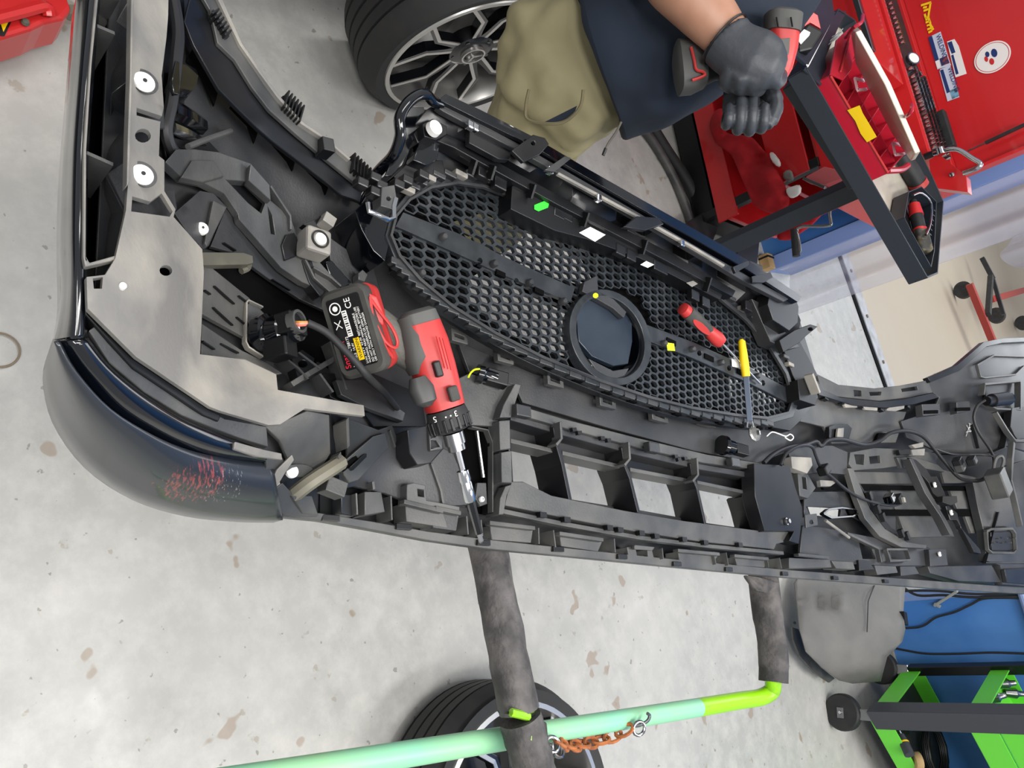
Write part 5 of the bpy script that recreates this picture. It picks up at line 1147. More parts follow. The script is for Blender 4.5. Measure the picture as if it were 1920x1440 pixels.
# first glove: closed round the tool handle
q = MB()
ringz(q, [(D(1358, 72, 1.168), .043, .038), (D(1372, 88, 1.165), .042, .037), (D(1392, 100, 1.16), .044, .036), (D(1415, 112, 1.155), .047, .036), (D(1440, 124, 1.155), .042, .034), (D(1456, 132, 1.16), .028, .026)], 24)
for pts, r in [([(1372, 132, 1.15), (1362, 152, 1.165), (1372, 162, 1.20), (1392, 158, 1.23)], [.013, .0125, .012, .010]), ([(1392, 138, 1.14), (1386, 158, 1.16), (1396, 168, 1.20), (1414, 160, 1.23)], [.0135, .013, .012, .010]),
               ([(1414, 140, 1.14), (1410, 160, 1.16), (1420, 168, 1.20), (1436, 158, 1.23)], [.0135, .013, .012, .010]), ([(1440, 134, 1.14), (1452, 152, 1.155), (1462, 150, 1.19), (1466, 132, 1.22)], [.013, .0125, .0115, .010]),
               ([(1412, 84, 1.15), (1440, 92, 1.145), (1456, 112, 1.15), (1458, 132, 1.16)], [.016, .0145, .013, .011])]: fing(q, pts, r)
g1 = q.build('glove', M['glove'], person, smooth=True); remesh(g1, .0035, 3)
q = MB(); cr = []; 
for k in range(24):
    a = k / 24 * math.tau; t = (D(1392, 100, 1.16) - D(1358, 72, 1.168)).normalized(); X = VF.cross(t).normalized(); Y = t.cross(X); cr.append(D(1359, 73, 1.168) + X * .0435 * math.cos(a) + Y * .0385 * math.sin(a))
q.tube(cr, .0018, 6, closed=True); q.build('cuff_roll', M['black'], g1, smooth=True)
# second glove: palm up, fingers curled
q = MB()
ringz(q, [(D(1396, 128, 1.27), .030, .026), (D(1400, 152, 1.25), .036, .027), (D(1402, 180, 1.245), .040, .018), (D(1400, 208, 1.25), .040, .014), (D(1398, 226, 1.25), .036, .012)], 24)
for x, y0, tip, r in [(1364, 232, 202, .0080), (1386, 240, 186, .0088), (1408, 242, 186, .0090), (1430, 238, 202, .0088)]:
    fing(q, [(x, y0 - 16, 1.245), (x - 3, y0, 1.232), (x - 2, y0 + 2, 1.205), (x + 2, (y0 + tip) / 2 + 6, 1.188), (x + 3, tip, 1.192), (x + 3, tip - 4, 1.205)], [r * 1.06, r * 1.05, r * 1.02, r, r * .92, r * .72])
fing(q, [(1424, 158, 1.24), (1444, 172, 1.222), (1454, 198, 1.208), (1448, 222, 1.198), (1438, 236, 1.195)], [.016, .0145, .0125, .0115, .009])
g2 = q.build('glove', M['glove'], person, smooth=True); remesh(g2, .0018, 2)
# cordless tool held in the gloves
tl = empty('cordless_impact_driver', D(1400, 110, 1.25), 'red and grey cordless driver held in black gloved hands above the tray', 'power tool')
ax1 = (D(1440, 110, 1.22) - D(1300, 125, 1.22)).normalized(); Xh = VF.cross(ax1).normalized(); Yh = ax1.cross(Xh)
loft('battery', [(D(1268, 128, 1.22), Xh, Yh, .028, .026, 3), (D(1272, 127, 1.22), Xh, Yh, .041, .032, 3.4), (D(1294, 125, 1.22), Xh, Yh, .041, .032, 3.4), (D(1318, 120, 1.22), Xh, Yh, .036, .030, 3)], mat('battery_grey', (76, 76, 74), .6), tl)
loft('grip', [(D(1310, 122, 1.22), Xh, Yh, .034, .028, 3), (D(1340, 118, 1.22), Xh, Yh, .026, .024, 2.6), (D(1445, 108, 1.225), Xh, Yh, .024, .022, 2.6)], 'rubber_dark', tl)
q = MB(); q.tube([D(x, y, d) for x, y, d in [(1296, 88, 1.185), (1302, 112, 1.185), (1306, 130, 1.185), (1318, 134, 1.185), (1322, 140, 1.185), (1310, 146, 1.185), (1298, 150, 1.185)]], .0024, 6, smooth=4); q.build('red_trim', M['tool_red'], tl, smooth=True)
mA, mB = D(1470, 22, 1.21), D(1474, 60, 1.21); md = (D(1450, 160, 1.225) - mA).normalized(); Xm = VF.cross(md).normalized(); Ym = md.cross(Xm)
loft('motor_cap', [(mA, Xm, Ym, .020, .022, 3), (D(1469, 28, 1.21), Xm, Ym, .028, .028, 3), (D(1466, 62, 1.21), Xm, Ym, .027, .028, 3)], bpy.data.materials['battery_grey'], tl)
loft('motor_body', [(D(1466, 60, 1.213), Xm, Ym, .0255, .0265, 3), (D(1468, 90, 1.215), Xm, Ym, .0215, .023, 3), (D(1464, 130, 1.22), Xm, Ym, .016, .02, 3), (D(1458, 150, 1.22), Xm, Ym, .012, .014, 3)], 'tool_red', tl)
for x in (1456, 1483):
    q = MB(); q.bar(D(x, 32, 1.178), D(x + 3, 50, 1.178), .0022, .002); q.build('vent_slot', M['black'], tl)
q = MB(); q.prism([D(1462, 72, 1.188), D(1482, 70, 1.188), D(1480, 100, 1.19), D(1464, 112, 1.19)], VF * .004); q.build('side_badge', bpy.data.materials['cap_grey'], tl, bevel=.001)
for o_ in [tl]: pass

# ---------------------------------------------------------------- wheels
def wheel(name, c, axis, label, cat, R=.345, Rr=.262, wdt=.235, spokes=10, face='two', star=True, rot=0.0, up=AZ):
    """alloy wheel; axis points out of the face"""
    root = empty(name, Vector((c.x, c.y, 0)), label, cat); ax = Vector(axis).normalized()
    q = MB(); h = wdt / 2
    prof = [(-h, Rr + .004), (-h - .006, Rr + .03), (-h + .004, R - .03), (-h + .028, R - .008)]
    for g in (-.055, -.018, .018, .055): prof += [(g - .004, R), (g - .003, R - .008), (g + .003, R - .008), (g + .004, R)]
    prof += [(h - .028, R - .008), (h - .004, R - .03), (h + .006, Rr + .03), (h, Rr + .004)]
    q.lathe(c, ax, prof, 72, cap=False); q.build('tyre', M['tyre'], root, smooth=True)
    u = (up - ax * up.dot(ax)).normalized(); v = ax.cross(u)
    for i in range(44):
        a = i / 44 * math.tau; dv = u * math.cos(a) + v * math.sin(a); tt = ax.cross(dv); qq = MB()
    q = MB(); q.lathe(c, ax, [(h - .004, Rr + .006), (h + .004, Rr + .002), (h + .004, Rr - .010), (h - .012, Rr - .014), (h - .03, Rr - .016), (-h * .6, Rr - .03), (-h * .9, Rr - .01)], 64, cap=False); rim = q.build('rim', M['machined'], root, smooth=True)
    q = MB(); q.lathe(c, ax, [(-.02, .0), (-.02, Rr - .03), (-.03, Rr - .03)], 48, cap=False); q.build('brake_disc', M['wheel_dark'], root, smooth=True)
    ca, sa = math.cos, math.sin
    zt = h - .012
    def pt(r, a, z): return c + u * (r * ca(a)) + v * (r * sa(a)) + ax * z
    for i in range(spokes // 2):
        a0 = rot + i / (spokes // 2) * math.tau
        for s in (-1, 1):
            pth = [(.035, a0 + s * .12, zt - .02), (.10, a0 + s * .18, zt - .012), (.155, a0 + s * .17, zt - .006), (Rr - .010, a0 + s * .40, zt)]
            q = MB(); q.cur = 0
            rs = []
            P3 = [pt(*p) for p in pth]; wd = [.030, .022, .020, .018]
            for k, p in enumerate(P3):
                t = P3[min(k + 1, 3)] - P3[max(k - 1, 0)]; t.normalize(); n_ = ax.cross(t).normalized(); ww = wd[k] / 2
                rs.append([p + n_ * ww, p - n_ * ww, p - n_ * ww * .8 - ax * .032, p + n_ * ww * .8 - ax * .032])
            q.rings(rs); sp = q.build('spoke', M['wheel_dark'], root, bevel=.001)
            q = MB(); rs = []
            for k, p in enumerate(P3):
                t = P3[min(k + 1, 3)] - P3[max(k - 1, 0)]; t.normalize(); n_ = ax.cross(t).normalized(); ww = .0052
                e = p + n_ * (s * (wd[k] / 2 - .005)) + ax * .0006
                rs.append([e + n_ * ww, e - n_ * ww, e - n_ * ww - ax * .003, e + n_ * ww - ax * .003])
            q.rings(rs); q.build('machined_edge', M['machined'], root)
    q = MB(); q.lathe(c, ax, [(zt - .05, .075), (zt - .016, .068), (zt - .010, .055), (zt - .008, .042)], 36); hub = root; q.build('hub', M['wheel_dark'], root, smooth=True)
    q = MB(); q.lathe(c, ax, [(zt - .010, .036), (zt + .002, .036), (zt + .002, .031), (zt - .010, .031)], 32, cap=False); q.build('cap_ring', M['machined'], hub, smooth=True)
    if star:
        for k in range(3):
            a = k / 3 * math.tau + 3.14159 + .0; q = MB(); e = pt(.031, a, zt); s_ = ax.cross((e - c - ax * zt).normalized()); cc_ = c + ax * (zt)
            q.prism([cc_ + s_ * .0045, e, cc_ - s_ * .0045], ax * .003); q.build('emblem_point', M['machined'], hub)
    for k in range(5):
        a = rot + (k + .5) / 5 * math.tau; q = MB(); q.cyl(pt(.056, a, zt - .03), pt(.056, a, zt - .010), .007, 6); q.build('wheel_bolt', M['wheel_dark'], hub)
    return root
M['tyre'] = mat('tyre', (40, 41, 42), .65, noise=((48, 47, 46), 30, .4, .7))
M['machined'] = mat('machined_alloy', (196, 194, 190), .3, metal=.85)
M['wheel_dark'] = mat('wheel_dark', (20, 21, 24), .25, coat=.4)
cw = wheel('wheel', D(866, 42, 2.22), Vector((.995, -.08, 0)), None, None, R=.328, Rr=.266, rot=.35)
wheel('loose_wheel', P(935, 1530, .10), Vector((.0, .0, 1)), 'loose wheel with tyre lying flat on the floor under the stand rail', 'wheel', R=.305, Rr=.252, wdt=.20, star=False, rot=.2, up=Vector((0, 1, 0)))
for i in range(60):
    a = i / 60 * math.tau
# the parked car over the left wheel: lower body side, mostly out of frame
pc = empty('parked_car', (-1.9, 1.6, 0), 'parked car at the top edge, only its black and silver ten-spoke wheel in view', 'car')
cw.parent = pc; cw.matrix_parent_inverse = pc.matrix_world.inverted()
q = MB(); sec = [(-1.20, .26), (-1.16, .40), (-1.15, .75), (-1.22, .98), (-2.7, .98), (-2.8, .5), (-2.7, .24)]
q.prism([Vector((x, -1.2, z)) for x, z in sec], (0, 2.5, 0)) if False else q.prism([Vector((x, -1.2, z)) for x, z in sec], (0, 2.5, 0)); q.build('body_side', M['paint'], pc, bevel=.02)
q = MB(); q.prism([Vector((x - .12, 1.31, z)) for x, z in sec], (0, 1.7, 0)); q.build('wing', M['paint'], pc, bevel=.02)

# ---------------------------------------------------------------- red tool cart, left background
def onplane(p0, n):
    def f(px, py, off=0.0):
        r = ray(px, py); t = ((p0 + n * off) - CAM).dot(n) / r.dot(n); return CAM + r * t
    return f
cA, cB_ = P(1655, 0, 1.0), P(1742, 284, 1.0); eX = (cA - cB_).normalized(); eX.z = 0; eY = Vector((-eX.y, eX.x, 0)); 
if eY.y < 0: eY = -eY
PF = onplane(cB_, eY)
cart = empty('tool_cart', Vector((cB_.x, cB_.y, 0)) + eX * .5, 'large red tool cart with open lid, socket tray and stickers, against the blue wall', 'tool cart')
def cbx(name, x0, x1, y0, y1, z0, z1, m, parent=cart, bevel=.003):
    q = MB(); b = Vector((cB_.x, cB_.y, 0)); q.box(b + eX * (x0 + x1) / 2 + eY * (y0 + y1) / 2 + AZ * (z0 + z1) / 2, (eX, eY, AZ), (x1 - x0, y1 - y0, z1 - z0)); return q.build(name, M[m] if isinstance(m, str) else m, parent, bevel=bevel)
cbx('drawer_front', 0, 1.2, -.004, .02, .80, 1.0, 'red_cab'); cbx('drawer_front', 0, 1.2, -.004, .02, .62, .795, 'red_cab')
cbx('side_panel', -.012, .0, 0, .50, .60, 1.0, 'red_cab'); cbx('back_panel', .14, 1.2, .48, .50, .1, 1.0, 'red_cab'); cbx('cabinet_floor', 0, 1.2, 0, .48, .61, .62, 'red_cab')
cbx('shelf', 0.12, 1.2, .0, .48, .16, .18, 'red_cab'); cbx('shelf_lip', .10, 1.2, -.012, .0, .14, .24, 'red_cab'); cbx('shelf', 0.14, 1.2, .0, .48, .44, .46, 'red_cab'); cbx('shelf_lip', .14, 1.2, -.012, .0, .42, .58, 'red_cab')
cbx('black_base', .14, 1.2, .01, .46, .02, .12, 'black')  # plain black block filling the gap below the bottom shelf
for x in (.14,):
    cbx('post', x, x + .04, -.01, .03, .0, .62, 'black')
q = MB(); lk = PF(1669, 127, -.006); q.lathe(lk, -eY, [(0, .014), (.004, .014), (.005, .009), (.012, .009)], 20); q.build('lock', M['chrome'], cart, smooth=True)
# socket trays, z = 1.0
cbx('socket_tray', .0, 1.2, .02, .27, .985, .992, 'rubber_dark'); cbx('tray_rim', 0, 1.2, .0, .02, .99, 1.004, 'red_cab'); cbx('tray_step', 0, 1.2, .27, .32, .98, 1.004, 'red_cab'); cbx('deck', 0, 1.2, .32, .48, .985, .99, 'red_cab')
random.seed(11)
base = Vector((cB_.x, cB_.y, .99))
ns = 0
for i in range(21):
    for j in range(4):
        x = .03 + i * .0175; y = .05 + j * .052
        if i > 15 and j != 1 and random.random() < .3: continue
        r = .0078 + .0012 * ((i + j) % 3); q = MB(); c = base + eX * x + eY * y; q.lathe(c, AZ, [(0, r), (.030, r), (.030, r * .62), (.020, r * .6)], 10, cap=False)
        if ns == 0: s0_ = q.build('socket', M['chrome'], None, smooth=True)
        else: s0_ = q.build('socket', M['chrome'] if (i * 3 + j) % 4 else M['steel'], None, smooth=True)
        rw_ = ['row nearest the front edge of the red cart', 'second row from the front edge of the red cart', 'third row from the front edge of the red cart', 'back row against the open red lid'][j]; tag(s0_, 'small chrome socket standing in the ' + rw_, 'socket', 'chrome sockets, ' + rw_); ns += 1
for i in range(13):
    x = .48 + i * .022; q = MB(); c = base + eX * x + eY * .05; q.lathe(c, AZ, [(0, .008), (.028, .008), (.028, .005), (.02, .005)], 10, cap=False); s0_ = q.build('socket', M['chrome'], None, smooth=True)
    tag(s0_, 'small chrome socket in the single row beyond the round gauge', 'socket', 'chrome sockets beyond the gauge')
gq = MB(); gc = PF(1711, 112, .06) + AZ * .0; gc.z = 1.02; gq.lathe(gc, (AZ * .8 - eY * .5), [(0, .026), (.014, .026), (.014, .022)], 24); g_ = gq.build('round_gauge', M['steel'], None, smooth=True); tag(g_, 'small round dial gauge with a pale face among the sockets', 'gauge')
q = MB(); q.lathe(gc + (AZ * .8 - eY * .5).normalized() * .0145, (AZ * .8 - eY * .5), [(0, .021), (.0006, .021)], 24); q.build('dial', M['white'], g_)
q = MB(); q.bar(base + eX * .08 + eY * .25 + AZ * .03, base + eX * .24 + eY * .25 + AZ * .03, .04, .04); q2 = q.build('adaptor_block', M['rubber_dark'], None, bevel=.006); tag(q2, 'dark worn adaptor block beside the chrome sockets', 'tool part')
# lid, standing open behind the tray
lidA = P(1722, 0, 1.0); lb = Vector((cB_.x, cB_.y, 0)) + eY * .2
LIDY = .33
ld = cbx('lid', -.01, 1.2, LIDY, LIDY + .02, 1.0, 1.62, 'red_cab'); cbx('lid_edge', -.022, -.008, LIDY - .03, LIDY + .02, 1.0, 1.62, 'red_cab')
PLd = onplane(Vector((cB_.x, cB_.y, 0)) + eY * (LIDY - .001), eY)
q = MB(); q.bar(PLd(1848, 268, -.035), PLd(1925, 232, -.035), .014, .010); q.build('gas_strut', M['rubber_dark'], cart, smooth=True)
q = MB(); q.bar(PLd(1815, 283, -.035), PLd(1848, 268, -.035), .006, .005); q.build('strut_rod', M['steel'], cart)
def lidpoly(name, pts, m, th=.001, par=None): q = MB(); q.prism([PLd(x, y, -.0012) for x, y in pts], -eY * th); return q.build(name, M[m] if isinstance(m, str) else m, par or ld)
def lid_text(s, x, y, size, m, par, dirv=None, off=-.004, name='lettering'):
    o_ = PLd(x, y, off); return text_mesh(name, s, m, o_, -eX, AZ, size, par, .0003)
M['sticker_blue'] = mat('sticker_blue', (30, 56, 110), .5); M['sticker_pale'] = mat('sticker_pale', (196, 208, 226), .5)
s1 = lidpoly('sticker', [(1741, 70), (1764, 59), (1782, 118), (1784, 122), (1758, 130)], 'sticker_pale'); s2 = lidpoly('sticker', [(1763, 130), (1782, 122), (1798, 176), (1799, 182), (1777, 190), (1762, 134)], 'sticker_pale'); s3 = lidpoly('sticker', [(1776, 78), (1790, 73), (1798, 86), (1813, 138), (1792, 145)], 'white')
for s_, pts, tx in [(s1, [(1741, 70), (1748, 67), (1761, 112), (1754, 115)], (1752, 67)), (s2, [(1763, 132), (1769, 130), (1782, 172), (1776, 175)], (1774, 128)), (s3, [(1777, 80), (1785, 77), (1792, 98), (1785, 101)], None)]:
    lidpoly('sticker_band', pts, 'sticker_blue', .0016, s_)
    if tx: lid_text('WELDING', tx[0] + 3, tx[1] + 0, .024, M['sticker_blue'], s_)
lidpoly('sticker_band', [(1754, 115), (1761, 112), (1764, 126), (1758, 128)], 'white', .0016, s1); lidpoly('sticker_picture', [(1762, 110), (1776, 104), (1781, 118), (1766, 124)], mat('picture_mix', (150, 60, 50), .5, noise=((40, 50, 90), 60, .4, .6)), .0016, s1)
lidpoly('sticker_picture', [(1781, 170), (1795, 164), (1799, 180), (1786, 186)], mat('picture_mix_blue', (120, 170, 200), .5, noise=((60, 80, 70), 60, .4, .6)), .0016, s2)
lidpoly('sticker_band', [(1784, 104), (1788, 102), (1798, 138), (1793, 140)], 'sticker_blue', .0016, s3)
lc_ = PLd(1861, 107, -.002); q = MB(); q.lathe(lc_, -eY, [(0, .062), (.001, .062)], 40); s4 = q.build('sticker', M['white'], ld)
q = MB(); q.lathe(lc_ - eY * .0012, -eY, [(0, .057), (.0004, .057), (.0004, .055), (0, .055)], 40, cap=False); q.build('sticker_ring', M['red'], s4)
for (dx, dz, rx, rz, mm) in [(.012, .010, .018, .010, 'sticker_blue'), (-.016, -.006, .014, .008, 'red'), (.004, -.02, .012, .006, 'red'), (.02, -.012, .012, .007, 'sticker_blue')]:
    q = MB(); q.prism([lc_ - eY * .0013 + eX * (dx + rx * math.cos(k / 14 * math.tau)) + AZ * (dz + rz * math.sin(k / 14 * math.tau)) for k in range(14)], -eY * .0004); q.build('sticker_patch', M[mm], s4)
M['yellow_print'] = mat('yellow_print', (246, 206, 24), .5)
for i_, (x0, y0, x1, y1, w_) in enumerate([(1727, 10, 1746, 4, 3), (1745, 5, 1741, 30, 2.5), (1731, 14, 1738, 13, 3), (1732, 20, 1741, 17, 3), (1734, 26, 1738, 38, 2.5), (1735, 34, 1743, 31, 3), (1741, 33, 1745, 44, 2.5), (1736, 42, 1744, 39, 3), (1738, 48, 1746, 45, 2.5), (1739, 55, 1750, 51, 3), (1741, 61, 1748, 57, 3), (1744, 45, 1750, 56, 3)]):
    q = MB(); q.bar(PLd(x0, y0, -.003), PLd(x1, y1, -.003), .003 * w_, .0008, eY); q.build('yellow_lettering', M['yellow_print'], ld)
# red gusset at the right end
q = MB(); q.prism([PF(1742, 300, -.02), PF(1760, 288, -.02), PF(1812, 330, -.02), PF(1815, 360, -.02), PF(1748, 352, -.02)], eY * .05); q.build('end_gusset', M['red_cab'], cart, bevel=.002)
q = MB(); lk = PF(1786, 328, -.022); q.lathe(lk, -eY, [(0, .008), (.006, .008), (.008, .004)], 12); q.build('bolt', M['chrome'], cart, smooth=True)
# chrome crank grip over the end
kn = empty('chrome_handle', PF(1790, 285, -.06), 'chrome angled handle tool resting on the right end of the red cart', 'hand tool')
q = MB(); q.tube([PF(x, y, -.07) for x, y in [(1742, 292), (1760, 286), (1782, 280), (1800, 282), (1822, 296), (1838, 306), (1834, 314), (1815, 322), (1806, 325)]], .009, 10, smooth=4); q.build('bar', M['chrome'], kn, smooth=True)
q = MB(); q.cyl(PF(1734, 294, -.07), PF(1750, 288, -.07), .012, 12); q.build('black_grip', M['black'], kn, smooth=True)
q = MB(); q.lathe(PF(1764, 284, -.07), eX, [(-.012, .014), (.012, .014)], 16); q.build('collar', M['chrome'], kn, smooth=True)
# rags and parts on the shelves
M['rag'] = mat('red_rag', (178, 24, 34), .8, noise=((150, 16, 26), 8, .4, .7), bump=.4, bscale=30)
def rag(name, pts, off, m, label, cat, group=None, amp=.03, seed=1, thick=.03):
    random.seed(seed); V, T = tess(pts, [], 12); 
    from mathutils import noise
    top = []
    for x, y in V:
        e = min(math.hypot(x - p[0], y - p[1]) for p in pts); k = min(1, e / 22)
        top.append(PF(x, y, off - k * thick + amp * noise.noise(Vector((x * .035 + seed, y * .035, 0))) * (0.3 + k)))
    n = len(top); bot = [PF(x, y, off + .04) for x, y in V]; cnt = {}
    for t in T:
        for i in range(3): cnt[(t[i], t[(i + 1) % 3])] = 1
    fs = list(T) + [(a + n, c + n, b + n) for a, b, c in T]
    for (a, b) in cnt:
        if (b, a) not in cnt: fs.append((a, a + n, b + n, b))
    o = mobj(name, top + bot, fs, M[m], None, smooth=True, sub=1); tag(o, label, cat, group); return o
rag('red_cloth', [(1328, 235), (1340, 205), (1358, 200), (1362, 250), (1410, 255), (1440, 290), (1470, 340), (1482, 375), (1475, 400), (1440, 400), (1412, 385), (1395, 345), (1372, 290), (1340, 268)], -.05, 'rag', 'crumpled red cloth spilling from the lower shelves of the red cart', 'cloth', amp=.06, seed=2)
rag('red_cloth', [(1455, 450), (1462, 425), (1500, 400), (1545, 385), (1545, 400), (1520, 425), (1480, 452)], .10, 'rag', 'smaller red cloth hanging beside the crank handle, low on the cart', 'cloth', amp=.02, seed=5)
rag('white_rag', [(1440, 285), (1450, 283), (1466, 305), (1464, 318), (1448, 306)], -.09, 'white', 'small white rag folded on the red cloth, nearest the middle shelf edge', 'rag', amp=.02, seed=6, thick=.01)
rag('white_rag', [(1470, 352), (1486, 350), (1502, 342), (1506, 362), (1486, 374), (1478, 370)], -.09, 'white', 'white paper rag at the lower right of the red cloth', 'rag', amp=.02, seed=8, thick=.01)
rag('white_rag', [(1464, 322), (1484, 315), (1492, 340), (1470, 342)], -.06, 'plastic_dust', 'greyish rag between the two white rags', 'rag', amp=.02, seed=9, thick=.01)
q = MB(); q.prism([PF(1512, 330, -.05), PF(1545, 312, -.05), PF(1572, 318, -.05), PF(1580, 335, -.05), PF(1548, 346, -.05), PF(1510, 340, -.05)], eY * .05); o = q.build('parts_box', mat('pink_red', (196, 96, 100), .5), None, bevel=.003); tag(o, 'flat pinkish-red box under the black tray', 'box')
q = MB(); q.bar(PF(1508, 335, -.07), PF(1548, 352, -.07), .02, .012); q.build('silver_edge', M['steel'], o, bevel=.001)
# black tray stand in front
ZT = 1.02
trs = empty('tray_stand', P(1500, 400, 0) * 1.0, 'black metal side tray on a tall black post in front of the red cart', 'tray stand')
M['tray'] = mat('tray_black', (38, 44, 52), .5)
rimp = [(1512, 128), (1572, 18), (1602, 38), (1748, 332), (1768, 378), (1757, 512), (1738, 520)]
R3 = [P(x, y, ZT) for x, y in rimp]; R3i = None
cen_ = sum(R3, Vector()) / len(R3)
q = MB(); q.prism([p - AZ * .05 for p in R3], (0, 0, .006)); tb = q.build('tray_floor', mat('tray_mat', (196, 190, 176), .6, noise=((176, 168, 152), 9, .4, .7)), trs)
for i in range(len(R3)):
    a, b = R3[i], R3[(i + 1) % len(R3)]; q = MB(); q.bar(a - AZ * .025, b - AZ * .025, .006, .055, AZ); q.build('tray_wall', M['tray'], trs, bevel=.001)
q = MB(); q.prism([P(x, y, ZT - .052) for x, y in [(1512, 128), (1498, 150), (1622, 342), (1655, 330)]], (0, 0, -.05)); q.build('under_rail', M['tray'], trs, bevel=.003)
for x, y in [(1507, 157), (1566, 264)]:
    q = MB(); c = P(x, y, ZT - .05); q.lathe(c, -VF, [(-.01, .005), (.004, .005), (.006, .002)], 12); q.build('rivet', M['white'], trs, smooth=True)
q = MB(); q.prism([P(x, y, ZT) for x, y in [(1508, 130), (1562, 22), (1588, 20), (1572, 52), (1548, 108), (1552, 142), (1540, 160)]], (0, 0, -.004)); q.build('end_band', M['tray'], trs, bevel=.001)
q = MB(); q.bar(P(1513, 122, ZT + .004), P(1562, 28, ZT + .004), .012, .003); q.build('white_strip', M['white'], trs)
text_mesh('logo', 'MX', M['white'], P(1554, 84, ZT + .006), P(1568, 52, ZT) - P(1554, 84, ZT), AZ - VF * .6, .05, trs, .0006, bold=.001)
pB = Vector((P(1630, 340, ZT - .08).x, P(1630, 340, ZT - .08).y, ZT - .08))
q = MB(); q.box(Vector((pB.x, pB.y, (ZT - .08) / 2 + .03)), (Vector((.86, .5, 0)), Vector((-.5, .86, 0)), AZ), (.06, .05, ZT - .10)); q.build('post', M['tray'], trs, bevel=.003)
q = MB(); q.box(Vector((pB.x - .10, pB.y + .10, .05)), (Vector((.86, .5, 0)), Vector((-.5, .86, 0)), AZ), (.5, .06, .05)); q.build('base_foot', M['tray'], trs, bevel=.004)
q = MB(); q.box(Vector((pB.x, pB.y + .0, .05)), (Vector((.5, -.86, 0)), Vector((.86, .5, 0)), AZ), (.4, .06, .05)); q.build('base_foot', M['tray'], trs, bevel=.004)
ZF = ZT - .044
# red parts case with open lid
case = empty('parts_case', P(1620, 200, ZF), 'red plastic parts case with raised clear lid and yellow tape, on the black tray', 'case')
M['case_red'] = mat('case_red', (178, 36, 54), .3, coat=.3); M['lid_clear'] = mat('lid_ivory', (222, 214, 200), .3, noise=((206, 198, 176), 4, .4, .6))
f0, f1, k1, k0 = P(1556, 142, ZF + .07), P(1664, 324, ZF + .07), P(1700, 284, ZF + .07), P(1592, 72, ZF + .07)
for a, b, nm in [(f0, f1, 'case_wall'), (f1, k1, 'case_wall'), (k1, k0, 'case_wall'), (k0, f0, 'case_wall')]:
    q = MB(); q.bar(a - AZ * .035, b - AZ * .035, .004, .07, AZ); q.build(nm, M['case_red'], case, bevel=.001)
q = MB(); q.prism([f0 - AZ * .066, f1 - AZ * .066, k1 - AZ * .066, k0 - AZ * .066], (0, 0, .004)); q.build('case_floor', M['case_red'], case)
for i in range(1, 7):
    q = MB(); a = f0.lerp(f1, i / 7); b = k0.lerp(k1, i / 7); q.bar(a - AZ * .03, b - AZ * .03, .0025, .05, AZ); q.build('divider', M['case_red'], case)
q = MB(); q.bar(f0.lerp(k0, .5) - AZ * .03, f1.lerp(k1, .5) - AZ * .03, .0025, .05, AZ); q.build('divider', M['case_red'], case)
q = MB(); q.bar(f0 + AZ * .002, f1 + AZ * .002, .010, .004, AZ); q.build('case_rim', M['tool_red'], case, bevel=.001)
q = MB(); q.prism([P(1594, 52, ZF + .10), P(1604, 60, ZF + .16), P(1660, 160, ZF + .16), P(1716, 288, ZF + .15), P(1708, 302, ZF + .09), P(1670, 246, ZF + .09), P(1604, 118, ZF + .09)], (.0, .012, .012)); q.build('lid', M['lid_clear'], case, bevel=.003)
q = MB(); q.bar(P(1612, 92, ZF + .13), P(1708, 284, ZF + .12), .006, .006); q.build('lid_ridge', M['yellow_print'] if False else M['white'], case)
for x, y in [(1611, 155), (1682, 276)]:
    for dx, dy, ex, ey in [(-8, -8, 10, -4), (10, -4, 12, 14) if False else (-8, -8, -3, 14), (-3, 14, 14, 12)]:
        q = MB(); q.bar(P(x + dx, y + dy, ZF + .082), P(x + ex, y + ey, ZF + .082), .008, .005); q.build('latch', mat('latch_pink', (230, 190, 196), .4) if 'latch_pink' not in bpy.data.materials else bpy.data.materials['latch_pink'], case)
fwd = (f1 - f0).normalized(); fn_ = Vector((fwd.y, -fwd.x, 0)); 
if fn_.dot(CAM - f0) < 0: fn_ = -fn_
pfc = onplane(f0 + fn_ * .004, fn_)
q = MB(); q.prism([pfc(x, y) for x, y in [(1589, 206), (1612, 197), (1618, 212), (1630, 232), (1644, 256), (1626, 266), (1614, 250), (1604, 226)]], fn_ * .002); o = q.build('tape', M['yellow'], case); o['label'] = 'strip of yellow tape'
q = MB(); q.prism([P(x, y, ZF + .072) for x, y in [(1554, 141), (1566, 76), (1592, 52), (1598, 60), (1602, 92), (1592, 134), (1578, 152)]], (0, 0, .006)); q.build('case_cover', M['case_red'], case, bevel=.002)
q = MB(); q.bar(P(1576, 134, ZF + .082), P(1596, 62, ZF + .082), .005, .005); q.build('cover_ridge', M['tool_red'], case, bevel=.001)
for pts in [[(1586, 70, .10), (1600, 52, .16), (1615, 42, .18), (1618, 28, .18)], [(1688, 222, .13), (1702, 216, .18), (1710, 206, .20), (1710, 196, .20)]]:
    q = MB(); q.tube([P(x, y, ZF + z) for x, y, z in pts], .005, 8, smooth=4); q.build('red_hook', M['case_red'], case, smooth=True)
q = MB(); q.tube([P(x, y, ZF + .06) for x, y in [(1664, 320), (1690, 318), (1702, 310)]], .010, 8, smooth=3); q.build('red_hook', M['case_red'], case, smooth=True)
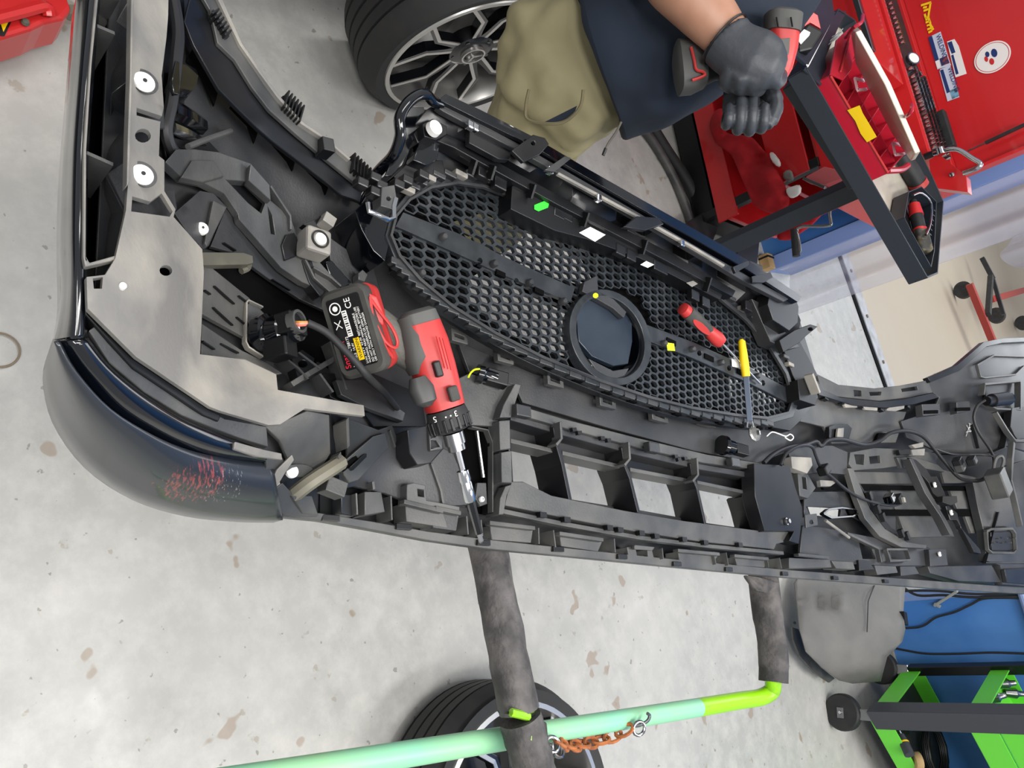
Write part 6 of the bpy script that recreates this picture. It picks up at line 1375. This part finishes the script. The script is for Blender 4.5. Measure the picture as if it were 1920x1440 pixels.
# grey and red grip next to it and the small torch in an open black box
gr = empty('power_ratchet', P(1712, 320, ZF), 'dark ratchet body with red ring lying between the red case and the black box', 'hand tool')
a, b = P(1690, 290, ZF + .03), P(1726, 352, ZF + .03); d = (b - a).normalized(); X = d.orthogonal().normalized(); Y = d.cross(X); Lh = (b - a).length
loft('body', [(a, X, Y, .022, .022, 2.2), (a.lerp(b, .5), X, Y, .028, .026, 2.4), (a.lerp(b, .82), X, Y, .026, .026, 2.4)], 'rubber_dark', gr)
loft('ring', [(a.lerp(b, .82), X, Y, .030, .029, 2.2), (a.lerp(b, .96), X, Y, .030, .029, 2.2), (b, X, Y, .02, .02, 2.2)], mat('dull_red', (170, 56, 52), .5), gr)
bx = empty('open_tool_box', P(1735, 420, ZF), 'small open black tool box with clear insert at the right end of the tray', 'tool box')
bo_ = [(1704, 360), (1728, 350), (1756, 378), (1752, 470), (1746, 500), (1712, 440), (1696, 408)]
B3 = [P(x, y, ZF + .05) for x, y in bo_]
q = MB(); q.prism([p - AZ * .045 for p in B3], (0, 0, .004)); q.build('box_floor', M['plastic_dark'], bx)
for i in range(len(B3)):
    q = MB(); q.bar(B3[i] - AZ * .022, B3[(i + 1) % len(B3)] - AZ * .022, .003, .045, AZ); q.build('box_wall', M['tray'], bx)
q = MB(); q.tube([P(x, y, ZF + .055) for x, y in [(1712, 366), (1728, 362), (1746, 382), (1744, 420), (1736, 440)]], .004, 8, smooth=3); q.build('clear_edge', M['steel'], bx, smooth=True)
for i in range(6):
    q = MB(); c = P(1752 - i * 1.5, 395 + i * 9, ZF + .052); q.box(c, (AX, AY, AZ), (.012, .005, .003)); q.build('slot', M['black'], bx)
tc = empty('torch', P(1722, 420, ZF), 'small red and black torch lying in the open black box', 'torch')
a, b = P(1712, 376, ZF + .03), P(1734, 474, ZF + .03); d = (b - a).normalized(); X = d.orthogonal().normalized(); Y = d.cross(X)
loft('neck', [(a, X, Y, .010, .010, 2), (a.lerp(b, .1), X, Y, .014, .014, 2)], 'rubber_dark', tc)
loft('red_grip', [(a.lerp(b, .08), X, Y, .017, .017, 2.2), (a.lerp(b, .30), X, Y, .021, .021, 2.2)], 'red', tc)
loft('barrel', [(a.lerp(b, .30), X, Y, .019, .019, 2.2), (a.lerp(b, .58), X, Y, .019, .019, 2.2)], 'rubber_dark', tc)
loft('red_band', [(a.lerp(b, .56), X, Y, .0205, .0205, 2.4), (a.lerp(b, .61), X, Y, .0205, .0205, 2.4)], 'red', tc)
loft('head', [(a.lerp(b, .60), X, Y, .021, .020, 4), (a.lerp(b, .97), X, Y, .022, .020, 4), (b, X, Y, .016, .014, 4)], mat('head_grey', (60, 58, 54), .5, noise=((120, 110, 80), 60, .5, .7)), tc)
# crank hanging low on the cart
ck_ = empty('crank_handle', PF(1510, 430, -.05), 'bent steel crank with black grip hanging in front of the blue strip', 'hand tool')
q = MB(); q.tube([PF(x, y, -.10) for x, y in [(1556, 392), (1556, 402), (1558, 418), (1556, 422), (1540, 424), (1510, 424), (1500, 426), (1494, 432), (1498, 450), (1500, 472)]], .0065, 10, smooth=3); q.build('rod', M['steel'], ck_, smooth=True)
q = MB(); q.lathe(PF(1489, 430, -.10), PF(1493, 475, -.10) - PF(1489, 430, -.10), [(0, .014), (.11, .015)], 16); q.build('black_grip', M['rubber_dark'], ck_, smooth=True)
# black charger with white label near the cart top, worn battery on floor etc.
ch = empty('battery_charger', D(1505, 75, 2.3), 'black battery charger with a white label beside the gloved hands', 'charger')
q = MB(); q.prism([D(x, y, 2.0) for x, y in [(1494, 70), (1516, 42), (1546, 58), (1524, 92), (1498, 98)]], VF * .05); q.build('housing', M['black'], ch, bevel=.006)
q = MB(); q.prism([D(x, y, 1.995) for x, y in [(1493, 70), (1508, 54), (1520, 60), (1518, 66), (1502, 83)]], VF * .003); q.build('white_label', M['white'], ch, bevel=.001)
zc_ = D(1515, 70, 2.09).z; q = MB(); q.prism([P(x, y, zc_) for x, y in [(1484, 95), (1480, 0), (1560, -10), (1566, 30), (1516, 122)]], (0, 0, -.01)); q.build('side_shelf', M['tray'], trs, bevel=.002)
q = MB(); q.prism([D(x, y, 2.1) for x, y in [(1492, 12), (1503, 8), (1534, 28), (1540, 54), (1520, 42), (1500, 55)]], VF * .02); o = q.build('red_bracket', M['red'], None, bevel=.002); tag(o, 'bright red bent bracket above the black charger', 'bracket')
for p in [(1535, 20), (1545, 50), (1560, 90)]:
    pass
cbx('top_bin', .28, 1.2, -.30, -.02, .90, .99, 'red_cab'); cbx('bin_bar', .28, 1.2, -.36, -.33, .99, 1.01, 'steel')
# wood block with strap
wb = empty('wooden_block', P(1440, 490, .05), 'small wooden block wrapped by a black strap behind the grille end', 'block')
q = MB(); c = P(1438, 492, .027); q.box(c, (eX, eY, AZ), (.08, .058, .052)); q.build('block', M['wood'], wb, bevel=.003)
q = MB(); q.box(c + AZ * .002 + eX * .02, (eX, eY, AZ), (.009, .063, .055)); q.build('strap', M['black'], wb)
q = MB(); q.prism([P(x, y, .2) for x, y in [(1395, 440), (1425, 448), (1420, 500), (1398, 505), (1380, 480)]], (0, 0, -.2)); o = q.build('black_crate', M['tray'], None, bevel=.004); tag(o, 'matte black crate low behind the far end of the grille', 'crate')
wb.location = wb.location
# bent tubes and dark plate behind the grille
jk = empty('bent_tube_frame', P(1260, 330, 0), 'black bent tube frame with a dark plate, on the floor behind the grille', 'frame')
q = MB(); q.tube([P(x, y, .02) for x, y in [(1190, 225), (1222, 262), (1262, 330), (1290, 400), (1300, 440)]], .020, 12, smooth=5); q.build('tube', M['plastic_mid'], jk, smooth=True)
q = MB(); q.tube([P(x, y, .03) for x, y in [(1210, 218), (1248, 280), (1285, 335), (1312, 390), (1318, 420)]], .028, 12, smooth=5); q.build('tube', M['rubber_dark'], jk, smooth=True)
q = MB(); q.prism([P(x, y, .07) for x, y in [(1276, 425), (1362, 372), (1350, 420), (1330, 470), (1300, 455)]], (0, 0, -.02)); q.build('plate', M['plastic'], jk, bevel=.003)

# ---------------------------------------------------------------- doorway: curtain, stand outside
M['curtain'] = mat('clear_pvc', (206, 206, 226), .10, alpha=.26, spec=.6)
pw = onplane(wp(0, -.02), WN)
cl = pw(1470, 500); cr_ = pw(1532, 575)
q = MB(); ncol = 40; vs = []; fs = []
for i in range(ncol + 1):
    t = i / ncol; b = cl.lerp(cr_, t); zb = .05 + .05 * math.sin(t * 6) + .03 * t
    off = WN * (.025 * math.sin(t * 14))
    for z in (zb, .9, 1.8, 2.55): vs.append(Vector((b.x, b.y, z)) + off)
for i in range(ncol):
    for k in range(3): fs.append((i * 4 + k, i * 4 + k + 1, (i + 1) * 4 + k + 1, (i + 1) * 4 + k))
o = mobj('plastic_curtain', vs, fs, M['curtain'], None, smooth=True, solid=.002); tag(o, 'clear folded plastic strip curtain hanging at the left door jamb', 'curtain')
q = MB(); vs = []; fs = []
c2 = pw(1620, 560, ); 
for i in range(21):
    t = i / 20; b = cr_.lerp(cr_ + (cr_ - cl) * .8, t); off = WN * (.03 * math.sin(t * 15))
    for z in (1.05 - .35 * t + .5 * t * t, 1.8, 2.55): vs.append(Vector((b.x, b.y, z)) + off)
for i in range(20):
    for k in range(2): fs.append((i * 3 + k, i * 3 + k + 1, (i + 1) * 3 + k + 1, (i + 1) * 3 + k))
o = mobj('plastic_curtain', vs, fs, M['curtain'], None, smooth=True, solid=.002); tag(o, 'shorter clear plastic curtain flap ending beside the tray corner', 'curtain')
es = empty('engine_stand', P(1850, 580, 0), 'red wheeled steel stand on the ground outside the doorway', 'stand')
M['stand_red'] = mat('stand_red', (172, 62, 50), .5)
def gb(name, a, b, w_, h_, m, z0=.16, z1=.16): q = MB(); q.bar(P(a[0], a[1], z0), P(b[0], b[1], z1), w_, h_); return q.build(name, M[m], es, bevel=.003)
gb('red_bar', (1818, 533), (1870, 660), .055, .05, 'stand_red'); gb('red_bar', (1858, 562), (1935, 540), .055, .05, 'stand_red'); gb('dark_bar', (1842, 484), (1862, 522), .035, .04, 'plastic', .12, .16)
gb('dark_bar', (1858, 518), (1853, 590), .035, .04, 'rubber', .2, .2); gb('dark_bar', (1862, 522), (1882, 590), .03, .03, 'plastic', .2, .2)
for x, y in [(1806, 542), (1868, 590), (1918, 604)]:
    q = MB(); c = P(x, y, .07); q.lathe(c - Vector((.0, .02, 0)), (.4, .9, 0), [(0, .03), (0, .07), (.045, .07), (.045, .03)], 20); q.build('caster', M['rubber'], es, smooth=True)
# ---------------------------------------------------------------- bits at left
jr = empty('red_floor_jack', P(50, 20, 0), 'red floor jack frame with a yellow warning triangle in the top left corner', 'jack')
q = MB(); q.prism([P(x, y, .16) for x, y in [(-40, -40), (100, -30), (125, -6), (134, 18), (120, 34), (84, 42), (60, 54), (0, 72), (-40, 80)]], (0, 0, -.10)); q.build('frame', M['red'], jr, bevel=.008)
q = MB(); q.tube([P(-30, 40, .18), P(40, 22, .18), P(84, 12, .18), P(92, 30, .17)], .012, 8, smooth=4); q.build('bar', M['red'], jr, smooth=True)
q = MB(); q.prism([P(x, y, .163) for x, y in [(0, 42), (17, 38), (6, 60)]], (0, 0, .001)); q.build('warning_triangle', M['yellow'], jr)
q = MB(); q.prism([P(x, y, .162) for x, y in [(-4, 38), (24, 34), (8, 68), (-2, 66)]], (0, 0, .0008)); q.build('triangle_border', M['black'], jr)
q = MB(); q.lathe(P(47, 42, .165), AZ, [(0, .008), (.006, .006)], 12); q.build('bolt', M['plastic_olive'], jr)
q = MB(); q.lathe(P(134, 24, .14), VR, [(-.01, .014), (.01, .014)], 12); q.build('axle_nut', M['plastic_olive'], jr)
q = MB(); c = P(-2, 656, .004); q.tube([c + Vector((.034 * math.cos(k / 30 * math.tau), .034 * math.sin(k / 30 * math.tau), .0)) for k in range(30)], .0022, 6, closed=True); o = q.build('wire_ring', mat('tan_wire', (140, 124, 104), .6), None, smooth=True); tag(o, 'thin tan wire ring lying on the floor at the left edge', 'ring')

# ---------------------------------------------------------------- right background
sh_ = [(1490, 1094), (1510, 1060), (1700, 1070), (1694, 1150), (1698, 1180), (1692, 1204), (1664, 1232), (1656, 1262), (1652, 1278), (1600, 1282), (1575, 1276), (1540, 1250), (1512, 1222), (1500, 1180), (1496, 1140)]
V, T = tess(sh_, [], 14); tp = []
for x, y in V:
    t = (x - 1490) / 210; zz = .05 + .22 * t + .05 * math.sin(max(0, min(1, (y - 1090) / 190)) * math.pi)
    if 1520 < x < 1585 and 1110 < y < 1142: zz += .012 * math.sin((y - 1110) / 7.5 * math.pi)
    if y > 1255: zz -= .05 * (y - 1255) / 25
    tp.append(P(x, y, zz))
n = len(tp); cnt = {}
for t in T:
    for i in range(3): cnt[(t[i], t[(i + 1) % 3])] = 1
fs = list(T) + [(a + n, c + n, b + n) for a, b, c in T] + [(a, a + n, b + n, b) for (a, b) in cnt if (b, a) not in cnt]
M['liner'] = mat('liner_grey', (104, 103, 101), .6, noise=((122, 120, 116), 6, .35, .7), bump=.2, bscale=120)
ws = empty('wheel_arch_liner', P(1590, 1180, 0), 'grey plastic wheel arch liner leaning low against the blue wall', 'car part')
mobj('sheet', tp + [p - AZ * .004 for p in tp], fs, M['liner'], ws, smooth=True)
q = MB(); q.prism([P(x, y, .06) for x, y in [(1486, 1176), (1498, 1180), (1512, 1222), (1540, 1252), (1566, 1272), (1556, 1280), (1528, 1262), (1500, 1230), (1488, 1200)]], (0, 0, -.008)); q.build('flange', M['plastic_mid'], ws, bevel=.001)
q = MB(); q.tube([P(x, y, zz) for x, y, zz in [(1640, 1098, .215), (1634, 1112, .23), (1628, 1128, .235), (1627, 1160, .245), (1626, 1185, .25)]], .002, 6); q.build('crease', M['rubber_dark'], ws)
for x, y in [(1521, 1243), (1490, 1168)]:
    q = MB(); q.cyl(P(x, y, .062), P(x, y, .064), .006, 10); q.build('hole', M['black'], ws)
q = MB(); q.bar(P(1691, 1148, .30), P(1694, 1172, .30), .03, .03); q.build('clip', M['black'], ws)
# cables on the blue wall
pwb = onplane(wp(0, -.015), WN)
def wcab(pts, r, label, m='wire', grp=None):
    q = MB(); q.tube([pwb(x, y) for x, y in pts], r, 8, smooth=6); o = q.build('power_cable', M[m], None, smooth=True); tag(o, label, 'cable', grp); return o
wcab([(1560, 1120), (1640, 1112), (1700, 1108), (1760, 1108), (1830, 1114), (1930, 1112)], .006, 'black cable running straight along the wall just below the bumper, topmost of the bundle')
wcab([(1690, 1098), (1720, 1116), (1770, 1116), (1830, 1120), (1930, 1118)], .006, 'black cable sagging slightly through the grey tie on the blue wall')
wcab([(1600, 1178), (1695, 1178), (1730, 1174), (1755, 1158), (1790, 1148), (1820, 1134), (1850, 1122), (1930, 1122)], .005, 'black cable climbing in an S-curve from the grey liner to the bundle')
wcab([(1640, 1206), (1662, 1212), (1700, 1220), (1740, 1226), (1800, 1226), (1860, 1224), (1930, 1226)], .005, 'single black cable running lowest along the blue wall above the green cart')
q = MB(); a, b = pwb(1752, 1136), pwb(1796, 1108); q.bar(a, b, .02, .012); q.bar(pwb(1752, 1132), pwb(1764, 1138), .02, .012); o = q.build('cable_tie', mat('tie_grey', (136, 138, 134), .6), None, bevel=.003); tag(o, 'grey tape tie holding the black cables on the blue wall', 'cable tie')
# green cart
gc_ = empty('green_cart', P(1635, 1350, 0), 'bright green tool trolley with black corner bumpers in the bottom right corner', 'tool cart')
GZ = .19; n0 = P(1650, 1342, GZ); nL = P(1716, 1256, GZ); nR = P(1712, 1452, GZ)
gl = (nL - n0); gl.z = 0; gr_ = (nR - n0); gr_.z = 0; gr_ = gr_.normalized() * .85; glL = gl.length; gl_ = gl.normalized()
M['green'] = mat('trolley_green', (104, 212, 62), .38)
def gpost(p, w_, m, z0, z1): 
    q = MB(); q.box(Vector((p.x, p.y, (z0 + z1) / 2)), (gr_.normalized(), gl_, AZ), (w_, w_, z1 - z0)); return q.build('corner_bumper', M[m], gc_, bevel=.004)
M['bumper_grey'] = mat('bumper_strip', (62, 64, 70), .6)
gpost(n0, .095, 'bumper_grey', GZ - .02, 1.0); gpost(n0 + gl, .05, 'black', GZ - .02, 1.0); gpost(n0 + gr_, .062, 'bumper_grey', GZ - .02, 1.0); gpost(n0 + gl + gr_, .05, 'black', GZ - .02, 1.0)
def lip(a, b, z0, z1, name='shelf_lip'): 
    q = MB(); q.bar(Vector((a.x, a.y, (z0 + z1) / 2)), Vector((b.x, b.y, (z0 + z1) / 2)), .006, z1 - z0, AZ); return q.build(name, M['green'], gc_, bevel=.0015)
for z0, z1 in ((.14, .22), (.50, .57)):
    lip(n0, n0 + gl, z0, z1); lip(n0, n0 + gr_, z0, z1); lip(n0 + gl, n0 + gl + gr_, z0, z1); lip(n0 + gr_, n0 + gl + gr_, z0, z1)
    q = MB(); q.prism([Vector((p.x, p.y, z0 + .008)) for p in (n0, n0 + gl, n0 + gl + gr_, n0 + gr_)], (0, 0, .004)); q.build('shelf', M['rubber_dark' if z0 < .3 else 'green'], gc_)
for x0, x1 in ((0.03, .40), (.405, .80)):
    for z0, z1 in ((.505, .60), (.606, .78)):
        q = MB(); d = gr_.normalized(); a = n0 + d * x0; b = n0 + d * x1; q.bar(Vector((a.x, a.y, (z0 + z1) / 2)) - gl_ * .006, Vector((b.x, b.y, (z0 + z1) / 2)) - gl_ * .006, .012, z1 - z0, AZ); q.build('drawer_front', M['green'], gc_, bevel=.002)
for p in (n0, n0 + gl * 1.0, n0 + gr_, n0 + gl + gr_):
    q = MB(); c = Vector((p.x, p.y, .06)) + Vector((-.03, -.03, 0)); axv = Vector((-.5, -.86, 0)).normalized(); q.lathe(c - axv * .02, axv, [(0, .03), (0, .066), (.006, .072), (.034, .072), (.04, .066), (.04, .03)], 28); cs = q.build('caster_wheel', M['rubber_dark'], gc_, smooth=True)
    q = MB(); q.bar(c + axv * .026 - AZ * .014, Vector((p.x, p.y, .17)) + axv * .026, .042, .004, axv); q.build('fork', M['steel'], cs, bevel=.002)
    q = MB(); q.lathe(c + axv * .028, axv, [(0, .008), (.004, .006)], 12); q.build('axle', M['chrome'], cs)
pol = empty('air_polisher', P(1700, 1410, .16), 'air polisher with tan pad lying on the bottom shelf of the green trolley', 'power tool')
a, b = P(1686, 1372, .20), P(1706, 1416, .24); d = (b - a).normalized(); X = d.orthogonal().normalized(); Y = d.cross(X)
loft('inlet', [(a, X, Y, .008, .008, 2), (a.lerp(b, .2), X, Y, .010, .010, 2)], 'chrome', pol); loft('body', [(a.lerp(b, .15), X, Y, .014, .014, 2), (a.lerp(b, .5), X, Y, .019, .019, 2), (b, X, Y, .020, .020, 2)], 'bumper_grey', pol)
loft('yellow_band', [(a.lerp(b, .45), X, Y, .0195, .0195, 2), (a.lerp(b, .52), X, Y, .0195, .0195, 2)], 'yellow', pol)
q = MB(); q.lathe(P(1714, 1428, .22), (.3, .6, .7), [(0, .028), (.010, .036), (.024, .036), (.028, .03)], 24); q.build('tan_pad', M['wood'], pol, smooth=True)
for i, (x, y) in enumerate([(1866, 1308), (1884, 1282), (1900, 1300)]):
    q = MB(); c = P(x, y, .545); q.lathe(c, (.2 * i, .5, 1), [(-.03, .018), (.01, .022), (.02, .012), (.04, .010)], 16); o = q.build('glass_jar', M['steel'], None, smooth=True); tag(o, ['silver fitting nearest the left edge of the upper green shelf', 'silver fitting at the back of the upper green shelf', 'silver fitting furthest right on the upper green shelf'][i], 'fitting', 'silver fittings on the green trolley')
q = MB(); q.cyl(P(1700, 1352 + 20, .19), P(1712, 1366, .19), .012, 12); q.build('coupler', M['steel'], pol, smooth=True)
hs = MB(); c0 = P(1745, 1410, .18); hs.tube([c0 + Vector((.10 * math.cos(k / 20 * math.tau * 2), .10 * math.sin(k / 20 * math.tau * 2), .006 + .014 * k / 20)) for k in range(41)], .009, 8); o = hs.build('air_hose', M['black'], None, smooth=True); tag(o, 'coiled black air hose on the bottom shelf of the green trolley', 'hose')
